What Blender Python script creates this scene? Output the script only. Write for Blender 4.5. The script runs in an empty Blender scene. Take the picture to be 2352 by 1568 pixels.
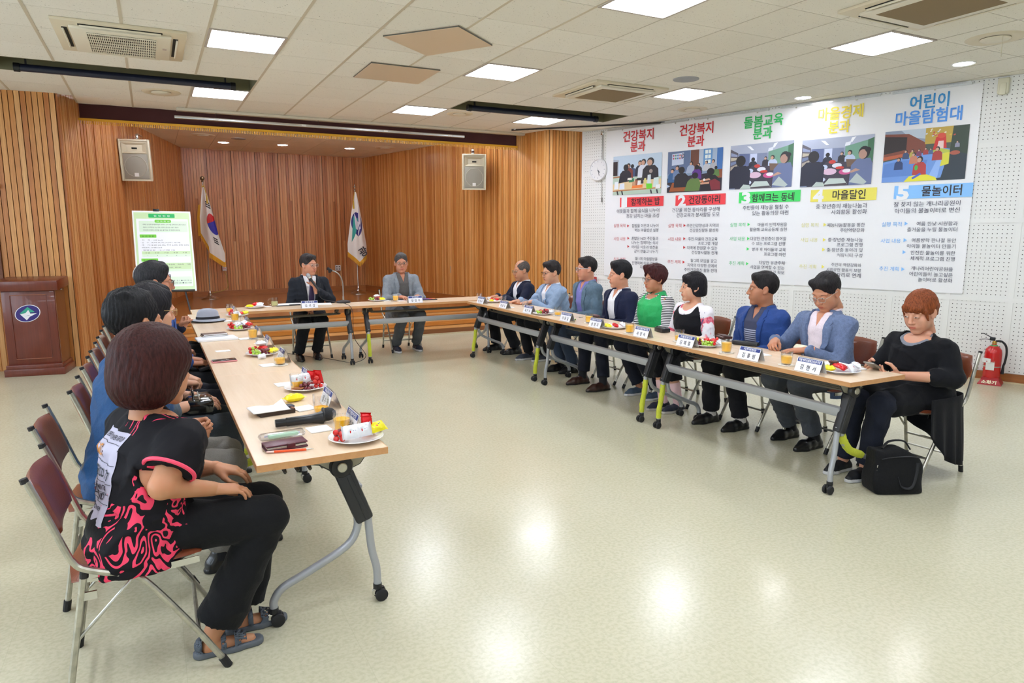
# Community-hall meeting: eight folding tables in a horseshoe, people seated on the outside, a low stage at the end.
import bpy, bmesh, math, random
import numpy as np
from mathutils import Matrix, Vector
from mathutils.bvhtree import BVHTree

random.seed(7)
rng = np.random.default_rng(7)
SC = bpy.context.scene
COL = SC.collection
PI = math.pi

# ------------------------------------------------------------------ camera, world, exposure
EYE = Vector((0, 0, 1.57))
YAW, PITCH, ROLL, FOC = 0.4792, 0.1559, 0.0012, 1576.4


def _axes():
    cy, sy, cp, sp = math.cos(YAW), math.sin(YAW), math.cos(PITCH), math.sin(PITCH)
    f = Vector((sy * cp, cy * cp, -sp))
    r = Vector((cy, -sy, 0))
    d = f.cross(r)
    return math.cos(ROLL) * r + math.sin(ROLL) * d, math.cos(ROLL) * d - math.sin(ROLL) * r, f


AX_R, AX_D, AX_F = _axes()
cam = bpy.data.cameras.new('camera')
cam.lens = FOC / 2352 * 36
cam.sensor_width = 36
cam.clip_start = 0.05
cam_ob = bpy.data.objects.new('camera', cam)
COL.objects.link(cam_ob)
m = Matrix.Identity(4)
for i in range(3):
    m[i][0], m[i][1], m[i][2], m[i][3] = AX_R[i], -AX_D[i], -AX_F[i], EYE[i]
cam_ob.matrix_world = m
SC.camera = cam_ob

world = bpy.data.worlds.new('world')
SC.world = world
world.use_nodes = True
world.node_tree.nodes['Background'].inputs[0].default_value = (0.78, 0.87, 1, 1)
world.node_tree.nodes['Background'].inputs[1].default_value = DAYLIGHT = 5.0
SC.view_settings.view_transform = 'Standard'
SC.view_settings.look = 'None'
SC.view_settings.exposure = EXPOSURE = 0.85
SC.view_settings.gamma = 1
SC.view_settings.use_curve_mapping = False
SC.cycles.diffuse_bounces = 8
SC.cycles.max_bounces = 16
for y0_, y1_ in ((-3.4, -1.0), (-.4, 2.0), (2.6, 5.0), (5.6, 8.0)):   # portals: help the sky find the windows of the left wall
    lt = bpy.data.lights.new('window_portal', 'AREA')
    lt.shape, lt.size, lt.size_y = 'RECTANGLE', 1.8, y1_ - y0_
    lt.cycles.is_portal = True
    lo = bpy.data.objects.new('window_portal', lt)
    COL.objects.link(lo)
    lo.location = (-5.15, (y0_ + y1_) / 2, 1.85)
    lo.rotation_euler = (0, -PI / 2, 0)
PANEL_LIGHT = 15.0         # radiance of the ceiling light panels


def at_z(px, py, z):
    """point on the horizontal plane z seen at photo pixel (px, py)"""
    d = AX_R * ((px - 1176) / FOC) + AX_D * ((py - 784) / FOC) + AX_F
    return EYE + d * ((z - EYE.z) / d.z)


def at_plane(px, py, P, n):
    d = AX_R * ((px - 1176) / FOC) + AX_D * ((py - 784) / FOC) + AX_F
    return EYE + d * ((Vector(P) - EYE).dot(n) / d.dot(n))


# ------------------------------------------------------------------ materials
def lin(c):
    if isinstance(c, str):
        c = [int(c[i:i + 2], 16) / 255 for i in (0, 2, 4)]
        c = [x / 12.92 if x <= 0.04045 else ((x + 0.055) / 1.055) ** 2.4 for x in c]
    return (c[0], c[1], c[2], 1)


def new_mat(name):
    m = bpy.data.materials.new(name)
    m.use_nodes = True
    return m, m.node_tree, m.node_tree.nodes['Principled BSDF']


class NT:
    """small helper to chain shader nodes"""
    def __init__(s, tree):
        s.t = tree

    def n(s, kind, ins=None, **kw):
        nd = s.t.nodes.new(kind)
        for k, v in kw.items():
            setattr(nd, k, v)
        for k, v in (ins or {}).items():
            if isinstance(v, bpy.types.NodeSocket):
                s.t.links.new(v, nd.inputs[k])
            else:
                nd.inputs[k].default_value = v
        return nd

    def math(s, op, a, b=0.0, c=0.0):
        return s.n('ShaderNodeMath', {0: a, 1: b, 2: c}, operation=op).outputs[0]

    def mix(s, f, a, b, blend='MIX'):
        nd = s.n('ShaderNodeMix', data_type='RGBA', blend_type=blend)
        for k, v in ((0, f), (6, a), (7, b)):
            if isinstance(v, bpy.types.NodeSocket):
                s.t.links.new(v, nd.inputs[k])
            else:
                nd.inputs[k].default_value = v
        return nd.outputs[2]

    def ramp(s, f, stops, interp='LINEAR'):
        nd = s.n('ShaderNodeValToRGB', {0: f})
        cr = nd.color_ramp
        cr.interpolation = interp
        while len(cr.elements) < len(stops):
            cr.elements.new(0.5)
        for e, (p, c) in zip(cr.elements, stops):
            e.position = p
            e.color = lin(c) if isinstance(c, str) else c
        return nd.outputs[0]

    def coord(s, which='Object', scale=(1, 1, 1)):
        o = s.n('ShaderNodeTexCoord').outputs[which]
        return s.n('ShaderNodeMapping', {0: o, 3: scale}).outputs[0]

    def noise(s, vec, scale, detail=3, rough=0.5, dist=0.0):
        return s.n('ShaderNodeTexNoise', {'Vector': vec, 'Scale': scale, 'Detail': detail, 'Roughness': rough, 'Distortion': dist}).outputs[0]

    def link(s, a, b):
        s.t.links.new(a, b)


MATS = {}


def M(name, col='808080', rough=0.5, metal=0.0, spec=0.5, var=None, bump=None, coat=0.0, sheen=0.0, stretch=(1, 1, 1), alpha=None):
    """plain procedural material; var=(scale, amount) mottles the colour, bump=(scale, strength) adds fine relief"""
    if name in MATS:
        return MATS[name]
    m, t, b = new_mat(name)
    N = NT(t)
    c = lin(col)
    b.inputs['Base Color'].default_value = c
    b.inputs['Roughness'].default_value = rough
    b.inputs['Metallic'].default_value = metal
    b.inputs['Specular IOR Level'].default_value = spec
    b.inputs['Coat Weight'].default_value = coat
    b.inputs['Sheen Weight'].default_value = sheen
    if alpha is not None:
        b.inputs['Alpha'].default_value = alpha
    if var:
        f = N.noise(N.coord('Object', stretch), var[0], 4)
        d = tuple(x * (1 - var[1]) for x in c[:3]) + (1,)
        l = tuple(min(1, x * (1 + var[1])) for x in c[:3]) + (1,)
        N.link(N.ramp(f, [(0.3, d), (0.7, l)]), b.inputs['Base Color'])
    if bump:
        f = N.noise(N.coord('Object', stretch), bump[0], 4)
        bn = N.n('ShaderNodeBump', {'Height': f, 'Strength': bump[1], 'Distance': 0.01})
        N.link(bn.outputs[0], b.inputs['Normal'])
    MATS[name] = m
    return m


def emit(name, col, strength):
    if name in MATS:
        return MATS[name]
    m = bpy.data.materials.new(name)
    m.use_nodes = True
    t = m.node_tree
    t.nodes.clear()
    e = t.nodes.new('ShaderNodeEmission')
    e.inputs[0].default_value = lin(col)
    e.inputs[1].default_value = strength
    o = t.nodes.new('ShaderNodeOutputMaterial')
    t.links.new(e.outputs[0], o.inputs[0])
    MATS[name] = m
    return m


def clear_mat(name, tint=(0.97, 0.98, 0.98), gloss=0.03, refl=1.0):
    if name in MATS:
        return MATS[name]
    m = bpy.data.materials.new(name)
    m.use_nodes = True
    t = m.node_tree
    t.nodes.clear()
    N = NT(t)
    tr = N.n('ShaderNodeBsdfTransparent', {0: tint + (1,)})
    gl = N.n('ShaderNodeBsdfGlossy', {'Roughness': gloss})
    lw = N.n('ShaderNodeLayerWeight', {0: 0.25})
    f = N.math('MULTIPLY_ADD', lw.outputs[1], refl, 0.04)
    mx = N.n('ShaderNodeMixShader', {0: f, 1: tr.outputs[0], 2: gl.outputs[0]})
    o = N.n('ShaderNodeOutputMaterial', {0: mx.outputs[0]})
    MATS[name] = m
    return m


# ------------------------------------------------------------------ mesh builder
def rot_to(d):
    """3x3 turning +Z onto direction d"""
    return Vector(d).normalized().to_track_quat('Z', 'Y').to_matrix()


class MB:
    def __init__(s):
        s.v, s.f, s.m = [], [], []

    def add(s, v, f, mi=0):
        o = len(s.v)
        s.v += [tuple(p) for p in v]
        s.f += [[i + o for i in q] for q in f]
        s.m += [mi] * len(f)
        return s

    def box(s, c, size, rot=None, mi=0, bev=0.0):
        hx, hy, hz = (x / 2 for x in size)
        R = Matrix.Identity(3) if rot is None else rot
        c = Vector(c)
        if bev <= 0:
            v = [c + R @ Vector((x * hx, y * hy, z * hz)) for x in (-1, 1) for y in (-1, 1) for z in (-1, 1)]
            return s.add(v, [(0, 1, 3, 2), (4, 6, 7, 5), (0, 4, 5, 1), (2, 3, 7, 6), (0, 2, 6, 4), (1, 5, 7, 3)], mi)
        bm = bmesh.new()
        bmesh.ops.create_cube(bm, size=1)
        for q in bm.verts:
            q.co = Vector((q.co.x * size[0], q.co.y * size[1], q.co.z * size[2]))
        bmesh.ops.bevel(bm, geom=bm.edges[:], offset=bev, segments=2, affect='EDGES', profile=0.5)
        bm.verts.index_update()
        v = [c + R @ q.co for q in bm.verts]
        f = [[q.index for q in fc.verts] for fc in bm.faces]
        bm.free()
        return s.add(v, f, mi)

    def tube(s, pts, r, n=10, mi=0, cap=True, closed=False, flat=1.0):
        """tube along points; r is a number or one per point; flat squeezes it across its second axis"""
        pts = [Vector(p) for p in pts]
        k = len(pts)
        rs = [r] * k if not hasattr(r, '__len__') else list(r)
        up, v = None, []
        for i, p in enumerate(pts):
            a = pts[(i - 1) % k] if (closed or i > 0) else p
            b = pts[(i + 1) % k] if (closed or i < k - 1) else p
            t = (b - a)
            t = t.normalized() if t.length > 1e-9 else Vector((0, 0, 1))
            if up is None:
                up = t.orthogonal().normalized() if abs(t.z) > 0.95 else Vector((0, 0, 1))
            x = (up - t * up.dot(t))
            x = x.normalized() if x.length > 1e-6 else t.orthogonal().normalized()
            y = t.cross(x)
            up = x
            for j in range(n):
                an = 2 * PI * j / n
                v.append(p + x * (math.cos(an) * rs[i] * flat) + y * (math.sin(an) * rs[i]))
        f = []
        for i in range(k if closed else k - 1):
            i2 = (i + 1) % k
            for j in range(n):
                j2 = (j + 1) % n
                f.append((i * n + j, i * n + j2, i2 * n + j2, i2 * n + j))
        if cap and not closed:
            f.append(list(range(n))[::-1])
            f.append([(k - 1) * n + j for j in range(n)])
        return s.add(v, f, mi)

    def lathe(s, prof, c=(0, 0, 0), n=24, rot=None, mi=0, a0=0.0, a1=2 * PI, sx=1.0, sy=1.0):
        """prof: list of (radius, height)"""
        R = Matrix.Identity(3) if rot is None else rot
        c = Vector(c)
        full = abs(a1 - a0 - 2 * PI) < 1e-6
        k = n if full else n + 1
        v = []
        for r, h in prof:
            for j in range(k):
                a = a0 + (a1 - a0) * j / n
                v.append(c + R @ Vector((math.cos(a) * r * sx, math.sin(a) * r * sy, h)))
        f = []
        for i in range(len(prof) - 1):
            for j in range(n):
                j2 = (j + 1) % k
                f.append((i * k + j, i * k + j2, (i + 1) * k + j2, (i + 1) * k + j))
        if full:
            if prof[0][0] > 1e-6:
                f.append(list(range(k))[::-1])
            if prof[-1][0] > 1e-6:
                f.append([(len(prof) - 1) * k + j for j in range(k)])
        return s.add(v, f, mi)

    def prism(s, poly, z0, z1, mat4=None, mi=0):
        """flat polygon [(x, y)] raised from z0 to z1, then moved by mat4"""
        T = mat4 or Matrix.Identity(4)
        k = len(poly)
        v = [T @ Vector((x, y, z0)) for x, y in poly] + [T @ Vector((x, y, z1)) for x, y in poly]
        f = [list(range(k))[::-1], [k + i for i in range(k)]]
        f += [(i, (i + 1) % k, k + (i + 1) % k, k + i) for i in range(k)]
        return s.add(v, f, mi)

    def ball(s, c, r, n=10, mi=0, rot=None):
        """ellipsoid; r number or 3"""
        r = (r, r, r) if not hasattr(r, '__len__') else r
        R = Matrix.Identity(3) if rot is None else rot
        c = Vector(c)
        k = max(4, n // 2)
        v = [c + R @ Vector((0, 0, -r[2]))]
        for i in range(1, k):
            p = -PI / 2 + PI * i / k
            for j in range(n):
                a = 2 * PI * j / n
                v.append(c + R @ Vector((math.cos(a) * math.cos(p) * r[0], math.sin(a) * math.cos(p) * r[1], math.sin(p) * r[2])))
        v.append(c + R @ Vector((0, 0, r[2])))
        f = []
        for j in range(n):
            f.append((0, 1 + (j + 1) % n, 1 + j))
            f.append((len(v) - 1, len(v) - 1 - n + j, len(v) - 1 - n + (j + 1) % n))
        for i in range(k - 2):
            for j in range(n):
                a, b = 1 + i * n + j, 1 + i * n + (j + 1) % n
                f.append((a, b, b + n, a + n))
        return s.add(v, f, mi)

    def sheet(s, P, nu, nv, thick=0.0, mi=0):
        """P[u][v] grid of points as a sheet"""
        v = [p for row in P for p in row]
        f = [(u * nv + w, (u + 1) * nv + w, (u + 1) * nv + w + 1, u * nv + w + 1) for u in range(nu - 1) for w in range(nv - 1)]
        return s.add(v, f, mi)

    def mesh(s, name, mats, smooth=35.0):
        me = bpy.data.meshes.new(name)
        me.from_pydata(s.v, [], s.f)
        for q in (mats if isinstance(mats, (list, tuple)) else [mats]):
            me.materials.append(q)
        if len(me.polygons) == len(s.m):
            me.polygons.foreach_set('material_index', s.m)
        if smooth:
            me.polygons.foreach_set('use_smooth', [True] * len(me.polygons))
            me.set_sharp_from_angle(angle=math.radians(smooth))
        me.update()
        return me

    def build(s, name, mats, parent=None, smooth=35.0):
        return link(name, s.mesh(name, mats, smooth), parent)


def link(name, me, parent=None, loc=None):
    o = bpy.data.objects.new(name, me)
    COL.objects.link(o)
    if parent is not None:
        o.parent = parent
    if loc is not None:
        o.location = loc
    return o


def tag(o, label=None, cat=None, group=None, kind=None):
    if label:
        o['label'] = label
    if cat:
        o['category'] = cat
    if group:
        o['group'] = group
    if kind:
        o['kind'] = kind
    return o


def thing(name, label, cat, loc=(0, 0, 0), rz=0.0, group=None):
    o = link(name, None)
    o.empty_display_size = 0.05
    o.location = loc
    o.rotation_euler = (0, 0, rz)
    return tag(o, label, cat, group)


KIDS = {}


def copy_tree(o, parent=None):
    c = o.copy()
    COL.objects.link(c)
    if parent is not None:
        c.parent = parent
    for k in kids_of(o):
        copy_tree(k, c)
    return c


def kids_of(o):
    if o.name not in KIDS:
        KIDS[o.name] = [x for x in COL.objects if x.parent == o]
    return KIDS[o.name]


def arc(c, r, a0, a1, n, u=(1, 0, 0), w=(0, 0, 1)):
    c, u, w = Vector(c), Vector(u), Vector(w)
    return [c + u * (r * math.cos(a0 + (a1 - a0) * i / n)) + w * (r * math.sin(a0 + (a1 - a0) * i / n)) for i in range(n + 1)]


def smooth_path(pts, n=6):
    """Catmull-Rom through the points"""
    P = [Vector(p) for p in pts]
    P = [P[0] * 2 - P[1]] + P + [P[-1] * 2 - P[-2]]
    out = []
    for i in range(1, len(P) - 2):
        for j in range(n):
            t = j / n
            a, b, c, d = P[i - 1:i + 3]
            out.append(0.5 * ((2 * b) + (c - a) * t + (2 * a - 5 * b + 4 * c - d) * t * t + (3 * b - a - 3 * c + d) * t ** 3))
    out.append(P[-2])
    return out


# ------------------------------------------------------------------ lettering: fonts become meshes in one pass at the end
TEXT_JOBS = []


def text(s, mat, parent, T, height=None, width=None, align='LEFT', bold=0.0, name='lettering', squeeze=None, wrap=None):
    """lettering in the plane of T (x along the line, y up, z out). width fits the line to that length."""
    cu = bpy.data.curves.new(name, 'FONT')
    cu.body = s
    cu.size = 1
    cu.offset = bold
    cu.align_x = align
    cu.space_line = 1.0
    cu.resolution_u = 2
    o = bpy.data.objects.new(name, cu)
    COL.objects.link(o)
    TEXT_JOBS.append((o, mat, parent, T, height, width, name, squeeze, wrap))


def finish_text():
    dg = bpy.context.evaluated_depsgraph_get()
    groups = {}
    for o, mat, parent, T, height, width, name, squeeze, wrap in TEXT_JOBS:
        me = o.evaluated_get(dg).to_mesh()
        n = len(me.vertices)
        if not n:
            continue
        co = np.empty(n * 3)
        me.vertices.foreach_get('co', co)
        co = co.reshape(-1, 3)
        w = co[:, 0].max() - co[:, 0].min()
        if width:
            sx = width / max(w, 1e-6)
            sy = sx if height is None else height
            if squeeze:
                sy = sx * squeeze
            if o.data.align_x == 'LEFT':
                co[:, 0] -= co[:, 0].min()
        else:
            sx = sy = height
        co[:, 0] *= sx
        co[:, 1] *= sy
        co[:, 2] = 0
        A = np.array(T)
        co = co @ A[:3, :3].T + A[:3, 3]
        if wrap:
            co = wrap(co)
        fs = [list(p.vertices) for p in me.polygons]
        g = groups.setdefault((parent.name if parent else '', name, mat.name), (parent, mat, [], []))
        k = sum(len(c) for c in g[2])
        g[2].append(co)
        g[3].extend([[i + k for i in q] for q in fs])
        o.evaluated_get(dg).to_mesh_clear()
    for (pn, name, mn), (parent, mat, cs, fs) in groups.items():
        me = bpy.data.meshes.new(name)
        me.from_pydata([tuple(p) for p in np.concatenate(cs)], [], fs)
        me.materials.append(mat)
        link(name, me, parent)
    bpy.data.batch_remove([job[0] for job in TEXT_JOBS])


def frame(o, x, y):
    """4x4 with origin o, x and y axes (y made square to x), z = x cross y"""
    x = Vector(x).normalized()
    y = Vector(y)
    y = (y - x * y.dot(x)).normalized()
    z = x.cross(y)
    T = Matrix.Identity(4)
    for i in range(3):
        T[i][0], T[i][1], T[i][2], T[i][3] = x[i], y[i], z[i], o[i]
    return T
# ------------------------------------------------------------------ structure
CZ = 3.15                                   # hall ceiling
CELL, CX0, CY0 = 0.598, -0.084, 5.488       # ceiling grid
PIL_L, PIL_R = Vector((-0.856, 9.62, 0)), Vector((5.572, 9.463, 0))
BK_L, BK_R = Vector((0.62, 15.1, 0)), Vector((4.26, 15.35, 0))
COR_R = Vector((6.16, 9.44, 0))
WDIR = Vector((1.7, -5.27, 0)).normalized()
WNRM = Vector((WDIR.y, -WDIR.x, 0))         # points into the room
STAGE_Z, STAGE_Y = 0.32, 10.95


def structure(o):
    o['kind'] = 'structure'
    return o


def floor_mat():
    m, t, b = new_mat('floor_vinyl')
    N = NT(t)
    v = N.coord('Object')
    big = N.noise(v, 0.9, 3)
    speck = N.noise(v, 60, 2)
    c = N.ramp(big, [(0.3, 'BDB99F'), (0.7, 'C5C1A9')])
    c = N.mix(0.35, c, N.ramp(speck, [(0.35, 'AFAB90'), (0.6, 'CECAB3')]))
    br = N.n('ShaderNodeTexBrick', {'Vector': v, 'Color1': (1, 1, 1, 1), 'Color2': (1, 1, 1, 1), 'Mortar': (0, 0, 0, 1), 'Scale': 1.0,
                                    'Mortar Size': 0.0016, 'Mortar Smooth': 0.3, 'Brick Width': 0.6, 'Row Height': 0.6}, offset=0.0)
    c = N.mix(0.22, c, N.mix(br.outputs[0], lin('A09A80'), c))
    dust = N.noise(v, 5.5, 6, 0.7)
    c = N.mix(N.ramp(dust, [(0.62, (0, 0, 0, 1)), (0.8, (0.14, 0.14, 0.14, 1))]), c, lin('9A937A'))
    N.link(c, b.inputs['Base Color'])
    N.link(N.math('MULTIPLY_ADD', N.noise(v, 2.2, 4), 0.16, 0.13), b.inputs['Roughness'])
    b.inputs['Specular IOR Level'].default_value = 0.5
    bp = N.n('ShaderNodeBump', {'Height': N.noise(v, 7, 2), 'Strength': 0.05, 'Distance': 0.02})
    N.link(bp.outputs[0], b.inputs['Normal'])
    return m


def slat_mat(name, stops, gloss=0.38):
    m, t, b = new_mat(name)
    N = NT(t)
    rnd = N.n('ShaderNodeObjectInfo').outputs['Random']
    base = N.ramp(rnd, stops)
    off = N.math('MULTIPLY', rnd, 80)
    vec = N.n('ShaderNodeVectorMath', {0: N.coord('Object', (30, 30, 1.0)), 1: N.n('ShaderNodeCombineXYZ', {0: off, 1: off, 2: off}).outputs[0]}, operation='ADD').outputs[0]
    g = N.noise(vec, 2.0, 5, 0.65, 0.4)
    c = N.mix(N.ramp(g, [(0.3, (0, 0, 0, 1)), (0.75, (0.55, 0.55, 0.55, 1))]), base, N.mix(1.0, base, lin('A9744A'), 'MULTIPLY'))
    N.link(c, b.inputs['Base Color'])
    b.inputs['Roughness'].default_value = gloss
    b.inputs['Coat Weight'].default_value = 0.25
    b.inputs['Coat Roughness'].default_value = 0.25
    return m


def grain_mat(name, c1, c2, rough=0.4, scale=(2, 40, 40), s=2.0, coat=0.0):
    m, t, b = new_mat(name)
    N = NT(t)
    g = N.noise(N.coord('Object', scale), s, 5, 0.6, 0.3)
    N.link(N.ramp(g, [(0.3, c1), (0.7, c2)]), b.inputs['Base Color'])
    b.inputs['Roughness'].default_value = rough
    b.inputs['Coat Weight'].default_value = coat
    return m


def tile_mat():
    m, t, b = new_mat('ceiling_tile')
    N = NT(t)
    rnd = N.n('ShaderNodeObjectInfo').outputs['Random']
    off = N.math('MULTIPLY', rnd, 50)
    vec = N.n('ShaderNodeVectorMath', {0: N.coord('Object'), 1: N.n('ShaderNodeCombineXYZ', {0: off, 1: off}).outputs[0]}, operation='ADD').outputs[0]
    f = N.noise(vec, 75, 3, 0.6, 1.2)
    fleck = N.ramp(f, [(0.655, (0, 0, 0, 1)), (0.69, (1, 1, 1, 1))])
    base = N.ramp(rnd, [(0.0, 'E6E2D8'), (1.0, 'ECE9E0')])
    N.link(N.mix(fleck, base, lin('8E8678')), b.inputs['Base Color'])
    b.inputs['Roughness'].default_value = 0.9
    b.inputs['Specular IOR Level'].default_value = 0.2
    return m


def peg_mat():
    """white board drilled on a regular 29 mm grid: rows of little dark holes"""
    m, t, b = new_mat('peg_board')
    N = NT(t)
    v = N.coord('Object', (1 / 0.0425, 1, 1 / 0.0425))
    s = N.n('ShaderNodeSeparateXYZ', {0: v})
    fx = N.math('SUBTRACT', N.math('FRACT', s.outputs[0]), 0.5)
    fz = N.math('SUBTRACT', N.math('FRACT', s.outputs[2]), 0.5)
    r = N.math('SQRT', N.math('ADD', N.math('MULTIPLY', fx, fx), N.math('MULTIPLY', fz, fz)))
    hole = N.math('LESS_THAN', r, 0.11)
    N.link(N.mix(hole, lin('E4E4E2'), lin('33332F')), b.inputs['Base Color'])
    b.inputs['Roughness'].default_value = 0.55
    return m


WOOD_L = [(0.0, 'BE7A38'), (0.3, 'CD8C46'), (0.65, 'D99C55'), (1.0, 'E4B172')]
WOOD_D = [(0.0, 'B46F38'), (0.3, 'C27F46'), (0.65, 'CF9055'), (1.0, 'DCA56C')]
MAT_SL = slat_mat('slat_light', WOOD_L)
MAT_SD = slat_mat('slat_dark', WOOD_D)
MAT_BACKING = M('slat_backing', '3A200F', 0.8)
MAT_FLOOR = floor_mat()
MAT_TILE = tile_mat()
MAT_PEG = peg_mat()
MAT_BAR = M('ceiling_bar', 'C9BEA9', 0.6)
MAT_WHITE = M('white_paint', 'E6E6E4', 0.5)
MAT_STAGE = grain_mat('stage_floor', '9A6230', 'B57B42', 0.22, (1.5, 26, 10), 2.5)
MAT_STEP = grain_mat('step_wood', 'C08A4C', 'D2A063', 0.3, (1.5, 40, 40), 2.0)
MAT_NOSE = grain_mat('nosing_wood', 'B4702C', 'C9873B', 0.3, (1.5, 40, 40), 2.0)
MAT_RISER = grain_mat('riser_wood', '7C4A24', '8C5730', 0.4, (1.5, 40, 40), 2.0)
MAT_SKIRT = grain_mat('skirting_wood', '8F552A', 'A4652F', 0.35, (2, 40, 40), 1.5)

# floor
fl = structure(MB().box((2.5, 5.5, -0.05), (18, 21, 0.1)).build('floor', MAT_FLOOR, smooth=0))

# hall ceiling: slab above, tiles and bars below it
ceil = structure(MB().box((2.5, 3.0, CZ + 0.42), (18, 16, 0.05)).build('ceiling', M('plenum', '5A554C', 0.9), smooth=0))
LIGHT_CELLS = [(a, j) for a in (1, 5, 9) for j in (5, 1, -3, -7, -11) if (a, j) != (9, 5)] + [(8, 5)] + [(-3, 1), (-3, -3), (-3, -7), (-3, -11)]
AC_BOXES = [(-0.78, 0.76, 1.32, 2.97), (7.2, 8.8, 1.2, 2.71), (7.66, 9.2, -4.75, -3.2)]
RECESS = [(-2, 2, 4, 5), (6, 10, 4, 5)]


def cell_free(a, j):
    if (a, j) in LIGHT_CELLS:
        return False
    for a0, a1, j0, j1 in RECESS:
        if a0 <= a < a1 and j0 <= j < j1:
            return False
    return True


tile_me = MB().box((0, 0, 0.0075), (CELL - 0.006, CELL - 0.006, 0.015)).mesh('ceiling_tile', MAT_TILE, 0)
for a in range(-4, 15):
    for j in range(-6, 8):
        if cell_free(a, j) and not (j == 7 and (a < -1 or a > 9)):
            x, y = CX0 + CELL * (a + .5), CY0 + CELL * (j + .5)
            if (Vector((x, y, 0)) - COR_R).dot(WNRM) < -0.35:
                continue
            link('ceiling_tile', tile_me, ceil, (x, y, CZ))
mb = MB()                                   # the tiles behind the camera, one piece
for a in range(-9, 18):
    for j in range(-13, 8):
        if cell_free(a, j) and (j < -6 or a < -4 or a > 14):
            x, y = CX0 + CELL * (a + .5), CY0 + CELL * (j + .5)
            mb.box((x, y, CZ + 0.0075), (CELL - .006, CELL - .006, .015))
tag(mb.build('ceiling_tile', MAT_TILE, ceil, 0), kind='stuff')
bars = {}
for a in range(-4, 14):
    wide = a < 6
    segs = [(-6, 4), (5, 8)] if (-2 < a < 2 or 6 < a < 10) else [(-6, 8)]
    for j0, j1 in segs:
        key = (wide, j1 - j0)
        if key not in bars:
            bars[key] = MB().box((0, 0, -0.001), (0.022 if wide else 0.009, CELL * (j1 - j0), 0.002)).mesh('ceiling_bar', MAT_BAR if wide else M('thin_bar', 'BDB6A8', 0.6), 0)
        link('ceiling_bar', bars[key], ceil, (CX0 + CELL * a, CY0 + CELL * (j0 + j1) / 2, CZ))
# recess boxes for the two screens
MAT_REC = M('recess_paint', '6E6A4E', 0.8)
for a0, a1, j0, j1 in RECESS:
    x0, x1, y0, y1 = CX0 + CELL * a0, CX0 + CELL * a1, CY0 + CELL * j0, CY0 + CELL * j1
    mb = MB()
    cx, cy, h = (x0 + x1) / 2, (y0 + y1) / 2, 0.30
    mb.box((cx, cy, CZ + h), (x1 - x0, y1 - y0, .02))
    for s in (0, 1):
        mb.box(((x0 if s else x1), cy, CZ + h / 2), (.02, y1 - y0, h))
        mb.box((cx, (y0 if s else y1), CZ + h / 2), (x1 - x0, .02, h))
    mb.build('screen_recess', MAT_REC, ceil, 0)


# walls of upright wooden slats
def wall_plane(name, P, Q, z0, z1, mat, thick=0.12, side=1):
    """wall from P to Q; the room lies on the left of P->Q when side = 1"""
    P, Q = Vector(P), Vector(Q)
    d = (Q - P).normalized()
    n = Vector((-d.y, d.x, 0)) * side
    L = (Q - P).length
    R = Matrix((d, Vector((-d.y, d.x, 0)), Vector((0, 0, 1)))).transposed()
    mid = (P + Q) / 2 - n * thick / 2
    w = MB().box((mid.x, mid.y, (z0 + z1) / 2), (L, thick, z1 - z0), R).build(name, mat, None, 0)
    structure(w)
    return w, P, d, n, L


def slats(wall, mat, z0, z1, pitch=0.05, w=0.042, dep=0.02, a0=0.0, a1=None, gap_cells=None):
    w_ob, P, d, n, L = wall
    a1 = L if a1 is None else a1
    h = z1 - z0
    me = MB().box((0, 0, 0), (w, dep, h)).mesh('slat', mat, 0)
    me_s = {}
    ang = math.atan2(d.y, d.x)
    k = int((a1 - a0) / pitch)
    for i in range(k):
        s = a0 + (i + .5) * (a1 - a0) / k
        c = P + d * s
        pieces = [(z0, z1, 0.0)]
        if gap_cells:
            pieces = gap_cells(i, k)
        for p0, p1, back in pieces:
            if abs(p1 - p0 - h) < 1e-6:
                mm = me
            else:
                key = round(p1 - p0, 3)
                mm = me_s.setdefault(key, MB().box((0, 0, 0), (w, dep, p1 - p0)).mesh('slat', mat, 0))
            o = link('slat', mm, w_ob)
            q = c + n * (dep / 2 - back + (0.006 if rng.random() < .25 else 0))
            o.location = (q.x, q.y, (p0 + p1) / 2)
            o.rotation_euler = (0, 0, ang)


wl = wall_plane('wall_front_left', (-5.0, 10.0, 0), PIL_L + Vector((0.0, 0, 0)), 0, CZ + .1, MAT_BACKING, side=-1)
slats(wl, MAT_SL, 0.0, CZ, 0.055, 0.048, a0=1.2, a1=wl[4])
wsl = wall_plane('wall_stage_left', PIL_L, BK_L, 0, 3.35, MAT_BACKING, side=-1)
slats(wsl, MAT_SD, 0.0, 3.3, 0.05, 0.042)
wb = wall_plane('wall_back', BK_L, BK_R, 0, 3.35, MAT_BACKING, side=-1)


def back_pieces(i, k):
    m = i % 9
    if m == 4:
        return [(STAGE_Z, 1.42, 0.0), (1.42, 2.26, 0.018), (2.26, 3.3, 0.0)] if (i // 9) % 2 == 0 else [(STAGE_Z, 2.26, 0.016), (2.26, 3.3, 0.0)]
    if m == 8:
        return [(STAGE_Z, 1.42, 0.0), (1.42, 3.3, 0.016)]
    if m in (0, 1):
        return [(STAGE_Z, 3.3, -0.012)]
    return [(STAGE_Z, 3.3, 0.0)]


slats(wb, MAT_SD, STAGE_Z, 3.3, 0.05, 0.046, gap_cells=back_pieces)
wsr = wall_plane('wall_stage_right', BK_R, PIL_R, 0, 3.35, MAT_BACKING, side=-1)
slats(wsr, MAT_SL, 0.0, 3.3, 0.05, 0.042)
wfr = wall_plane('wall_front_right', PIL_R, COR_R, 0, CZ + .1, MAT_BACKING, side=-1)
slats(wfr, MAT_SL, 0.0, CZ, 0.05, 0.042)

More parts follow.
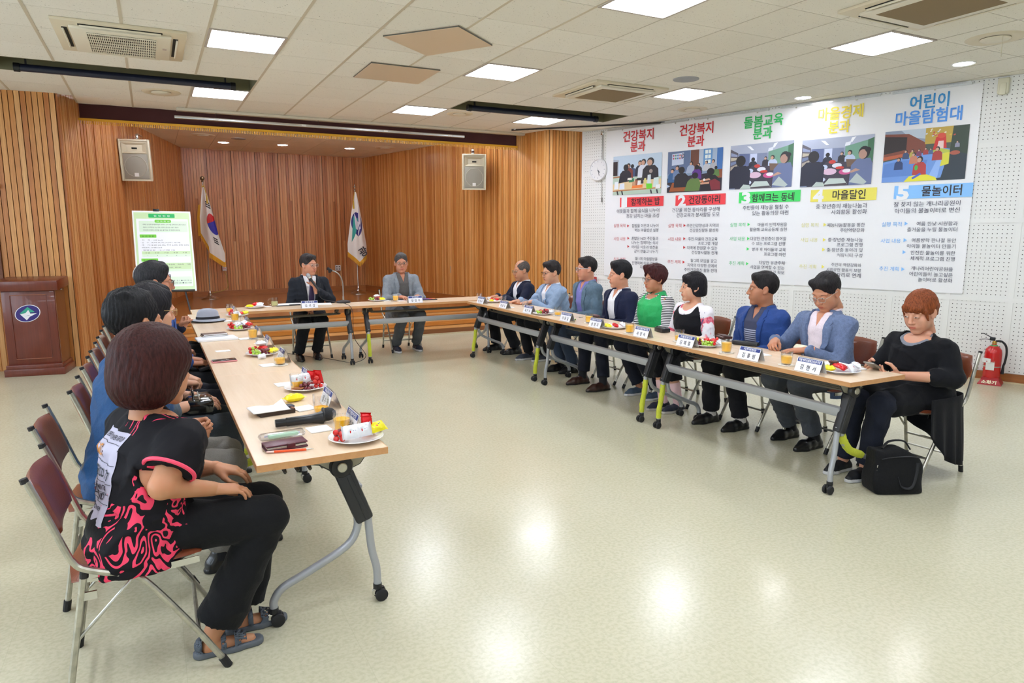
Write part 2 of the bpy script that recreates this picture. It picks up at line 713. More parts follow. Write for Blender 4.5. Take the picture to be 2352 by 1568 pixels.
# the drilled white wall on the right, boards between battens
REND = COR_R + WDIR * 14.2
wr, _, _, _, _ = wall_plane('wall_right', COR_R, REND, 0, CZ + .1, MAT_WHITE, side=-1)
WANG = math.atan2(WDIR.y, WDIR.x)


def wall_pt(s, z, off=0.0):
    return COR_R + WDIR * s + WNRM * off + Vector((0, 0, z))


def on_wall(px, py, off=0.0):
    p = at_plane(px, py, COR_R + WNRM * off, WNRM)
    return (p - COR_R).dot(WDIR), p.z


ROWS = [0.10, 0.872, 1.70, 2.475, CZ]
BAT = [0.035 + 0.574 * k for k in range(13)]
for r in range(4):
    me = MB().box((0, 0, 0), (0.574 - 0.012, 0.014, ROWS[r + 1] - ROWS[r] - 0.012)).mesh('peg_panel', MAT_PEG, 0)
    for k in range(12):
        o = link('peg_panel', me, wr, wall_pt((BAT[k] + BAT[k + 1]) / 2, (ROWS[r] + ROWS[r + 1]) / 2, 0.004))
        o.rotation_euler = (0, 0, WANG)
me_v = MB().box((0, 0, 0), (0.045, 0.012, CZ - .1)).mesh('batten', MAT_WHITE, 0)
for k in range(13):
    o = link('batten', me_v, wr, wall_pt(BAT[k], (CZ + .1) / 2, 0.012))
    o.rotation_euler = (0, 0, WANG)
me_h = MB().box((0, 0, 0), (0.574 - 0.045, 0.012, 0.05)).mesh('batten', MAT_WHITE, 0)
for r in (1, 2, 3):
    for k in range(12):
        o = link('batten', me_h, wr, wall_pt((BAT[k] + BAT[k + 1]) / 2, ROWS[r], 0.012))
        o.rotation_euler = (0, 0, WANG)
bb = MB().box((7.1, -0.012, 0.05), (14.2, 0.024, 0.10), mi=0).box((7.1, -0.02, 0.008), (14.2, 0.04, 0.016), mi=1).build('baseboard_right', [MAT_SKIRT, M('pale_strip', 'C9BA98', .5)], None, 0)
bb.location = COR_R
bb.rotation_euler = (0, 0, WANG)
structure(bb)
# unseen sides close the room
MAT_CREAM = M('cream_wall', 'E0DED8', .7)
WIN_Y, WZ0, WZ1, WXL = [(-3.4, -1.0), (-.4, 2.0), (2.6, 5.0), (5.6, 8.0)], .95, 2.75, -5.0
mb = MB().box((WXL - .06, 2.75, WZ0 / 2), (.12, 14.5, WZ0)).box((WXL - .06, 2.75, (WZ1 + 3.25) / 2), (.12, 14.5, 3.25 - WZ1))
edges = [-4.5] + [q for w in WIN_Y for q in w] + [10.0]
for i in range(0, len(edges), 2):
    mb.box((WXL - .06, (edges[i] + edges[i + 1]) / 2, (WZ0 + WZ1) / 2), (.12, edges[i + 1] - edges[i], WZ1 - WZ0))
structure(mb.build('wall_left', MAT_CREAM, None, 0))
for i, (a, b) in enumerate(WIN_Y):
    w = structure(MB().box((WXL - .03, (a + b) / 2, (WZ0 + WZ1) / 2), (.006, b - a, WZ1 - WZ0)).build('window_%d' % (i + 1), clear_mat('window_glass', (.93, .95, .95), .02, .6), None, 0))
    mb = MB()
    for y in (a, (a + b) / 2, b):
        mb.box((WXL - .03, y, (WZ0 + WZ1) / 2), (.06, .05, WZ1 - WZ0))
    for z in (WZ0, WZ1):
        mb.box((WXL - .03, (a + b) / 2, z), (.06, b - a, .05))
    mb.build('window_frame', MAT_WHITE, w, 0)
wall_plane('wall_rear', REND, (-5.0, -4.5, 0), 0, CZ + .1, MAT_CREAM, side=-1)

# stage: platform, three low steps, skirting, ceiling
poly = [(-0.62, STAGE_Y), (5.32, STAGE_Y), (4.3, 15.5), (0.6, 15.4)]
st = structure(MB().prism(poly, 0.0, STAGE_Z).build('floor_stage', [MAT_STAGE], None, 0))
mb = MB().box((2.35, STAGE_Y - 0.012, STAGE_Z - 0.035), (5.9, 0.05, 0.07)).build('nosing', MAT_NOSE, st, 0)
MB().box((2.35, STAGE_Y - 0.002, 0.14), (5.9, 0.02, 0.22)).build('riser', MAT_RISER, st, 0)
STEPS = [(10.05, 0.095), (10.35, 0.165), (10.65, 0.245)]
for k, (y, z) in enumerate(STEPS):
    w = 5.75 + (0.0 if k else 0.06)
    s = structure(MB().box((2.33, (y + STAGE_Y) / 2, z / 2), (w, STAGE_Y - y, z)).build('floor_step', MAT_STEP, None, 0))
    if k:
        MB().box((2.33, y - 0.008, z - 0.03), (w, 0.03, 0.06)).build('nosing', MAT_NOSE, s, 0)
    else:
        MB().box((2.33, y - 0.004, z / 2), (w, 0.012, z - .012)).build('riser', MAT_RISER, s, 0)
        MB().box((2.33, y - 0.012, 0.01), (w, 0.03, 0.02)).build('toe_strip', M('pale_strip'), s, 0)
for nm, P, Q in (('baseboard_stage_left', PIL_L + (BK_L - PIL_L) * .245, BK_L), ('baseboard_back', BK_L, BK_R), ('baseboard_stage_right', BK_R, PIL_R + (BK_R - PIL_R) * .25)):
    d = (Q - P).normalized()
    n = Vector((d.y, -d.x, 0))
    c = (P + Q) / 2 + n * 0.035
    b_ = MB().box((c.x, c.y, STAGE_Z + 0.055), ((Q - P).length, 0.03, 0.11), Matrix((d, -n, Vector((0, 0, 1)))).transposed()).build(nm, MAT_SKIRT, None, 0)
    structure(b_)
sc = structure(MB().box((2.4, 12.95, 3.25), (6.6, 5.6, 0.04)).build('ceiling_stage', M('plenum'), None, 0))
for a in range(-1, 10):
    for j in range(8, 17):
        x, y = CX0 + CELL * (a + .5), CY0 + CELL * (j + .5) - .05
        t = (y - 9.5) / 5.7
        if -0.95 + 1.4 * t - .35 < x < 5.65 - 1.3 * t + .35:
            link('ceiling_tile', tile_me, sc, (x, y, 3.215))

# pelmet over the stage opening with its gold fringe; beige rail in front of it
pel = tag(thing('pelmet', 'dark maroon pelmet with gold fringe hanging across the stage opening', 'pelmet', (2.39, 10.2, 2.965)), None)
mb = MB()
n = 60
P = [[(-3.12 + 6.24 * u / n, 0.012 * math.sin(u * 1.3), z) for z in (0.0, 0.1, 0.19)] for u in range(n + 1)]
mb.sheet(P, n + 1, 3)
mb.box((0, 0.03, 0.1), (6.24, 0.03, 0.185))
mb.build('valance_cloth', M('maroon_velvet', '3E0F12', 0.85, sheen=0.4), pel, 60)
GOLD = M('gold_fringe', 'D9A21E', 0.55, bump=(120, .3))
MB().box((0, -0.02, -0.005), (6.24, 0.02, 0.03)).build('braid', GOLD, pel, 0)
mb = MB()
for i in range(290):
    x = -3.11 + 6.22 * i / 289
    mb.tube([(x, -0.02, -0.015), (x + rng.normal(0, .002), -0.022, -0.058)], [0.004, 0.0065], 5)
tag(mb.build('fringe', GOLD, pel, 60), kind='stuff')
structure(MB().box((2.9, 9.98, CZ - 0.02), (5.0, 0.10, 0.035), bev=.004).build('trim_1', M('beige_trim', 'CFC6B4', .5), None))

# door in the left front wall: only its right edge is in view
dn = wl[3]
dd = wl[2]
dpos = PIL_L - dd * 0.62


def dwall(s, z, off):
    q = dpos + dd * s + dn * off
    return (q.x, q.y, z)


Rd = Matrix((dd, Vector((-dd.y, dd.x, 0)), Vector((0, 0, 1)))).transposed()
dr = structure(MB().box(dwall(-0.62, 1.03, 0.026), (1.05, .03, 2.06), Rd).build('door_1', grain_mat('door_wood', 'B06A2E', 'C07C3C', .4, (40, 40, 1.5), 1.5), None, 0))
for k in range(18):
    MB().box(dwall(-1.12 + .058 * k, 1.03, 0.044), (.05, .008, 2.04), Rd).build('slat', MAT_SL, dr, 0)
MB().box(dwall(-0.07, 1.05, 0.036), (.035, .03, 2.1), Rd).build('frame', M('door_jamb', '6B3F2A', .5), dr, 0)
MB().box(dwall(-0.62, 2.10, 0.05), (1.25, .06, .05), Rd).build('frame', grain_mat('door_head', 'B87434', 'CB8B49', .4), dr, 0)

# ------------------------------------------------------------------ ceiling lights and fittings
PANEL = emit('light_diffuser', 'EDF3FF', PANEL_LIGHT)
fr = MB()
for s in (-1, 1):
    fr.box((s * 0.285, 0, 0), (0.022, 0.59, 0.02)).box((0, s * 0.285, 0), (0.55, 0.022, 0.02))
fr_me = fr.mesh('frame', M('light_frame', 'B9AFA6', .5), 0)
pn_me = MB().box((0, 0, 0.004), (0.55, 0.55, 0.012)).mesh('diffuser', PANEL, 0)
WHERE = {(1, 1): 'beside the grilled air conditioner', (1, 5): 'right behind the long screen slot end, over the stage front', (5, 1): 'near the middle of the ceiling',
         (5, 5): 'over the stage front, left of the short screen slot', (8, 5): 'behind the short screen slot', (9, 1): 'beside the round grey ceiling speaker',
         (9, -3): 'beside the big air conditioner by the drilled wall', (5, -3): 'cut by the top edge of the view'}
for a, j in LIGHT_CELLS:
    o = thing('ceiling_light', 'square white ceiling light panel ' + WHERE.get((a, j), 'behind the viewer, outside the view'), 'light',
              (CX0 + CELL * (a + .5), CY0 + CELL * (j + .5), CZ + .002), 0, 'square ceiling light panels')
    link('frame', fr_me, o)
    link('diffuser', pn_me, o)

CREAM = M('ac_plastic', 'D8CDB4', .45)
CREAM2 = M('ac_panel', 'E0D9C6', .45)
DARK = M('dark_gap', '1E1B17', .8)
MAT_GRILL = M('ac_filter', '8A7656', .8, bump=(300, .2))


def air_con(x0, x1, y0, y1, label, slots):
    w, l = x1 - x0, y1 - y0
    o = thing('air_conditioner', label, 'air conditioner', ((x0 + x1) / 2, (y0 + y1) / 2, CZ), 0)
    MB().box((0, 0, -0.012), (w, l, 0.024), bev=.006).build('casing', CREAM, o)
    MB().box((0, 0, -0.035), (w * .76, l * .80, 0.026), bev=.010).build('panel', CREAM2, o)
    for s in (-1, 1):
        MB().box((s * w * .415, 0, -0.026), (.035, l * .62, .006)).build('air_slot', DARK, o, 0)
        MB().box((0, s * l * .435, -0.026), (w * .62, .035, .006)).build('air_slot', DARK, o, 0)
        MB().box((s * w * .425, 0, -0.036), (.012, l * .6, .014), Matrix.Rotation(s * .5, 3, 'Y'), bev=.003).build('louvre', CREAM2, o)
        MB().box((0, s * l * .445, -0.036), (w * .6, .012, .014), Matrix.Rotation(-s * .5, 3, 'X'), bev=.003).build('louvre', CREAM2, o)
    if slots:
        MB().box((0, 0, -0.0485), (w * .52, l * .62, .002)).build('grille_opening', M('grille_dark', '2F271F', .8), o, 0)
        mb = MB()
        for k in range(36):
            mb.box((-w * .26 + w * .52 * k / 35, 0, -0.053), (.006, l * .62, .008))
        for k in range(8):
            mb.box((0, -l * .31 + l * .62 * k / 7, -0.055), (w * .52, .008, .008))
        mb.build('grille', CREAM2, o, 0)
        MB().box((w * .33, -.02, -.049), (.03, .05, .003)).build('sticker', M('sticker', 'B8A9A0', .5), o, 0)
    else:
        MB().box((0, 0, -0.0485), (w * .6, l * .62, .003)).build('filter', MAT_GRILL, o, 0)
    return o


names = ['cream ceiling air conditioner with slotted grille above the left wall', 'cream ceiling air conditioner with tan filter by the short screen slot',
         'big cream ceiling air conditioner cut by the top edge of the view']
for (a0, a1, j0, j1), lb in zip(AC_BOXES, names):
    air_con(CX0 + CELL * a0, CX0 + CELL * a1, CY0 + CELL * j0, CY0 + CELL * j1, lb, a0 < 0)

SCR = M('screen_tube', '1B1F33', .35)
for (a0, a1, j0, j1), lb in zip(RECESS, ('long dark projection screen roller in the left ceiling slot', 'shorter dark projection screen roller in the ceiling slot by the banner')):
    x0, x1, y = CX0 + CELL * a0, CX0 + CELL * a1, CY0 + CELL * (j0 + .72)
    if a0 < 0:
        x0, x1 = x0 + .25, x1 - .2
    else:
        x0, x1 = x0 + .2, x1 - .25
    o = thing('projection_screen', lb, 'screen', ((x0 + x1) / 2, y, CZ + .0), 0)
    L = x1 - x0
    MB().tube([(-L / 2, 0, .0), (L / 2, 0, .0)], .036, 12).build('roller', SCR, o)
    for s in (-1, 1):
        MB().tube([(s * (L / 2 - .03), 0, 0), (s * (L / 2 + .02), 0, 0)], .043, 12).build('end_cap', M('black_plastic', '15161A', .4), o)
        MB().box((s * (L / 2 - .08), 0.0, .15), (.015, .03, .28)).build('bracket', M('black_plastic'), o, 0)
    MB().box((0, -.12, .28), (L, .05, .04)).build('housing', M('screen_housing', '4B3A36', .6), o, 0)

# round fittings
def ceiling_round(name, label, cat, x, y, kind, r=.12, z=CZ, group=None):
    o = thing(name, label, cat, (x, y, z), 0, group)
    if kind == 'vent':
        MB().lathe([(r * .55, .0), (r * .72, -.004), (r * .95, -.012), (r * 1.25, -.010), (r * 1.35, .0)], n=32).build('rim', CREAM, o)
        MB().lathe([(0, -.022), (r * .6, -.02), (r * .68, -.012), (r * .68, -.006)], n=32).build('disc', CREAM2, o)
        MB().lathe([(r * .6, -.003), (r * .85, -.003)], n=32).build('air_slot', M('slot_brown', '6B5B40', .8), o)
    elif kind == 'down':
        MB().lathe([(r * .86, -.004), (r, -.008), (r * 1.08, -.004), (r * 1.1, 0)], n=24).build('rim', MAT_WHITE, o)
        MB().lathe([(0, -.004), (r * .87, -.004)], n=24).build('diffuser', emit('downlight', 'F4F7FF', 110), o)
    else:
        MB().lathe([(0, -.014), (r * .8, -.013), (r, -.008), (r * 1.03, 0)], n=32).build('grille', M('grey_mesh', '9C9EA2', .6, bump=(400, .3)), o)
    return o


ceiling_round('ceiling_vent', 'round cream ceiling vent above the banner heading of the second column', 'vent', 6.31, 7.09, 'vent', .14)
v2 = ceiling_round('ceiling_vent', 'round cream ceiling vent with pull chain near the drilled wall', 'vent', 6.27, 3.45, 'vent', .16)
MB().tube([(-.12, -.12, -.02), (-.12, -.12, -.17)], .0025, 6).ball((-.12, -.12, -.18), .006).build('pull_chain', M('chain', 'CFC8B0', .3, .6), v2)
ceiling_round('ceiling_vent', 'round cream ceiling vent left of the short screen slot', 'vent', 3.775, 8.77, 'vent', .13)
ceiling_round('ceiling_vent', 'round cream ceiling vent behind the long screen slot', 'vent', .22, 8.99, 'vent', .15)
ceiling_round('ceiling_speaker', 'round grey speaker grille set in the ceiling', 'speaker', 5.04, 5.78, 'spk', .13)
ceiling_round('downlight', 'small round bright downlight above the yellow banner heading', 'light', 6.947, 5.908, 'down', .095)
ceiling_round('downlight', 'small round bright downlight above the light blue banner heading', 'light', 6.924, 4.075, 'down', .095)
for k, (x, y, lb) in enumerate(((1.29, 13.86, 'leftmost of three round downlights in the stage ceiling'), (2.31, 13.75, 'middle one of three round downlights in the stage ceiling'),
                                (3.56, 13.71, 'rightmost of three round downlights in the stage ceiling'))):
    ceiling_round('downlight', lb, 'light', x, y, 'down', .10, 3.215, 'stage downlights')
ceiling_round('ceiling_vent', 'round vent in the stage ceiling at the left speaker side', 'vent', .9, 13.0, 'vent', .14, 3.215)
ceiling_round('ceiling_vent', 'round vent in the stage ceiling at the right speaker side', 'vent', 4.15, 13.3, 'vent', .14, 3.215)
ceiling_round('ceiling_speaker', 'grey round grille in the stage ceiling over the left flag', 'speaker', 1.48, 13.2, 'spk', .12, 3.215)

# unseen tube lights added behind the pelmet to brighten the stage
for k in range(4):
    o = thing('added_stage_light', 'unseen white tube light added behind the pelmet to brighten the stage', 'light', (.35 + 1.35 * k, 10.62, 3.205), 0, 'added stage lights')
    MB().box((0, 0, 0), (1.2, .12, .03), bev=.005).build('housing', MAT_WHITE, o)
    MB().tube([(-.56, .02, -.03), (.56, .02, -.03)], .016, 10).build('tube', emit('added_tube', 'EEF3FF', 42), o)

# two flat mirror-like panels fixed under the tiles
BX = M('tan_panel', 'D9C6AE', .35, spec=.6)
for pts, lb in (([(1.774, 5.657), (2.208, 5.133), (2.671, 5.5), (2.296, 6.06)], 'square tan glossy panel turned on its corner under the ceiling'),
                ([(1.938, 7.204), (1.933, 6.546), (2.615, 6.542), (2.629, 7.215)], 'square tan glossy panel set straight under the ceiling')):
    cx, cy = sum(p[0] for p in pts) / 4, sum(p[1] for p in pts) / 4
    q = [(x - cx, y - cy) for x, y in pts][::-1]
    o = thing('ceiling_panel', lb, 'panel', (cx, cy, CZ))
    MB().prism(q, -.016, -.001).build('board', BX, o, 0)
    mb = MB()
    for i in range(4):
        mb.tube([(q[i][0], q[i][1], -.009), (q[(i + 1) % 4][0], q[(i + 1) % 4][1], -.009)], .005, 4)
    mb.build('edge_trim', M('edge_dark', '55554E', .4), o)

# thin black rod under the ceiling by the banner, fluorescent batten in front of the pelmet
o = thing('ceiling_rail', 'thin black rail under the ceiling running from the pelmet to the banner', 'rail', (5.836, 8.79, CZ))
MB().tube([(-.834, .839, -.02), (.834, -.838, -.02)], .012, 8).build('rod', M('black_plastic'), o)
MB().box((-.80, .80, -.01), (.03, .03, .02)).box((.80, -.80, -.01), (.03, .03, .02)).build('clip', MAT_WHITE, o, 0)
o = thing('hanging_batten', 'long bare aluminium batten light hung in front of the pelmet', 'light', (2.36, 9.95, 3.03))
MB().box((0, 0, 0), (3.98, .05, .035), bev=.006).build('channel', M('aluminium', 'C9CBCB', .3, .8), o)
for x in (-1.5, -.4, .75, 1.75):
    MB().box((x, -.027, .0), (.06, .004, .022)).build('clip', MAT_WHITE, o, 0)
for x in (-1.5, 1.2, -.2):
    MB().tube([(x, 0, .015), (x, 0, .12)], .0025, 6).build('wire', M('black_plastic'), o)
# ------------------------------------------------------------------ tables
CHROME = M('chrome', 'D0D0CE', .16, 1.0)
STEEL = M('worn_steel', 'B9B7AC', .32, .9, var=(30, .18))
GREY_TUBE = M('grey_lacquer', 'A9ACB2', .35, .35)
BLACK = M('black_plastic')
BLACK2 = M('charcoal_plastic', '26272B', .45)
RUBBER = M('rubber', '17171A', .6)
MAT_TOP = grain_mat('table_laminate', 'DFC6AA', 'E6D0B6', .26, (1.2, 18, 18), 1.5)
MAT_EDGE = grain_mat('table_edge', 'BE8A5A', 'C99766', .35, (1.2, 30, 30), 1.5)
PLATE = M('grey_plate', '9A9788', .4, .2)
NET = M('yellow_net', 'C7CF3C', .8, bump=(160, .8))
TT = 0.715
TD = 0.505                                   # table depth
TLEN = 1.83


def make_table():
    """local x along the length, local y 0 = people side, TD = open side"""
    t = thing('folding_table', '', 'table')
    L = TLEN / 2
    MB().box((0, TD / 2, TT - .0135), (TLEN - .004, TD - .004, .025)).build('tabletop', MAT_TOP, t, 0)
    mb = MB()
    for s in (-1, 1):
        mb.box((s * (L - .001), TD / 2, TT - .0145), (.003, TD, .027))
    mb.box((0, .001, TT - .0145), (TLEN, .003, .027)).box((0, TD - .001, TT - .0145), (TLEN, .003, .027))
    mb.build('edge_band', MAT_EDGE, t, 0)
    for s in (-1, 1):
        x = s * (L - .11)
        T = Matrix(((0, 0, 1, x - .006), (1, 0, 0, 0), (0, 1, 0, 0), (0, 0, 0, 1)))
        z = TT - .027
        out = [(.05, z), (.05, z - .03), (.16, z - .022), (.25, z - .04), (.30, z - .075), (.36, z - .08), (.415, z - .06), (.445, z - .02), (.45, z)]
        MB().prism(out, 0, .012, T).build('bracket', PLATE, t, 0)
        rim = [Vector((x, a, b)) for a, b in out[1:-1]]
        MB().tube(rim, .006, 6).build('bracket_edge', BLACK, t)
        # hub, sleeve, legs
        hub = Vector((x, .335, TT - .085))
        ax = Vector((0, .10, -.27)).normalized()
        MB().lathe([(0, -.03), (.042, -.03), (.048, -.02), (.048, .02), (.042, .03), (0, .03)], hub, 20, rot_to((1, 0, 0))).build('hub', BLACK, t)
        MB().lathe([(0, .03), (.019, .03), (.021, .036), (.018, .04), (0, .041)], hub, 16, rot_to((s, 0, 0))).build('hub_cap', STEEL, t)
        R = Matrix((Vector((1, 0, 0)), ax.cross(Vector((1, 0, 0))), ax)).transposed()
        MB().box(hub + ax * .15, (.05, .075, .24), R, bev=.012).box(hub + ax * .15 + Vector((0, .012, 0)), (.058, .022, .225), R, bev=.006).build('sleeve', BLACK2, t)
        e = hub + ax * .25
        lead = [e + Vector((0, .018, .02)), Vector((x, .452, .25)), Vector((x, .472, .15)), Vector((x, .474, .075))]
        MB().tube(smooth_path(lead, 5), .0165, 12).build('leg', GREY_TUBE, t)
        back = [e + Vector((0, -.025, .02)), e + Vector((0, -.028, -.05)), e + Vector((0, -.075, -.12)), Vector((x, .19, .20)), Vector((x, .085, .155)), Vector((x, .048, .11)), Vector((x, .044, .075))]
        MB().tube(smooth_path(back, 5), .0165, 12).build('leg', GREY_TUBE, t)
        for y in (.044, .474):
            cs = link('caster', MB().tube([(x, y, .055), (x, y, .078)], .019, 10).box((x, y + .012, .048), (.02, .034, .022), bev=.004).mesh('caster', BLACK), t)
            for q in (-1, 1):
                MB().lathe([(0, -.009), (.022, -.009), (.0275, -.004), (.0275, .006), (.022, .009), (0, .009)], (x + q * .017, y + .012, .0275), 16, rot_to((1, 0, 0))).build('wheel', RUBBER, cs)
            MB().box((x, y + .0, .041), (.012, .05, .03), bev=.006).build('caster_cover', CHROME, cs)
    MB().box((0, .405, TT - .215), (TLEN - .24, .03, .065), Matrix.Rotation(-.35, 3, 'X'), bev=.008).build('beam', GREY_TUBE, t)
    mb = MB()
    for k in range(4):
        y = .13 + .05 * k
        mb.tube(smooth_path([(-L + .2, y, TT - .03), (-L + .22, y, TT - .09), (-L + .3, y, TT - .115), (L - .3, y, TT - .115), (L - .22, y, TT - .09), (L - .2, y, TT - .03)], 4), .006, 6)
    mb.build('book_rack', M('rack_wire', '6A665C', .4, .6), t)
    return t


tab0 = make_table()
X_L, X_R, Y_H = 0.287, 4.035, 8.625           # people-side edges
TABLES = []


def place_table(first, x, y, rz, label, group):
    t = tab0 if first else copy_tree(tab0)
    t.location = (x, y, 0)
    t.rotation_euler = (0, 0, rz)
    tag(t, label, 'table', group)
    TABLES.append(t)
    return t


y0 = 2.62
ROWS_Y = [y0 + TLEN * (k + .5) for k in range(3)]
place_table(True, X_L, ROWS_Y[0], -PI / 2, 'nearest folding table of the left row, with the microphone lying on it', 'folding tables in the horseshoe')
place_table(False, X_L, ROWS_Y[1], -PI / 2, 'middle folding table of the left row, with the pink phone on it', 'folding tables in the horseshoe')
place_table(False, X_L, ROWS_Y[2], -PI / 2, 'far folding table of the left row, with the grey hat on it', 'folding tables in the horseshoe')
YR0 = 2.545
ROWS_R = [YR0 + TLEN * (k + .5) for k in range(3)]
place_table(False, X_R, ROWS_R[0], PI / 2, 'nearest folding table of the right row, in front of the man writing', 'folding tables in the horseshoe')
place_table(False, X_R, ROWS_R[1], PI / 2, 'middle folding table of the right row, in front of the green vest', 'folding tables in the horseshoe')
place_table(False, X_R, ROWS_R[2], PI / 2, 'far folding table of the right row, with the wallet on it', 'folding tables in the horseshoe')
HX = [0.335 + TLEN * .5, 0.335 + TLEN * 1.5]
place_table(False, HX[0], Y_H, PI, 'folding table in front of the man with the microphone', 'folding tables in the horseshoe')
place_table(False, HX[1], Y_H, PI, 'folding table in front of the man in the grey jacket', 'folding tables in the horseshoe')


def net(t, pts, r=.021, label=None):
    o = MB().tube(smooth_path(pts, 5), r, 12).build('net_sleeve', NET, t)
    o['label'] = 'yellow netting wrapped round the leg'
    me = o.data
    for v in me.vertices:
        v.co += Vector(rng.normal(0, .0012, 3))
    return o


L = TLEN / 2 - .11
lead = [(0, .44, .36), (0, .452, .25), (0, .472, .15), (0, .474, .085)]


def shift(pts, x):
    return [(x, p[1], p[2]) for p in pts]


net(TABLES[5], shift(lead, L))
net(TABLES[5], shift(lead, -L))
net(TABLES[4], shift(lead, -L))
net(TABLES[3], shift(lead, L))
net(TABLES[7], shift(lead, L))
net(TABLES[3], [(-L, .40, .36), (-L, .37, .31), (-L, .31, .25), (-L, .2, .205)], .024)
bk = [(0, .32, .25), (0, .19, .20), (0, .1, .165)]
for t_, e_x in ((TABLES[0], -L), (TABLES[1], L), (TABLES[1], -L)):
    net(t_, shift(bk, e_x), .022)

# ------------------------------------------------------------------ folding chairs
VINYL = M('brown_vinyl', '7A3E26', .33, spec=.55, var=(9, .10), bump=(90, .08), coat=.15)


def make_chair():
    c = thing('folding_chair', '', 'chair')
    w = .205
    for s in (-1, 1):
        x = s * w
        f_ = c
        path = smooth_path([(x, -.285, .80), (x, -.25, .70), (x, -.205, .56), (x, -.185, .51), (x, -.15, .475), (x, -.03, .425), (x, .02, .39), (x, .14, .21), (x, .245, .03)], 5)
        MB().tube(path, .0115, 10).build('front_leg', STEEL, f_)
        MB().tube([(x, -.288, .797), (x, -.292, .812)], .0125, 10).tube([(x, .24, .04), (x, .26, .0)], .015, 10).build('rubber_cap', RUBBER, f_)
        xr = s * (w - .018)
        MB().tube([(xr, -.16, .455), (xr, -.235, .03)], .0115, 10).build('rear_leg', STEEL, f_)
        MB().tube([(xr, -.233, .045), (xr, -.241, .0)], .015, 10).tube([(xr, -.158, .47), (xr, -.161, .44)], .0135, 10).build('rubber_cap', RUBBER, f_)
        MB().box((xr - s * .004, -.085, .432), (.005, .18, .03), Matrix.Rotation(-.05, 3, 'X')).build('hinge', CHROME, f_, 0)
        MB().box((xr + s * .003, -.155, .375), (.008, .055, .028)).build('hinge', CHROME, f_, 0)
        MB().box((s * (w - .012), .09, .425), (.004, .20, .024), Matrix.Rotation(.06, 3, 'X')).build('seat_rail', CHROME, f_, 0)
        MB().tube([(xr, -.2, .22), (xr, -.02, .405)], .006, 8).build('stay', STEEL, f_)
    MB().tube([(-w, .17, .155), (w, .17, .155)], .008, 8).build('stretcher', STEEL, c)
    MB().tube([(-w + .02, -.208, .18), (w - .02, -.208, .18)], .008, 8).build('stretcher', STEEL, c)
    MB().tube([(-w + .02, -.222, .10), (w - .02, -.222, .10)], .006, 8).build('stretcher', STEEL, c)
    # padded seat, dished and rounded
    n = 14
    top, bot = [], []
    for i in range(n + 1):
        u = i / n * 2 - 1
        rt, rb = [], []
        for j in range(n + 1):
            v = j / n * 2 - 1
            sx = .195 * u
            sy = .0 + .215 * v
            k = (1 - u ** 6) * (1 - v ** 6)
            q = max(abs(u), abs(v))
            rnd = 1 - .10 * max(0, abs(u) + abs(v) - 1.2)
            z = .438 + .012 * v
            rt.append((sx * rnd, sy * rnd, z + .022 * k ** .5 if q < 1 else z))
            rb.append((sx * rnd, sy * rnd, z - .018 * (k ** .4 if q < 1 else 0)))
        top.append(rt)
        bot.append(rb)
    mb = MB().sheet(top, n + 1, n + 1)
    mb.sheet([r[::-1] for r in bot], n + 1, n + 1)
    mb.build('seat', VINYL, c, 60)
    # backrest pad between the uprights
    fr_, bk = [], []
    for i in range(n + 1):
        u = i / n * 2 - 1
        a, b = [], []
        for j in range(n + 1):
            v = j / n * 2 - 1
            rnd = 1 - .12 * max(0, abs(u) + abs(v) - 1.15)
            x = .188 * u * rnd
            z = .685 + .105 * v * rnd
            y = -.235 - (z - .66) * .32 - .022 * (1 - u * u)
            k = (max(0, (1 - u ** 6) * (1 - v ** 6))) ** .5
            a.append((x, y + .020 * k, z))
            b.append((x, y - .020 * k, z))
        fr_.append(a)
        bk.append(b)
    mb = MB().sheet(fr_, n + 1, n + 1)
    mb.sheet([r[::-1] for r in bk], n + 1, n + 1)
    mb.build('backrest', VINYL, c, 60)
    return c


chair0 = make_chair()
CHAIRS = []


def place_chair(x, y, rz, label):
    c = chair0 if not CHAIRS else copy_tree(chair0)
    c.location = (x, y, 0)
    c.rotation_euler = (0, 0, rz)
    tag(c, label, 'chair', 'brown folding chairs round the tables')
    CHAIRS.append(c)
    return c


# ------------------------------------------------------------------ lectern
MAH = grain_mat('mahogany', '5E2414', '6F2D1A', .32, (40, 40, 1.5), 1.5, .2)
MAH2 = grain_mat('mahogany_side', '6A3A1C', '7A4522', .35, (40, 40, 1.5), 1.5, .1)
p0, p1 = at_z(22, 863, 0), at_z(160, 855, 0)
mid = (p0 + p1) / 2
o = thing('lectern', 'dark mahogany lectern with an oval blue emblem by the slatted wall', 'lectern', (mid.x, mid.y + .13, 0), math.atan2(p1.y - p0.y, p1.x - p0.x))
W = (p1 - p0).length
MB().box((0, 0, .04), (W, .44, .08), bev=.004).build('plinth', MAH, o)
MB().box((0, 0, .10), (W - .04, .42, .05), bev=.004).build('plinth', MAH, o)
MB().box((0, .01, .53), (W - .08, .38, .86), bev=.003).build('body', MAH, o)
MB().box((W / 2 - .035, .01, .53), (.008, .36, .84)).build('side_panel', MAH2, o, 0)
for z, zz in ((.19, .006), (.905, .006)):
    MB().box((0, -.183, z), (W - .24, .008, .010), bev=.002).build('moulding', M('mahogany_edge', '8A5038', .25), o)
for s in (-1, 1):
    MB().box((s * (W / 2 - .12), -.183, .548), (.006, .008, .71)).build('moulding', MAH, o, 0)
MB().box((0, 0, 1.02), (W + .02, .46, .11), Matrix.Rotation(.06, 3, 'X'), bev=.006).build('top', MAH, o)
NAVY = M('emblem_navy', '2A1A72', .4)
TEAL = M('emblem_teal', '2E9E85', .4)
PAPERW = M('emblem_white', 'E8E8EE', .4)


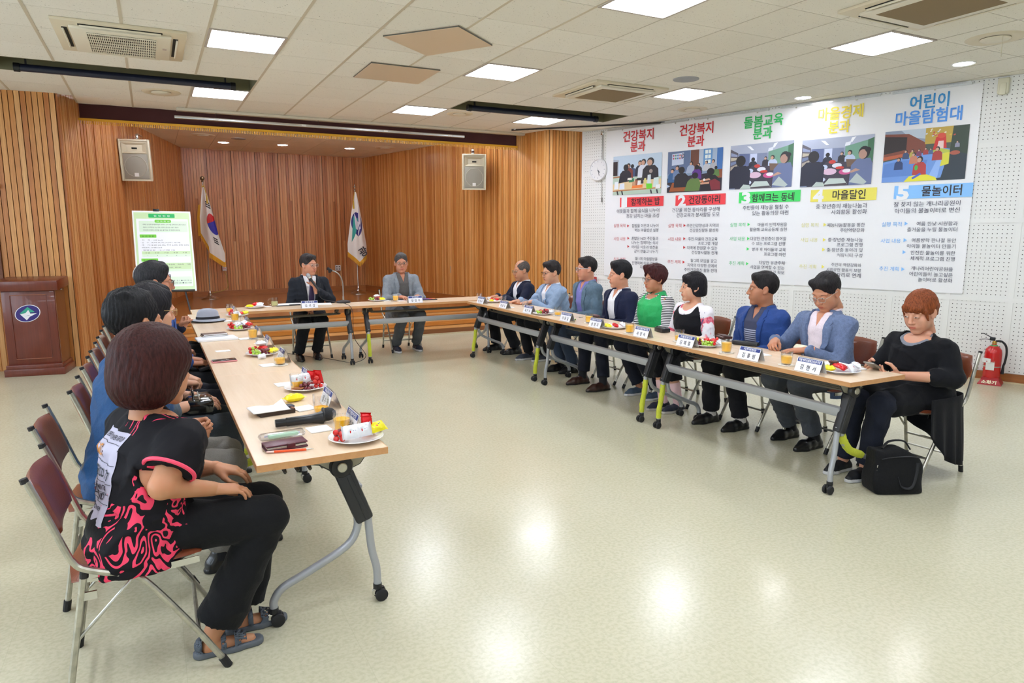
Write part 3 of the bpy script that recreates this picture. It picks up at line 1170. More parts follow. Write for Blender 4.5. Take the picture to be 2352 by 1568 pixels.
def emblem(parent, T, a, b, tilt):
    """oval emblem: navy ellipse with white rim, teal sail, folded white paper shape"""
    R = T @ Matrix.Rotation(tilt, 4, 'Z')
    ell = lambda k: [(a * k * math.cos(2 * PI * i / 40), b * k * math.sin(2 * PI * i / 40)) for i in range(40)]
    e = MB().prism(ell(1.0), 0, .001, R).build('emblem', PAPERW, parent, 0)
    MB().prism(ell(.94), .001, .0016, R).build('emblem_field', NAVY, e, 0)
    s = b
    MB().prism([(-.85 * s, -.02 * s), (.05 * s, .78 * s), (.75 * s, .16 * s), (.35 * s, .12 * s), (.08 * s, .02 * s)], .0016, .0021, T).build('emblem_sail', TEAL, e, 0)
    MB().prism([(-.78 * s, -.08 * s), (-.2 * s, .06 * s), (.1 * s, .42 * s), (.28 * s, -.02 * s), (.95 * s, .0 * s), (.2 * s, -.40 * s), (-.15 * s, -.82 * s)], .0021, .0026, T).build('emblem_fold', PAPERW, e, 0)
    MB().prism([(-.28 * s, -.36 * s), (.05 * s, -.27 * s), (.28 * s, -.30 * s), (.05 * s, -.23 * s)], .0026, .003, T).build('emblem_line', NAVY, e, 0)
    return e


emblem(o, frame((-.02, -.181, .70), (1, 0, 0), (0, 0, 1)), .125, .092, .32)
MB().box((W / 2 + .015, -.1, .955), (.012, .02, .01)).build('hinge', CHROME, o, 0)

# ------------------------------------------------------------------ easel with chart
tl, tr = Vector((-.249, 9.86, 1.853)), Vector((.408, 9.86, 1.85))
br, bl = Vector((.4545, 9.5, .905)), Vector((-.194, 9.5, .866))
o = thing('easel', 'black folding easel holding the green and white chart', 'easel', (.1, 9.8, 0))
OF = Vector((.1, 9.8, 0))


def e_(v):
    return Vector(v) - OF


xd = (tr - tl).normalized()
yd = (tl - bl).normalized()
nd = xd.cross(yd).normalized()
if nd.y > 0:
    nd = -nd
topc, botc = (tl + tr) / 2, (bl + br) / 2
back = -nd * .035
MB().tube([e_(topc + back + yd * .01), e_(botc + back + xd * .20), e_(Vector((.47, 9.36, .0)))], .011, 8).build('leg', BLACK2, o)
MB().tube([e_(topc + back + yd * .01), e_(botc + back - xd * .20), e_(Vector((-.22, 9.36, .0)))], .011, 8).build('leg', BLACK2, o)
MB().tube([e_(topc + back * 2), e_(Vector((.1, 9.99, .0)))], .011, 8).build('leg', BLACK2, o)
MB().box(e_(botc - yd * .012 - nd * .01), (.62, .05, .018), Matrix((xd, nd, xd.cross(nd))).transposed()).build('ledge', BLACK2, o, 0)
MB().box(e_(topc + yd * .012 - nd * .0), (.07, .035, .03), Matrix((xd, nd, xd.cross(nd))).transposed(), bev=.005).build('top_clip', BLACK, o)
CW, CHH = (tr - tl).length, (tl - bl).length
T = frame(bl + nd * .006, xd, yd)
if (T.to_3x3() @ Vector((0, 0, 1))).dot(nd) < 0:
    T = frame(bl + nd * .006, xd, yd)
ch = thing('chart_board', 'green bordered information chart board standing on the easel', 'chart', (0, 0, 0))
WH = M('chart_white', 'F2F2F8', .25)
GRN = M('chart_light_green', 'CDE5B4', .3)
GR2 = M('chart_pale_green', 'DDEFD8', .3)
GR3 = M('chart_green', '2FB866', .3)
GR4 = M('chart_lime', '7FD24A', .3)
INK = M('ink', '2E3140', .5)


def crect(x0, y0, x1, y1, z, mat, name='printed_block', rad=0.0):
    W_, H_ = CW, CHH
    X0, X1, Y0, Y1 = x0 * W_, x1 * W_, y0 * H_, y1 * H_
    if rad:
        p = []
        for cx, cy, a in ((X1 - rad, Y0 + rad, -PI / 2), (X1 - rad, Y1 - rad, 0), (X0 + rad, Y1 - rad, PI / 2), (X0 + rad, Y0 + rad, PI)):
            p += [(cx + rad * math.cos(a + PI / 8 * i), cy + rad * math.sin(a + PI / 8 * i)) for i in range(5)]
    else:
        p = [(X0, Y0), (X1, Y0), (X1, Y1), (X0, Y1)]
    return MB().prism(p, z - .0004, z, T, 0).build(name, mat, ch, 0)


MB().prism([(0, 0), (CW, 0), (CW, CHH), (0, CHH)], -.012, 0, T).build('board', M('white_frame', 'F4F4F4', .3), ch, 0)
crect(.025, .02, .975, .98, .0010, GRN)
crect(.06, .06, .945, .90, .0014, WH)
crect(.27, .915, .72, .965, .0018, GR3, rad=.008)
crect(.10, .735, .93, .875, .0018, GR2, rad=.012)
crect(.37, .852, .65, .89, .0022, GR4, rad=.014)
crect(.10, .665, .38, .705, .0018, GR4, rad=.006)
crect(.12, .427, .94, .497, .0018, GR2)
crect(.12, .462, .94, .497, .0021, GRN)
crect(.10, .37, .38, .408, .0018, GR4, rad=.006)
crect(.11, .245, .94, .352, .0018, GRN)
crect(.11, .245, .94, .272, .0021, GR2)
crect(.10, .08, .93, .18, .0018, GR2, rad=.012)


def ct(s, x0, x1, y, h, mat=None):
    text(s, mat or INK, ch, frame(T @ Vector((x0 * CW, y * CHH, .0026)), xd, yd), width=(x1 - x0) * CW, height=h)


ct('동 정 현 황', .36, .64, .928, .026, PAPERW)
ct('지 역 특 성', .40, .62, .861, .022, PAPERW)
ct('지하철 2호선과 동서울터미널이 위치하고 있어 서울 동북지역의 교통의 요충지', .165, .90, .822, .019)
ct('공원의 관리역할을 하는 경제 성장력이 활성한 서울의 중심지', .165, .77, .787, .019)
ct('아이산에 인접하고, 한강을 보는 활기있는 주거환경의 자리임', .165, .79, .752, .019)
ct('일 반 현 황', .14, .34, .675, .020)
for s, x1, y in (('지    적 : 1.05 km2', .48, .628), ('인    구 : 14,999 34,775 (16,597 / 18,178)', .78, .597), ('주    거 : 8,444 (56.3%), 주거 2,344, 공동 5,842', .93, .566),
                 ('주민조직 : 24개통 226개', .46, .535), ('행정인원 : 16 (사업 12)', .68, .504)):
    ct('· ' + s, .11, x1, y, .018)
ct('5 급       6 급       7 급       8 급       9 급', .18, .88, .472, .016)
ct('1           3           5           5           2', .21, .87, .437, .016)
ct('저소득주민현황', .13, .35, .379, .019)
ct('계    국민기초생활보호 수급자    저소득    기초', .16, .93, .325, .017)
ct('소 계    일반수급자    조건수급자    성장수급자', .30, .76, .288, .016)
ct('어린이집 12  ■ 공   원  5  ■ 교육기관 10', .42, .92, .125, .018)
ct('학교시설 17  ■ 보안동 344  ■ 방안 1,028', .42, .92, .095, .018)

# ------------------------------------------------------------------ flags on stands
def flag(name, label, base, top_z, dirx, kind):
    """gathered flag hanging from a pole on a chrome base"""
    o = thing(name, label, 'flag', base)
    MB().lathe([(.165, 0), (.165, .008), (.15, .022), (.11, .04), (.06, .06), (.035, .085), (.03, .10), (.036, .11), (.026, .12), (.02, .16), (0, .16)], n=36).build('base', CHROME, o)
    h = top_z - base[2]
    MB().tube([(0, 0, .1), (0, 0, h - .09)], .0125, 10).build('pole', M('pole_steel', 'C4C4C0', .25, .9), o)
    if kind == 'a':
        MB().lathe([(0, h - .1), (.02, h - .1), (.024, h - .085), (.014, h - .07), (.014, h - .06)], n=16).ball((0, 0, h - .03), .042, 16).build('finial', M('old_brass', '6E5A3C', .3, .7), o)
    else:
        MB().lathe([(0, h - .14), (.026, h - .14), (.03, h - .12), (.014, h - .10), (.028, h - .075), (.03, h - .055), (.012, h - .03), (.008, h)], n=16).build('finial', CHROME, o)
    # cloth: u 0..1 across (gathered), v 0..1 down
    H = 1.50 if kind == 'a' else 1.38
    zt = h - .16
    nu, nv = 41, 40
    d = Vector((dirx, 0, 0))

    def P(u, v):
        if kind == 'a':
            wtop, wbot = .02, .40
            w = wtop + (wbot - wtop) * min(1, v * 1.15) ** .85
            x = -.18 * min(1, v * 1.6) * 1.0 * (1 - .0) * .45 + u * w * 1.0 - .01
            drop = H * (v * (.80 + .20 * (1 - abs(u - .95)))) if u > .3 else H * v * (.62 + .60 * u)
            y = -.03 + .035 * math.sin(u * 9 + v * 1.2) * min(1, v * 3) - .10 * math.sin(u * PI) * v
        else:
            w = .03 + .37 * min(1, v * 1.2) ** .9
            x = (u - .5) * w
            drop = H * v * (.93 + .14 * (1 - abs(u - .55) * 2))
            y = -.04 - .10 * math.sin(u * PI) * min(1, v * 1.5) + .012 * math.sin(u * 14) * min(1, v * 2)
        return Vector((x, y, zt - drop))
    G = [[P(i / (nu - 1), j / (nv - 1)) for j in range(nv)] for i in range(nu)]
    mb = MB().sheet(G, nu, nv)
    cl = mb.build('cloth', FLAG[kind], o, 80)
    uv = cl.data.uv_layers.new(name='UVMap')
    for pl_ in cl.data.polygons:
        for li in pl_.loop_indices:
            vi = cl.data.loops[li].vertex_index
            uv.data[li].uv = (vi // nv / (nu - 1), 1 - (vi % nv) / (nv - 1))
    # gold fringe along the lower edge
    mb = MB()
    for i in range(60):
        u = i / 59
        p = P(u, 1)
        mb.tube([p + Vector((0, 0, .03)), p + Vector((rng.normal(0, .004), -.004, -.055))], [.004, .0055], 5)
    if kind == 'a':
        for i in range(44):
            p = P(0, .38 + .62 * i / 43)
            mb.tube([p + Vector((.004, 0, 0)), p + Vector((-.045, -.004, -.02))], [.0045, .0055], 5)
    tag(mb.build('fringe', GOLD, o, 60), kind='stuff')
    MB().sheet([[P(i / 59, 1) + Vector((0, -.004, z)) for z in (.0, .045)] for i in range(60)], 60, 2).build('gold_band', GOLD, o, 60)
    k = MB()
    s = 1 if kind == 'a' else -1
    k.tube(smooth_path([(0, -.015, h - .15), (s * .03, -.05, h - .22), (s * .05, -.06, h - .34)], 5), .007, 8)
    k.tube([(s * .05, -.06, h - .34), (s * .055, -.065, h - .50)], [.012, .02], 10)
    k.tube([(-.02, -.02, h - .19), (.025, -.03, h - .17)], .014, 8)
    k.build('tassel', M('tassel_gold', 'C9A93A', .6, bump=(150, .4)), o)
    return o


def flag_mat_a():
    m, t, b = new_mat('flag_taegeuk')
    N = NT(t)
    s = N.n('ShaderNodeSeparateXYZ', {0: N.n('ShaderNodeTexCoord').outputs['UV']})
    u, v = s.outputs[0], s.outputs[1]
    col = lin('E6E4DE')

    def disc(cu, cv, ru, rv):
        a = N.math('DIVIDE', N.math('SUBTRACT', u, cu), ru)
        c = N.math('DIVIDE', N.math('SUBTRACT', v, cv), rv)
        return N.math('LESS_THAN', N.math('ADD', N.math('MULTIPLY', a, a), N.math('MULTIPLY', c, c)), 1.0)

    def bar(u0, u1, v0, v1):
        a = N.math('MULTIPLY', N.math('GREATER_THAN', u, u0), N.math('LESS_THAN', u, u1))
        c = N.math('MULTIPLY', N.math('GREATER_THAN', v, v0), N.math('LESS_THAN', v, v1))
        return N.math('MULTIPLY', a, c)
    D = disc(.78, .50, .40, .135)
    c = N.mix(D, col, lin('2A2AA0'))
    top = N.math('MULTIPLY', D, N.math('GREATER_THAN', N.math('ADD', v, N.math('MULTIPLY', N.math('SUBTRACT', .72, u), .16)), .52))
    c = N.mix(top, c, lin('C21F24'))
    c = N.mix(disc(.66, .60, .22, .05), c, lin('C21F24')) if False else c
    blk = lin('15151A')
    for v0 in (.785, .755, .725):
        c = N.mix(bar(.40, .92, v0 - .022, v0 - .002), c, blk)
    for v0 in (.315, .285, .255):
        c = N.mix(bar(.62, .86, v0 - .022, v0 - .002), c, blk)
    N.link(c, b.inputs['Base Color'])
    b.inputs['Roughness'].default_value = .6
    b.inputs['Sheen Weight'].default_value = .2
    return m


def flag_mat_b():
    m, t, b = new_mat('flag_district')
    N = NT(t)
    s = N.n('ShaderNodeSeparateXYZ', {0: N.n('ShaderNodeTexCoord').outputs['UV']})
    u, v = s.outputs[0], s.outputs[1]

    def half(a, bb, c0):        # a*u + b*v > c
        return N.math('GREATER_THAN', N.math('ADD', N.math('MULTIPLY', u, a), N.math('MULTIPLY', v, bb)), c0)

    def poly(*hs):
        r = hs[0]
        for h in hs[1:]:
            r = N.math('MULTIPLY', r, h)
        return r
    a = N.math('DIVIDE', N.math('SUBTRACT', u, .50), .44)
    c_ = N.math('DIVIDE', N.math('SUBTRACT', v, .55), .165)
    D = N.math('LESS_THAN', N.math('ADD', N.math('MULTIPLY', a, a), N.math('MULTIPLY', c_, c_)), 1.0)
    c = N.mix(D, lin('ECEBE6'), lin('26227A'))
    sail = poly(half(1, 0, .17), half(0, -1, -.635), half(-1, -.0, -.60), half(-.9, 1, .08))
    c = N.mix(sail, c, lin('2E9C93'))
    w1 = poly(half(1.0, .62, .66), half(-1, -.35, -.92), half(0, 1, .47), half(-.30, -1, -.76))
    c = N.mix(w1, c, lin('D8D8E6'))
    w2 = poly(half(1.0, -.6, .27), half(-1, 0, -.84), half(-.55, 1, .10), half(.9, -1, -.10))
    c = N.mix(w2, c, lin('D8D8E6'))
    ln = poly(half(1, 0, .50), half(-1, 0, -.72), half(-.35, 1, .27), half(.35, -1, -.295))
    c = N.mix(ln, c, lin('26227A'))
    N.link(c, b.inputs['Base Color'])
    b.inputs['Roughness'].default_value = .6
    b.inputs['Sheen Weight'].default_value = .2
    return m


FLAG = {'a': flag_mat_a(), 'b': flag_mat_b()}
flag('flag_on_stand', 'white national flag with red and blue disc, furled on a chrome stand', (.94, 14.55, STAGE_Z), 2.64, 1, 'a')
fb = flag('flag_on_stand', 'white flag with navy oval emblem, furled on a chrome stand', (3.80, 14.35, STAGE_Z), 2.58, 1, 'b')
text('광', INK, fb, frame((.045, -.17, .77), (.86, 0, .5), (-.5, 0, .86)), height=.20, bold=.02)

# ------------------------------------------------------------------ wall loudspeakers
def speaker(label, c, rz, tilt=.12):
    o = thing('wall_speaker', label, 'speaker', c, rz)
    R = Matrix.Rotation(tilt, 3, 'X')
    w, h, d = .40, .58, .30
    cas = M('speaker_cream', 'D5CEB6', .5)
    poly = [(-w / 2, -d / 2), (w / 2, -d / 2), (w * .36, d / 2), (-w * .36, d / 2)]
    bm = MB().prism(poly, -h / 2, h / 2, R.to_4x4())
    bm.build('cabinet', cas, o, 20)
    mb = MB()
    for sx in (-1, 1):
        mb.box(R @ Vector((sx * (w / 2 - .012), -d / 2 - .008, 0)), (.024, .02, h), R, bev=.005)
    mb.box(R @ Vector((0, -d / 2 - .008, h / 2 - .012)), (w - .05, .02, .024), R, bev=.005).box(R @ Vector((0, -d / 2 - .008, -h / 2 + .012)), (w - .05, .02, .024), R, bev=.005)
    mb.build('front_rim', cas, o)
    MB().box(R @ Vector((0, -d / 2 - .006, -.085)), (w * .80, .018, h * .60), R, bev=.006).build('grille', M('speaker_grille', '9B988C', .6, bump=(500, .4)), o)
    ring = [R @ Vector((.145 * math.cos(a), -d / 2 - .016, -.085 + .145 * math.sin(a))) for a in np.linspace(0, 2 * PI, 36, endpoint=False)]
    MB().tube(ring, .004, 6, closed=True).build('ring', M('speaker_ring', 'B7B3A4', .5), o)
    MB().box(R @ Vector((.0, -d / 2 - .017, -.20)), (.055, .006, .05), R).build('badge', MAT_WHITE, o, 0)
    # horn: recessed flare in the upper part, built proud of the cabinet as a shallow funnel
    rim = [(-.16, .24), (.16, .24), (.16, .10), (-.16, .10)]
    thr = [(-.035, .18), (.035, .18), (.035, .155), (-.035, .155)]
    v = [R @ Vector((x, -d / 2 - .017, z)) for x, z in rim] + [R @ Vector((x, -d / 2 + .02, z)) for x, z in thr]
    MB().add(v, [(0, 1, 5, 4), (1, 2, 6, 5), (2, 3, 7, 6), (3, 0, 4, 7)]).build('horn', M('speaker_horn', 'C2BAA0', .5), o, 0)
    MB().box(R @ Vector((0, -d / 2 - .004, .167)), (.07, .004, .024), R, bev=.001).build('horn_throat', DARK, o)
    MB().tube([(0, .02, h / 2), (0, .06, h / 2 + .08), (0, .30, h / 2 + .08)], .014, 8).build('mount', CHROME, o)
    MB().box((0, 0, h / 2 + .03), (.05, .05, .08), bev=.01).build('clamp', CHROME, o)
    return o


speaker('cream loudspeaker on the slatted wall over the easel', (-.085, 11.6, 2.63), -.22)
speaker('cream loudspeaker on the slatted wall right of the flag with the navy emblem', (4.90, 10.85, 2.60), -.30)

# ------------------------------------------------------------------ things on the drilled wall
s, z = on_wall(1374, 390, .04)
o = thing('wall_clock', 'round white wall clock on the drilled white wall', 'clock', wall_pt(s, z, .02), WANG)
RX = rot_to((0, -1, 0))
MB().lathe([(0, -.01), (.165, -.01), (.17, .0), (.168, .03), (.158, .042), (.148, .04), (.145, .028)], n=48, rot=RX).build('case', M('clock_case', 'E2E2E4', .35), o)
MB().lathe([(0, .026), (.147, .026)], n=48, rot=RX).build('dial', M('clock_dial', 'DCDDF2', .4), o, 0)
mk = M('clock_mark', '6E6E8C', .5)
for k in range(12):
    a = k * PI / 6
    p = Vector((math.sin(a) * .125, -.0275, math.cos(a) * .125))
    MB().box(p, (.004 if k % 3 else .006, .002, .022), Matrix.Rotation(a, 3, 'Y')).build('hour_mark', mk, o, 0)
for a, l, w_ in ((math.radians(140), .06, .010), (math.radians(162), .095, .008)):
    MB().box((math.sin(a) * l / 2, -.031, math.cos(a) * l / 2), (w_, .002, l), Matrix.Rotation(a, 3, 'Y')).build('hand', INK, o, 0)
MB().tube([(0, -.033, 0), (-math.sin(2.83) * .03, -.033, -math.cos(2.83) * .03 + .005)], .001, 4).build('second_hand', INK, o)

# picture rail wires beside the clock
o = thing('blind_cord', 'thin hanging cord with a steel hook beside the wall clock', 'cord', wall_pt(.42, 3.05, .03), WANG)
MB().box((0, 0, .04), (.05, .03, .06), bev=.005).build('hook', CHROME, o)
MB().tube([(0, 0, .02), (.0, 0, -.55), (.01, 0, -.93)], .004, 6).tube([(.02, 0, .02), (.025, 0, -.5)], .003, 6).tube([(.01, 0, -.93), (.012, 0, -1.0)], .010, 6).build('wire', M('grey_wire', '7E7C78', .4, .5), o)

s, z = on_wall(2305, 194, .04)
o = thing('motion_sensor', 'small cream sensor box high on the drilled wall', 'sensor', wall_pt(s, 3.03, .0), WANG)
MB().box((0, -.03, .02), (.10, .05, .16), bev=.015).box((.0, -.055, -.01), (.06, .03, .12), bev=.012).build('case', M('sensor_cream', 'D9D6C0', .45), o)

s, z = on_wall(1839, 728, .0)
o = thing('power_outlet', 'white double power outlet with a black plug on the drilled wall', 'outlet', wall_pt(s, z, .014), WANG)
MB().box((0, -.008, 0), (.085, .014, .12), bev=.006).build('plate', MAT_WHITE, o)
for dz in (.028, -.028):
    MB().lathe([(0, .016), (.020, .016), (.023, .019), (.026, .016)], (0, 0, dz), 20, RX).build('socket', M('socket_grey', 'CFCFCF', .4), o)
MB().lathe([(.016, .016), (.018, .04), (.010, .055), (0, .055)], (0.0, 0, -.028), 12, RX).build('plug', BLACK, o)
o2 = thing('power_cable', 'black cable hanging from the outlet on the drilled wall', 'cable', wall_pt(s, z, .06), WANG)
MB().tube(smooth_path([(0, -.012, -.03), (.03, -.03, -.10), (.06, -.02, -.20), (.03, .0, -.32), (-.05, .02, -.42), (-.04, .02, -.56)], 6), .0045, 6).build('cord', BLACK, o2)
s, z = on_wall(1352, 640, .0)
o = thing('alarm_box', 'small red box on the drilled wall behind the man with pale-framed glasses', 'alarm', wall_pt(s + .12, z - .03, .02), WANG)
MB().box((0, -.02, 0), (.12, .05, .14), bev=.01).build('box', M('alarm_red', 'B31D1F', .4), o)

# outlets on the stage walls
for lb, c, kind in (('white outlet with red sticker beside the national flag', (1.27, 15.09, .89), 'r'), ('white double outlet on the back wall between the two seated men', (3.60, 15.25, .83), 'w'),
                    ('grey narrow switch plate on the right slatted stage wall', (5.0, 12.05, .90), 'g')):
    o = thing('wall_outlet', lb, 'outlet', c, -1.22 if kind == 'g' else .05)
    MB().box((0, -.01, 0), (.12 if kind == 'w' else .075, .03, .12 if kind != 'g' else .13), bev=.004).build('plate', M('plate_white', 'DADADA', .4) if kind != 'g' else M('plate_grey', '9A9A98', .4), o)
    if kind == 'r':
        MB().box((0, -.027, .02), (.055, .003, .012)).box((0, -.027, -.015), (.055, .003, .012)).build('sticker', M('alarm_red'), o, 0)
        MB().tube(smooth_path([(0, -.02, -.05), (.03, -.03, -.2), (.02, -.03, -.42), (-.3, -.06, -.50), (-.33, -.08, -.53)], 5), .006, 6).build('cord', M('cord_yellow', 'A9923A', .5), o)
    else:
        for dx in ((-.028, .028) if kind == 'w' else (0,)):
            for dz in (.026, -.026):
                MB().lathe([(0, .026), (.012, .026), (.015, .029)], (dx, 0, dz), 14, RX).build('socket', M('socket_dark', '55504C', .4), o)

# ------------------------------------------------------------------ fire extinguisher
c = wall_pt(5.70, 0, .17)
o = thing('fire_extinguisher', 'red fire extinguisher standing in its plastic base by the drilled wall', 'extinguisher', (c.x, c.y, .0), WANG + .06)
RED = M('extinguisher_red', 'C11316', .22, coat=.4)
MB().lathe([(0, .06), (.074, .06), (.078, .07), (.078, .33), (.072, .365), (.05, .395), (.024, .41), (.02, .425), (0, .425)], n=36).build('cylinder', RED, o)
MB().lathe([(.034, .398), (.036, .404), (.026, .416)], n=24).build('collar', M('green_ring', '3E8B4B', .4), o)
MB().lathe([(0, .42), (.02, .42), (.022, .44), (.015, .455), (0, .455)], n=16).build('valve', M('brass', 'B58B3E', .3, .8), o)
MB().lathe([(.0785, .185), (.0795, .187), (.0795, .193), (.0785, .195)], n=36).build('band', STEEL, o)
MB().box((-.02, 0, .475), (.05, .028, .035), bev=.006).tube(smooth_path([(-.0, 0, .48), (-.05, 0, .50), (-.10, 0, .525), (-.125, 0, .52)], 4), .009, 8, flat=.5).tube(smooth_path([(-.02, 0, .465), (-.08, 0, .468), (-.135, 0, .458)], 4), .007, 8, flat=.5).build('handle', BLACK, o)
MB().tube(smooth_path([(.01, 0, .455), (.06, 0, .455), (.10, 0, .41), (.112, 0, .33), (.105, 0, .24), (.095, 0, .20)], 6), .0105, 10).tube([(.096, 0, .20), (.092, 0, .115)], [.011, .016], 10).build('hose', RUBBER, o)
MB().box((-.045, -.0795, .255), (.085, .004, .045), Matrix.Rotation(-.45, 3, 'Z')).build('label', M('label_white', 'DADAD6', .5), o, 0)
tagp = MB().box((-.01, -.084, .205), (.075, .003, .095), Matrix.Rotation(-.05, 3, 'Z')).build('inspection_tag', M('label_white'), o, 0)
MB().box((-.01, -.0862, .247), (.072, .002, .01), Matrix.Rotation(-.05, 3, 'Z')).build('tag_stripe', M('alarm_red'), o, 0)
MB().tube([(-.01, -.08, .25), (0, -.03, .43)], .0015, 4).build('tag_string', M('gold_fringe'), o)
MB().lathe([(.118, 0), (.115, .012), (.09, .05), (.085, .075), (.079, .075)], n=4, sx=1.25, sy=1.25, rot=Matrix.Rotation(PI / 4, 3, 'Z')).build('base', M('base_red', 'A3151C', .3), o, 0)
text('소화기', M('sign_cream', 'EDE3C2', .5), o, frame((-.07, -.104, .017), (1, 0, 0), (0, .5, 1)), width=.13, height=.042, bold=.03)
# ------------------------------------------------------------------ printed banner on the drilled wall
BOFF = 0.032
ban = thing('banner', 'wide white vinyl banner with five coloured columns of text and photographs', 'banner', (0, 0, 0))
s0, z1 = on_wall(1395, 300, BOFF)
s1, _ = on_wall(2238, 400, BOFF)
s0b, z0 = on_wall(1395, 632, BOFF)
z1, z0 = 3.11, .918
s0, s1 = .50, 5.34
VIN = M('banner_vinyl', 'E9E9EC', .38, bump=(6, .05))
nu, nv = 60, 14


def bump_off(u, v):
    return 0.004 * math.sin(u * 23 + v * 2) * (.3 + .7 * v) + .003 * math.sin(u * 57)


mb = MB()
G = [[wall_pt(s0 + (s1 - s0) * i / nu, z1 + (z0 - z1) * j / nv, BOFF - .006 + .25 * bump_off(i / nu, j / nv)) for j in range(nv + 1)] for i in range(nu + 1)]
mb.sheet(G, nu + 1, nv + 1)
mb.build('vinyl_sheet', VIN, ban, 80)
mb = MB()
for a, b in ((.52, 1.9), (2.0, 3.05), (3.2, 4.35), (4.48, 5.24)):
    c = wall_pt((a + b) / 2, 3.118, BOFF)
    mb.box(c, (b - a, .012, .022), Matrix.Rotation(WANG, 3, 'Z'))
mb.build('hanging_rail', M('aluminium'), ban, 0)
for q in (.8, 1.7, 2.2, 2.9, 3.4, 4.1, 4.9):
    MB().tube([wall_pt(q, 3.10, BOFF), wall_pt(q, 3.10, BOFF + .006)], .010, 10).build('grommet', STEEL, ban)
CR = {'A': (1390, 440, 7.128), 'B': (1660, 420, 6.357), 'C': (2000, 400, 5.407), 'D': (1390, 280, 8.11), 'E': (1550, 0, 2.904)}
PO = BOFF + .0012


def cp(crop, x, y, off=PO):
    ox, oy, k = CR[crop]
    return on_wall(ox + x / k, oy + y / k, off)


def brect(a, b, c, d, off, mat, name='colour_bar'):
    """rectangle on the wall between s a..b and z c..d"""
    MB().add([wall_pt(a, c, off), wall_pt(b, c, off), wall_pt(b, d, off), wall_pt(a, d, off)], [(0, 1, 2, 3)]).build(name, mat, ban, 0)


def bt(crop, s, x0, x1, ya, yb, mat, bold=0.0, sq=None, off=PO + .0012):
    a, za = cp(crop, x0, ya)
    b, zb = cp(crop, x1, yb)
    text(s, mat, ban, frame(wall_pt(a, (za + zb) / 2, off), WDIR, (0, 0, 1)), width=b - a, bold=bold, squeeze=sq)


CRED, CGREEN, CYEL, CBLUE, CBLUE2 = M('print_red', 'C8242B', .5), M('print_green', '24B45A', .5), M('print_yellow', 'E3CF45', .5), M('print_blue', '2F8FD0', .5), M('print_blue2', '4F94E6', .5)
BRED, BGREEN, BYEL, BBLUE = M('bar_red', 'EA4048', .45), M('bar_green', '3FD765', .45), M('bar_yellow', 'E9DD5C', .45), M('bar_blue', '86C0F8', .45)
LRED, LGREEN, LYEL, LBLUE = M('label_red', 'C65A62', .5), M('label_green', '58C583', .5), M('label_yellow', 'DAD68A', .5), M('label_blue', '6DB2EE', .5)
NAVYT = M('print_navy', '2A2C48', .5)
BLKT = M('print_black', '2A2228', .5)
for s, x0, x1, ya, yb, mat in (('건강복지', 335, 900, 355, 305, CRED), ('분과', 470, 745, 540, 522, CRED), ('건강복지', 1385, 2012, 245, 185, CRED), ('분과', 1530, 1842, 447, 425, CRED)):
    bt('D', s, x0, x1, ya, yb, mat, .022, 1.12)
for s, x0, x1, ya, yb, mat in (('돌봄교육', 460, 722, 850, 825, CGREEN), ('분과', 520, 648, 922, 915, CGREEN), ('마을경제', 955, 1256, 797, 775, CYEL), ('분과', 1022, 1168, 883, 873, CYEL),
                               ('어린이', 1565, 1828, 722, 700, CBLUE), ('마을탐험대', 1470, 1914, 830, 793, CBLUE2)):
    bt('E', s, x0, x1, ya, yb, mat, .022, 1.12)
BARS = [('A', 245, 957, (95, 75), (250, 238), BRED, '1', 268, 340, '함께하는 밥', 425, 893, 212), ('A', 1155, 1975, (60, 30), (230, 208), BRED, '2', 1195, 1325, '건강동아리', 1365, 1880, 186),
        ('B', 240, 1140, (135, 103), (297, 270), BGREEN, '3', 280, 410, '함께크는 동네', 425, 1042, 258), ('B', 1290, 2255, (103, 65), (278, 248), BYEL, '4', 1325, 1480, '마을달인', 1600, 2082, 228),
        ('C', 296, 1278, (148, 102), (308, 278), BBLUE, '5', 330, 485, '물놀이터', 628, 1128, 257)]
WHT = M('print_white', 'ECECF0', .45)
for cr, x0, x1, (yl, yr), (bl_, br_), mat, num, n0, n1, ttl, t0, t1, tb in BARS:
    a, za = cp(cr, x0, yl)
    b, zb = cp(cr, x1, yr)
    _, zc = cp(cr, x0, bl_)
    _, zd = cp(cr, x1, br_)
    zt, zl = (za + zb) / 2, (zc + zd) / 2
    brect(a, b, zl, zt, PO, mat)
    sa, _ = cp(cr, n0, yl)
    sb, _ = cp(cr, n1, yl)
    text(num, WHT, ban, frame(wall_pt(sa, zl - .004, PO + .001), WDIR, (0, 0, 1)), width=sb - sa, height=(zt - zl) * 1.42, bold=.05)
    if num == '1':
        g0, _ = cp(cr, 325, yl)
        g1, _ = cp(cr, 360, yl)
        brect(g0, g1, zl - .002, zt + .002, PO + .0006, WHT)
    bt(cr, ttl, t0, t1, tb + 3, tb - 8, BLKT, .018, 1.12)
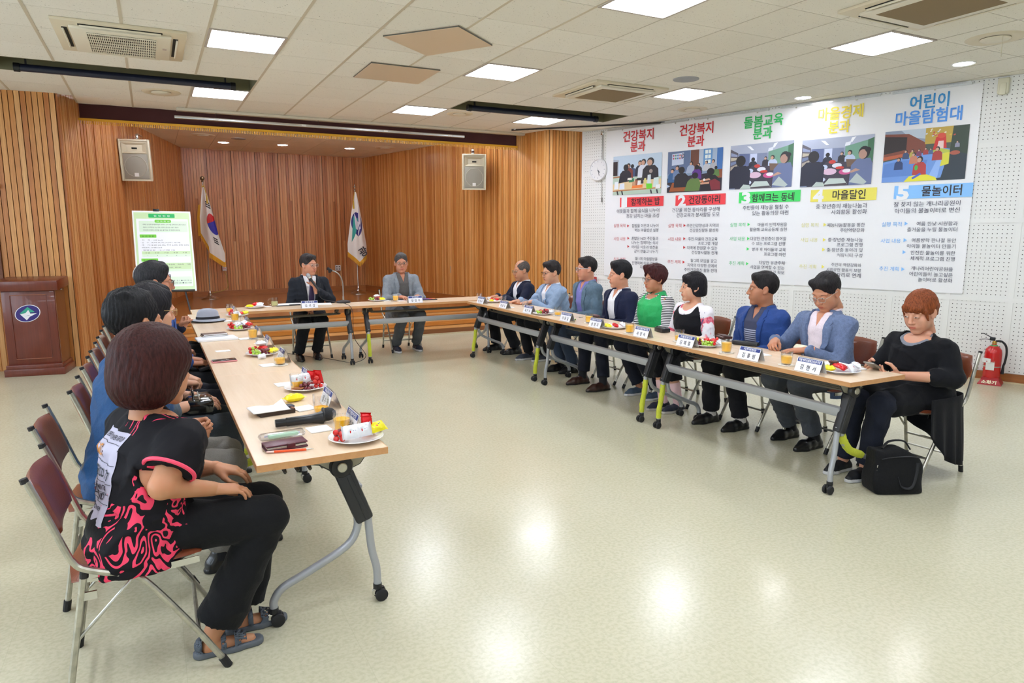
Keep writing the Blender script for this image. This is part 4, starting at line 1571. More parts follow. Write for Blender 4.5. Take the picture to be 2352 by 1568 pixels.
T_A = [('이웃들과 함께 음식을 나누어', 190, 885, 340), ('정감 넘치는 마을 조성', 345, 880, 422), ('건강을 위한 동아리를 구성해', 1095, 1872, 322), ('건강교육과 봉사활동 도모', 1168, 1868, 408),
       ('집밥을 이웃과 나누어', 437, 872, 580), ('먹는 마을밥상 실행', 485, 870, 652), ('혼밥은 NO! 주민들과', 432, 868, 788), ('나누는 함께하는 식사', 432, 866, 858), ('어려운 이웃과 반찬을', 432, 862, 930),
       ('같이 만들고 나누기', 475, 860, 1000), ('월 1회 마을밥상을', 490, 856, 1120), ('진행하며 마을공동체', 437, 856, 1195), ('지원사업 공모', 570, 852, 1262),
       ('주민건강향상과 지역의', 1335, 1855, 578), ('건강증진활동 활성화', 1382, 1853, 655), ('주민 자율의 건강교육', 1358, 1838, 798), ('프로그램 개설', 1520, 1838, 870),
       ('지역에 환원할 수 있는', 1338, 1836, 945), ('건강봉사활동 전개', 1415, 1834, 1022), ('월 2회 모임을 갖고', 1395, 1826, 1155), ('지역의 다양한 곳에서', 1345, 1826, 1232), ('주민건강증진 활동 전개', 1292, 1826, 1308)]
T_B = [('주민들이 재능을 펼칠 수', 293, 962, 382), ('있는 활동의장 마련', 428, 957, 465), ('중·장년층의 재능나눔과', 1360, 2108, 365), ('사회활동 활성화', 1582, 2103, 450),
       ('마을의 인적자원을', 510, 938, 630), ('활용해 교육공동체 실현', 392, 933, 702), ('다양한 연령층이 참여할', 402, 927, 835), ('수 있는 프로그램 진행', 422, 910, 907), ('방과 후 아이들의 교육', 428, 918, 993), ('프로그램 마련', 600, 915, 1065),
       ('다양한 유관주체', 528, 903, 1188), ('사업을 연계할 수 있는', 398, 900, 1255), ('마을공간 확보', 577, 898, 1327),
       ('재능나눔활동을 통한', 1522, 2073, 638), ('주민역량강화', 1712, 2068, 713), ('중·장년층 재능나눔', 1535, 2043, 853), ('프로그램 진행', 1665, 2040, 927), ('중·장년층 동아리 및', 1515, 2040, 1003), ('커뮤니티 구성', 1665, 2036, 1080),
       ('주민의 역량강화와', 1582, 2020, 1218), ('사회공헌 활동이 보람', 1510, 2018, 1292), ('있는 일자리로 연계', 1440, 2014, 1370)]
T_C = [('잘 찾지 않는 개나리공원이', 285, 1110, 392), ('아이들의 물놀이터로 변신', 297, 1103, 475), ('여름 한낮 시원함과', 568, 1077, 635), ('즐거움을 누릴 물놀이터', 450, 1072, 708), ('여름방학 한나절 동안', 507, 1058, 842), ('아이들 물놀이터 만들기', 447, 1052, 915),
       ('안전한 물놀이를 위한', 493, 1047, 998), ('체계적 프로그램 진행', 490, 1042, 1070), ('개나리어린이공원을', 497, 1018, 1195), ('어린이들이 놀고싶은', 475, 1015, 1265), ('놀이터로 활성화', 585, 1010, 1335)]
for cr, L_ in (('A', T_A), ('B', T_B), ('C', T_C)):
    for s, x0, x1, y in L_:
        bt(cr, s, x0, x1, y, y, NAVYT, 0, 1.02)
for cr, xs, mat in (('A', ((140, 330, 580), (140, 332, 795), (137, 326, 1130)), LRED), ('A', ((1030, 1248, 583), (1028, 1242, 800), (1020, 1233, 1172)), LRED),
                    ('B', ((108, 328, 635), (100, 322, 838), (90, 308, 1195)), LGREEN), ('B', ((1145, 1395, 640), (1135, 1385, 855), (1115, 1365, 1245)), LYEL),
                    ('C', ((135, 382, 645), (123, 370, 850), (102, 345, 1195)), LBLUE)):
    for s, (x0, x1, y) in zip(('실행 목적', '사업 내용', '추진 계획'), xs):
        bt(cr, s, x0, x1, y, y, mat, 0, 1.02)


def tri(cr, x, y, mat):
    a, z = cp(cr, x, y)
    h = .022
    MB().add([wall_pt(a, z - h, PO), wall_pt(a + .034, z, PO), wall_pt(a, z + h, PO)], [(0, 1, 2)]).build('arrow_mark', mat, ban, 0)


for cr, mat, L_ in (('A', CRED, ((362, 560), (365, 762), (365, 895), (1283, 553), (1280, 770), (1278, 912), (1268, 1152))), ('B', BGREEN, ((362, 605), (357, 812), (350, 963), (342, 1177))),
                    ('B', BYEL, ((1472, 610), (1462, 830), (1453, 972), (1445, 1223))), ('C', BBLUE, ((420, 613), (407, 818), (395, 967), (380, 1178)))):
    for x, y in L_:
        tri(cr, x, y, mat)


# the five printed photographs: flat shapes of ink one over the other
def picture(quad, bg):
    (cr, pts) = quad
    q = [cp(cr, *p) for p in pts]              # TL TR BR BL
    a, b = (q[0][0] + q[3][0]) / 2, (q[1][0] + q[2][0]) / 2
    c, d = (q[2][1] + q[3][1]) / 2, (q[0][1] + q[1][1]) / 2
    st = {'mb': MB(), 'k': 0, 'mats': []}

    def poly(p, col):
        mat = M('ink_' + col, col, .45)
        if mat not in st['mats']:
            st['mats'].append(mat)
        st['k'] += 1
        off = PO + .00002 * st['k']
        p = [(min(1, max(0, x)), min(1, max(0, y))) for x, y in p]
        st['mb'].add([wall_pt(a + (b - a) * x, c + (d - c) * y, off) for x, y in p], [list(range(len(p)))], st['mats'].index(mat))

    def ell(x, y, rx, ry, col, n=14):
        poly([(x + rx * math.cos(2 * PI * i / n), y + ry * math.sin(2 * PI * i / n)) for i in range(n)], col)

    def man(x, y, h, top, hair='1E1A1E', face='C79B84', lean=0.0, w=1.0):
        """half figure rising from y"""
        k = h * .42 * w
        poly([(x - k * .62, y), (x - k * .56 + lean, y + h * .52), (x - k * .30 + lean, y + h * .68), (x + k * .30 + lean, y + h * .68), (x + k * .56 + lean, y + h * .52), (x + k * .62, y)], top)
        ell(x + lean * 1.3, y + h * .83, k * .26, h * .17, hair)
        if face:
            ell(x + lean * 1.3 - k * .06, y + h * .79, k * .19, h * .125, face)
    poly([(0, 0), (1, 0), (1, 1), (0, 1)], bg)
    return poly, ell, man, st


def end_pic(st):
    st['mb'].build('printed_photo', st['mats'], ban, 0)


po, el, mn, st = picture(('D', [(150, 635), (1058, 578), (1038, 1330), (145, 1360)]), 'BFD2E6')
po([(0, .92), (.02, .45), (.12, .45), (.12, .90)], 'A9B4C8'); po([(0, .86), (.0, .5), (.095, .5), (.095, .86)], '2E2024')
po([(0, .50), (1, .42), (1, 0), (0, 0)], 'B4C8B8'); po([(0, .47), (.16, .49), (.16, .45), (0, .44)], 'A9714F')
mn(.41, .45, .32, '3B4D72', face=None); mn(.33, .42, .38, '7A3326'); mn(.57, .45, .40, '23263A'); mn(.64, .42, .46, 'D6DAE6'); mn(.25, .28, .50, '22212C', face=None, lean=.02)
mn(.78, .30, .60, '1F1A22', w=1.1); el(.79, .56, .035, .05, '9A8A84')
po([(0, .28), (.35, .34), (1, .36), (1, .13), (0, .12)], 'E0C79A'); po([(0, .12), (1, .15), (1, .12), (0, .09)], 'B87B50')
for x, y, w, h, c in ((.08, .25, .05, .10, 'E6EAF2'), (.20, .22, .06, .08, 'DCE2F0'), (.40, .36, .06, .05, '2E7A52'), (.50, .30, .035, .09, 'A0604A'), (.57, .28, .05, .06, 'E8E8EA'), (.45, .27, .04, .06, 'C99A78'),
                      (.62, .34, .03, .08, '3A3134'), (.68, .32, .025, .08, 'D8CE7E'), (.76, .36, .04, .12, 'CFDAE2'), (.90, .28, .06, .12, 'CFE0DE'), (.36, .40, .05, .03, 'E8E4DC'), (.55, .38, .05, .03, '23201F'), (.94, .17, .05, .05, 'F0F0F2')):
    po([(x - w, y - h), (x + w * .9, y - h * .95), (x + w * .8, y + h), (x - w * .8, y + h * .9)], c)
po([(.42, .22), (.63, .24), (.63, .16), (.40, .15)], 'F0813A'); po([(.70, .26), (.82, .25), (.82, .13), (.71, .12)], '6FD62E')
for x in (.08, .18, .78, .9):
    po([(x, .10), (x + .03, .10), (x + .05, 0), (x + .02, 0)], '30323A')
end_pic(st)
po, el, mn, st = picture(('D', [(1170, 560), (2200, 472), (2165, 1275), (1152, 1318)]), '7F93AE')
po([(0, 1), (.42, 1), (.42, .5), (0, .45)], '5C6E92'); po([(.08, .94), (.30, .96), (.30, .68), (.08, .66)], 'C2CCE2')
for i in range(10):
    el(.11 + .04 * (i % 5), .90 - .07 * (i // 5), .014, .022, ('B0405A', '4C8F6B', '3F5FA6', 'C0553F', '7A4C9A')[i % 5])
el(.28, .88, .028, .06, '22223A'); el(.28, .88, .018, .038, 'D0CCDA'); el(.28, .88, .009, .02, 'B02A3A')
po([(.43, 1), (.58, 1), (.58, .5), (.43, .5)], '6B4030'); po([(.58, 1), (.66, 1), (.66, .5), (.58, .5)], 'AEB9CA'); po([(.66, 1), (.82, 1), (.81, .5), (.66, .5)], '5D8FC4')
for i in range(4):
    for j in range(2):
        po([(.69 + .055 * j, .97 - .115 * i), (.735 + .055 * j, .97 - .115 * i), (.735 + .055 * j, .885 - .115 * i), (.69 + .055 * j, .885 - .115 * i)], 'DCE4E0')
po([(.82, 1), (.9, 1), (.9, .45), (.82, .45)], '9DAEC6'); po([(.9, 1), (1, 1), (1, .5), (.9, .5)], '3E6EAE')
po([(0, .35), (1, .45), (1, 0), (0, 0)], '2A2230'); po([(.04, .02), (.40, .02), (.40, .22), (.1, .24)], '9C5428'); po([(.88, .5), (1, .5), (1, .3), (.9, .3)], '8A4A2C')
mn(.42, .45, .28, '9FAAC4', lean=.02); mn(.58, .42, .26, '26242E'); mn(.72, .48, .24, 'B9BAC0'); mn(.84, .48, .26, 'A8AAB2'); mn(.10, .25, .34, '2C5C8E'); mn(.19, .32, .34, '6C82AA'); mn(.27, .12, .50, '1D1B26', face=None, w=1.1)
mn(.55, .30, .34, '5A2C86', face=None); mn(.89, .34, .24, '56763C', face=None); mn(.47, .02, .44, '5F7A3E', face=None, lean=.04, w=1.2); mn(.80, .02, .52, '1C1A22', face=None, w=1.2)
po([(.78, .24), (.88, .28), (.97, .20), (.98, .02), (.82, .02)], '7A2430'); po([(.60, .26), (.78, .30), (.80, .26), (.62, .22)], 'C9977C'); po([(.62, .2), (.78, .22), (.78, .17), (.63, .16)], 'C9977C'); el(.69, .27, .02, .03, 'E4DEDC'); el(.66, .23, .02, .025, 'C06A3A')
po([(0, .2), (.06, .16), (0, .12)], 'B8C8E2')
end_pic(st)
for quad in (('E', [(372, 970), (795, 938), (778, 1247), (363, 1262)]), ('E', [(852, 937), (1335, 893), (1307, 1228), (834, 1248)])):
    po, el, mn, st = picture(quad, '8C97B4')
    po([(0, 1), (1, 1), (1, .90), (.62, .78), (.12, .80), (0, .92)], 'A9B0C6'); po([(.27, .96), (.33, .95), (.39, .86), (.35, .86)], 'F2F4FA'); po([(.70, .97), (.76, .99), (.71, .88), (.68, .88)], 'F2F4FA'); po([(.62, .88), (.70, .90), (.68, .82), (.61, .81)], 'E4E8F2')
    po([(0, .92), (.13, .82), (.14, .45), (0, .2)], '5A5560')
    for i in range(6):
        po([(.01, .84 - .11 * i), (.12, .78 - .07 * i), (.12, .74 - .07 * i), (.01, .76 - .11 * i)], ('8C96B8', 'B9AE9A', '6F7DA2', 'A99C8E', '7987B0', '9A8E86')[i])
    po([(.15, .80), (.32, .79), (.32, .45), (.15, .45)], '5F6A94'); po([(.33, .78), (.44, .78), (.44, .5), (.33, .5)], 'C8D0EC'); po([(.44, .78), (.60, .78), (.60, .5), (.44, .5)], '7C86A6'); po([(.62, .80), (.92, .9), (.92, .4), (.62, .5)], '6E9A86'); po([(.92, .9), (1, .94), (1, .35), (.92, .4)], '3E6B4E')
    mn(.58, .48, .22, '2A2730'); mn(.38, .42, .28, '2A2A38', face=None); mn(.70, .42, .30, 'B4C2DE', lean=-.01); po([(.2, .52), (1, .46), (1, 0), (.1, 0)], '3A3444')
    for x, y, rx, ry, c in ((.45, .50, .05, .04, 'C23B34'), (.52, .42, .07, .05, 'D8DCE8'), (.42, .30, .10, .07, 'D8B8D0'), (.56, .37, .06, .03, 'C8362C'), (.64, .28, .09, .06, 'C8508A'), (.66, .30, .06, .04, 'E6E2EC'), (.34, .40, .05, .05, 'C4D0EA'), (.3, .14, .07, .05, 'C6CEE6')):
        el(x, y, rx, ry, c)
    po([(.64, .54), (.80, .52), (.80, .38), (.66, .38)], '6B5344')
    mn(.14, .02, .74, '1E2034', face=None, lean=.03, w=1.0); po([(.22, .40), (.34, .56), (.38, .54), (.28, .36)], '1E2034'); mn(.88, .0, .78, '66729A', face='B08A7C', hair='1A161C', w=.9); po([(.78, .34), (.70, .28), (.72, .25), (.84, .30)], 'B8907E'); el(.93, .70, .04, .05, '1A161C')
    po([(.34, .02), (.42, .16), (.62, .15), (.68, .02)], 'BFCCC8'); po([(.33, .03), (.67, .05), (.67, .0), (.33, .0)], '4A4248'); po([(.70, .06), (.80, .24), (.94, .05), (.9, .0)], 'B4C0BE'); po([(.18, 0), (.24, .10), (.34, .08), (.36, 0)], 'B8C6C0')
    end_pic(st)
po, el, mn, st = picture(('E', [(1405, 882), (1978, 825), (1926, 1190), (1378, 1222)]), '4A5248')
po([(0, 1), (.5, 1), (.5, .72), (0, .72)], '8A94AA'); po([(.2, 1), (.55, 1), (.52, .80), (.30, .86)], 'B8C4D2'); po([(0, .95), (.30, .92), (.52, .72), (.5, .55), (0, .45)], '7A4030'); po([(0, .9), (.28, .86), (.28, .62), (0, .55)], '2A1E1E')
po([(.5, 1), (.92, 1), (.9, .70), (.5, .70)], 'B79A3E'); po([(.82, 1), (1, 1), (1, .4), (.80, .55)], '2A3A2A'); po([(.70, .62), (1, .46), (1, 0), (.64, 0)], '24303A')
for i in range(16):
    x, y = .5 + .38 * rng.random(), .78 + .18 * rng.random()
    po([(x, y), (x + .022, y + .012), (x + .016, y + .035), (x - .004, y + .02)], ('E6DCCB', 'C9D2DE', 'D3B33A', 'C24A3C')[i % 4])
po([(.60, .58), (.63, .82), (.74, .84), (.76, .60)], 'C92A26'); po([(.645, .58), (.66, .74), (.72, .74), (.725, .58)], 'E4C8C4'); el(.69, .84, .05, .05, 'D24A34')
po([(0, .40), (.30, .48), (.72, .60), (.80, .58), (.72, .05), (.3, 0), (0, 0)], '6D97DC'); po([(.02, .36), (.25, .42), (.55, .40), (.5, .12), (0, .10)], '5B84CC')
po([(.55, .55), (.70, .60), (.80, .56), (.80, .50), (.66, .52)], 'B8C34A'); po([(.70, .50), (.80, .52), (.80, .30), (.70, .26)], 'D8D23C'); po([(.66, .40), (.72, .44), (.68, .05), (.56, .02)], '8FB4EE'); po([(.28, 0), (.34, .10), (.52, .14), (.66, .06), (.68, 0)], 'E2DC3A')
po([(0, .5), (.32, .56), (.32, .50), (0, .43)], 'B65A38'); el(.86, .50, .06, .04, 'A85640')
for x, y, h, c in ((.28, .44, .18, '3A4A6E'), (.36, .46, .16, 'B4A24A'), (.44, .48, .14, '7A3A5A'), (.52, .50, .14, 'A23A3A'), (.58, .5, .12, '48608A'), (.20, .24, .24, '2C3F6E'), (.46, .12, .36, 'B23A36'), (.66, .38, .26, 'A2342E'), (.38, .34, .22, 'C07A5E'), (.88, .6, .12, '8A8AA0')):
    mn(x, y, h, c, w=.9)
po([(.37, .07), (.47, .16), (.49, .13), (.39, .04)], '4A62C8'); el(.42, .26, .02, .05, '3FAE4A')
end_pic(st)
# ------------------------------------------------------------------ things on the tables
PORC = M('porcelain', 'EFEFEF', .2, coat=.3)
GLASS = clear_mat('clear_glass', (.985, .99, .99), .02, .5)
ACRYL = clear_mat('clear_acrylic', (.96, .97, .97), .05, .7)
JUICE = M('orange_juice', 'FFC21A', .3)
PAPER = M('paper_white', 'F1F1F1', .6)
GRAPE_G = M('grape_green', 'A8C84A', .25, var=(60, .12), coat=.3)
GRAPE_R = M('grape_red', '6E1F2A', .25, var=(60, .25), coat=.3)
TOMATO = M('tomato_red', 'CF2018', .2, coat=.4)
FOIL_R = M('foil_red', 'D4161A', .22, .25, bump=(45, .35))
FOIL_Y = M('foil_yellow', 'F0E21A', .28, .1, bump=(45, .3))
FOIL_W = M('foil_white', 'E6E8EE', .3, .15, bump=(45, .35))
INKB = M('ink_blue', '3A4A9A', .4)


def packet_mesh(name, mat, l, w, h, dots):
    n, k = 12, 8
    top, bot = [], []
    for i in range(n + 1):
        u = i / n * 2 - 1
        a, b = [], []
        for j in range(k + 1):
            v = j / k * 2 - 1
            ridge = .12 * math.sin(u * 8 + v * 5) + .10 * math.sin(u * 5 - v * 7)
            t = max(0, (1 - abs(u / .80) ** 3.5)) ** .5 * max(0, (1 - abs(v) ** 3)) ** .5 if abs(u) < .8 else 0
            flare = 1.0 + (.10 if abs(u) > .85 else -.06 if abs(u) > .7 else 0)
            a.append((u * l / 2, v * w / 2 * flare, h * .5 + h * .5 * t * (1 + ridge)))
            b.append((u * l / 2, v * w / 2 * flare, h * .5 - h * .5 * t))
        top.append(a)
        bot.append(b)
    mb = MB().sheet(top, n + 1, k + 1).sheet([r[::-1] for r in bot], n + 1, k + 1)
    if dots:
        for c, x, y, sx, sy in dots:
            mb.box((x * l, y * w, h * 1.0), (sx * l, sy * w, .0012), mi=c)
    return mb.mesh(name, [mat, INKB, FOIL_R, M('ink_gold', 'C9A23A', .4)], 45)


PK = {'white': packet_mesh('wrapper', FOIL_W, .082, .056, .034, [(1, .10, .05, .14, .05), (1, .10, -.08, .12, .04), (2, -.12, .0, .05, .18)]),
      'red': packet_mesh('wrapper', FOIL_R, .088, .046, .030, [(0, 0, 0, .01, .01)]),
      'yellow': packet_mesh('wrapper', FOIL_Y, .098, .05, .034, [(1, .05, .05, .05, .16), (1, .13, .05, .05, .16), (2, -.1, -.06, .08, .14)])}
PKN = {'white': 'white foil snack packet', 'red': 'red foil snack packet', 'yellow': 'yellow foil snack packet'}


def packet(kind, pos, rz, how, where, rx=0.0, ry=0.0, s=1.0):
    o = link('snack_packet', PK[kind], None, pos)
    o.rotation_euler = (rx, ry, rz)
    o.scale = (s, s, s)
    tag(o, '%s, %s, %s' % (PKN[kind], how, where), 'snack', 'wrapped snacks on the plates')
    return o


ball_me = {}


def bunch(kind, pos, n, spread, where, how=''):
    mat, nm, cat, r = {'green': (GRAPE_G, 'green_grapes', 'grapes', .0105), 'red': (GRAPE_R, 'red_grapes', 'grapes', .0105), 'tomato': (TOMATO, 'cherry_tomatoes', 'tomatoes', .0125), 'date': (M('date_brown', '4A1F14', .3, coat=.3), 'dates', 'dates', .013)}[kind]
    one = {'green': 'grape', 'red': 'grape', 'tomato': 'cherry_tomato', 'date': 'date'}[kind]
    lab = {'green': 'bunch of green grapes', 'red': 'bunch of dark red grapes', 'tomato': 'cluster of red cherry tomatoes', 'date': 'pile of wrinkled brown dates'}[kind]
    key = (kind,)
    if key not in ball_me:
        rr = (r, r, r * 1.2) if kind in ('green', 'red') else (r * .9, r * .9, r * 1.8) if kind == 'date' else (r, r, r)
        ball_me[key] = MB().ball((0, 0, 0), rr, 10).mesh(one, mat, 180)
    o = thing({'green': 'grape_bunch', 'red': 'grape_bunch', 'tomato': 'tomato_cluster', 'date': 'date_pile'}[kind], lab + ' on ' + where, cat, pos, 0, 'fruit on the plates')
    lay = []
    for i in range(n):
        for t in range(20):
            a, q = rng.random() * 2 * PI, spread * math.sqrt(rng.random())
            x, y = q * math.cos(a), q * math.sin(a) * .75
            z = r
            for (X, Y, Z) in lay:
                d = math.hypot(x - X, y - Y)
                if d < 1.8 * r:
                    z = max(z, Z + math.sqrt(max(0, (1.85 * r) ** 2 - d * d)))
            if z < r * 3.2:
                break
        lay.append((x, y, z))
        g = link(one, ball_me[key], o, (x, y, z))
        g.rotation_euler = (rng.random() * 2, rng.random() * 2, 0)
    if kind in ('green', 'red'):
        mb = MB()
        mb.tube(smooth_path([(-.02, 0, .02), (0, .01, .032), (.025, .012, .045), (.04, .0, .05)], 3), .0012, 5)
        mb.tube([(0, .01, .032), (.01, -.012, .036)], .001, 5)
        mb.build('stalk', M('stalk_brown', '6B4F2C', .7), o)
    return o


PLATE_ME = MB().lathe([(0, .004), (.07, .004), (.082, .008), (.112, .018), (.115, .0195), (.113, .0215), (.082, .012), (.07, .008), (0, .008)], n=40).lathe([(.045, .0), (.06, .0), (.062, .004)], n=30).mesh('plate', PORC, 40)
PLATES = [((818, 1010), 'the plate at the near corner of the left row'), ((702, 894), 'the plate behind the loose yellow packet'), ((603, 815), 'the plate near the pink phone'),
          ((551, 757), 'the plate between the grey hat and the stacked papers'), ((545, 726), 'the plate close behind the grey hat'), ((586, 707), 'the plate left of the glass mug'),
          ((866, 691), 'the plate before the man in the pale grey jacket'), ((1133, 694), 'the plate at the far end of the right row'), ((1248, 722), 'the plate in front of the light blue jacket'),
          ((1412, 754), 'the plate before the man in the navy jacket'), ((1624, 795), 'the plate in front of the bright blue jacket'), ((1931, 855), 'the plate at the near end of the right row')]
PC = []
for (p, w) in PLATES:
    c = at_z(p[0], p[1], TT)
    PC.append(c)
    tag(link('plate', PLATE_ME, None, (c.x, c.y, TT)), 'round white porcelain saucer: ' + w, 'plate', 'snack plates')


SHORT = ['near-corner plate', 'plate by the loose yellow packet', 'plate by the pink phone', 'plate in front of the hat', 'plate behind the hat', 'plate by the mug',
         'pale grey jacket plate', 'far right-row plate', 'light blue jacket plate', 'navy jacket plate', 'bright blue jacket plate', 'near right-row plate']


def pk(i, kind, dx, dy, dz, rz, how, rx=0.0, ry=0.0):
    c = PC[i]
    return packet(kind, (c.x + dx, c.y + dy, TT + .010 + dz), rz, how, SHORT[i], rx, ry)


def bn(i, kind, dx, dy, n, sp, dz=0.0):
    c = PC[i]
    return bunch(kind, (c.x + dx, c.y + dy, TT + .009 + dz), n, sp, 'the ' + SHORT[i])


U = 1.25
pk(0, 'white', -.035, -.045, .040, .1, 'upright at the front left', U)
pk(0, 'white', .012, -.035, .040, .2, 'upright at the front centre', U)
pk(0, 'red', .045, -.005, .044, 1.2, 'standing on end beside the white ones', 0, 1.2)
pk(0, 'red', .055, .045, .044, 1.0, 'standing on end at the back', 0, 1.3)
pk(0, 'yellow', .085, .015, .02, .5, 'leaning at the rim', .7)
bn(0, 'tomato', -.068, -.015, 4, .02)
bn(0, 'red', -.045, .04, 8, .03)
pk(1, 'white', -.045, .01, .045, .2, 'upright at the left', U)
pk(1, 'white', -.005, .02, .048, .4, 'upright in the middle', U)
pk(1, 'red', .035, .01, .045, .9, 'standing on end in the middle', 0, 1.2)
pk(1, 'red', .07, .012, .045, .9, 'standing by the name card', 0, 1.2)
bn(1, 'red', -.005, -.05, 10, .035)
bn(1, 'tomato', .06, -.035, 5, .025)
o = thing('cracker_stack', 'two brown crackers on the plate behind the loose yellow packet', 'cracker', (PC[1].x - .06, PC[1].y - .045, TT + .012), .5)
for k in range(2):
    MB().lathe([(0, 0), (.026, 0), (.028, .003), (.026, .007), (0, .007)], (.012 * k, -.01 * k, .008 * k), 20).build('cracker', M('cracker', 'A5673B', .7, bump=(200, .3)), o)
bn(2, 'tomato', -.055, .04, 7, .03)
bn(2, 'green', -.05, -.03, 9, .03)
bn(2, 'red', .02, -.02, 9, .03)
pk(2, 'red', .01, .05, .02, .8, 'leaning at the back')
pk(2, 'yellow', .07, -.01, .005, .9, 'lying at the right rim')
pk(2, 'white', .0, .06, .05, .3, 'topmost of the heap')
bn(3, 'tomato', -.065, .02, 9, .03)
bn(3, 'green', -.02, -.045, 9, .035)
bn(3, 'red', .05, -.03, 10, .035)
pk(3, 'white', -.01, .05, .02, .3, 'lying at the back left', .6)
pk(3, 'white', .045, .055, .03, .9, 'lying at the back right', .6)
pk(3, 'red', .08, .03, .02, 1.0, 'at the right rim', .4)
bn(4, 'tomato', -.06, .0, 9, .03)
pk(4, 'white', -.01, -.04, .012, .7, 'lying at the front', .7)
pk(4, 'red', .035, .0, .005, .9, 'in the middle')
pk(4, 'yellow', .08, .035, .005, .8, 'at the rim')
pk(5, 'yellow', -.06, -.02, .0, -.3, 'at the left rim')
pk(5, 'red', .0, .02, .012, -.5, 'lying in the middle')
pk(5, 'red', .02, .055, .02, .2, 'lying at the back')
pk(5, 'white', .055, -.01, .018, -.4, 'leaning at the right', .5)
bn(6, 'green', -.06, .02, 11, .035)
bn(6, 'red', -.01, -.04, 8, .03)
pk(6, 'red', .03, .03, .01, .3, 'lying at the back')
pk(6, 'white', .01, .05, .035, .4, 'on top at the back')
pk(6, 'yellow', .055, -.02, .0, .1, 'at the right rim')
pk(7, 'white', -.03, .07, .02, 1.5, 'leaning at the far rim', .8)
pk(7, 'red', -.01, .02, .012, 1.1, 'in the middle')
pk(7, 'red', .05, .0, .012, 1.4, 'at the people side')
pk(7, 'yellow', -.045, -.04, .0, 1.3, 'at the near rim')
pk(8, 'red', -.0, .055, .005, 1.2, 'at the far rim')
pk(8, 'red', .05, .03, .012, 1.6, 'towards the man')
bn(8, 'green', -.06, .0, 8, .03)
bn(8, 'red', .0, -.05, 12, .035)
pk(8, 'white', .075, -.035, .005, .6, 'at the rim towards the people')
pk(9, 'yellow', -.055, .05, .0, 1.2, 'at the far rim')
pk(9, 'yellow', -.07, .0, .0, 1.2, 'at the front rim')
pk(9, 'red', .005, .02, .008, .9, 'in the middle', .4)
pk(9, 'red', -.02, -.04, .008, 1.0, 'at the near rim', .3)
pk(9, 'white', .055, -.03, .015, .7, 'at the people side', .6)
pk(10, 'yellow', -.02, .085, .012, 1.2, 'at the far rim', .3)
pk(10, 'red', .04, .045, .015, 1.0, 'at the back')
pk(10, 'red', .07, .0, .015, 1.3, 'at the people side')
bn(10, 'red', -.055, .02, 14, .04)
bn(10, 'green', -.03, -.045, 16, .045)
pk(10, 'white', .06, -.055, .015, .6, 'at the near rim', .6)
bn(10, 'tomato', .0, -.09, 3, .015, .008)
pk(11, 'yellow', -.055, .045, .0, 1.3, 'lying at the front rim')
pk(11, 'red', .015, .03, .012, 1.2, 'lying in the middle')
pk(11, 'red', -.02, -.02, .015, .4, 'leaning over the front', .5)
bn(11, 'date', .03, .075, 4, .03, .012)
pk(11, 'white', .0, -.06, .02, .3, 'leaning at the near side', .9)
pk(11, 'white', .055, -.055, .025, .7, 'lying at the people side', .4)

# glasses of juice on scalloped paper coasters
GH = .092


def glass(px, py, level, label, coaster=True):
    c = at_z(px, py, TT)
    o = thing('juice_glass', label, 'glass', (c.x, c.y, TT + (.003 if coaster else 0)), rng.random() * 3, 'juice glasses')
    n = 20
    prof = [(0, .004), (.028, .004), (.030, .0), (.033, .004), (.036, .03), (.039, GH), (.0375, GH), (.0345, .03), (.031, .010), (0, .010)]
    mb = MB().lathe(prof, n=n)
    for k in range(10):
        a = 2 * PI * k / 10
        p0, p1 = Vector((.0365 * math.cos(a), .0365 * math.sin(a), .03)), Vector((.0395 * math.cos(a + .25), .0395 * math.sin(a + .25), GH - .02))
        mb.tube([p0, p1], .0012, 4)
    mb.build('tumbler', GLASS, o)
    if level > 0:
        h = .011 + (GH - .016) * level
        MB().lathe([(0, .0105), (.0305, .0105), (.034, .03), (.034 + .003 * (h - .03) / .06, h), (0, h)], n=n).build('juice', JUICE, o)
    if coaster:
        cs = MB().lathe([(0, .0), (.05, .0), (.052, .0015), (.05, .003), (0, .003)], n=24)
        for i, v in enumerate(cs.v):
            a = math.atan2(v[1], v[0])
            r = math.hypot(v[0], v[1])
            if r > .045:
                k = 1 + .04 * math.cos(a * 12)
                cs.v[i] = (v[0] * k, v[1] * k, v[2])
        q = cs.build('paper_coaster', M('coaster', 'D6D0C4', .8, var=(120, .15)), None)
        q.location = (c.x, c.y, TT + .0002)
        tag(q, 'scalloped paper coaster under the ' + label.replace('tumbler', 'glass'), 'coaster', 'paper coasters')
    return o


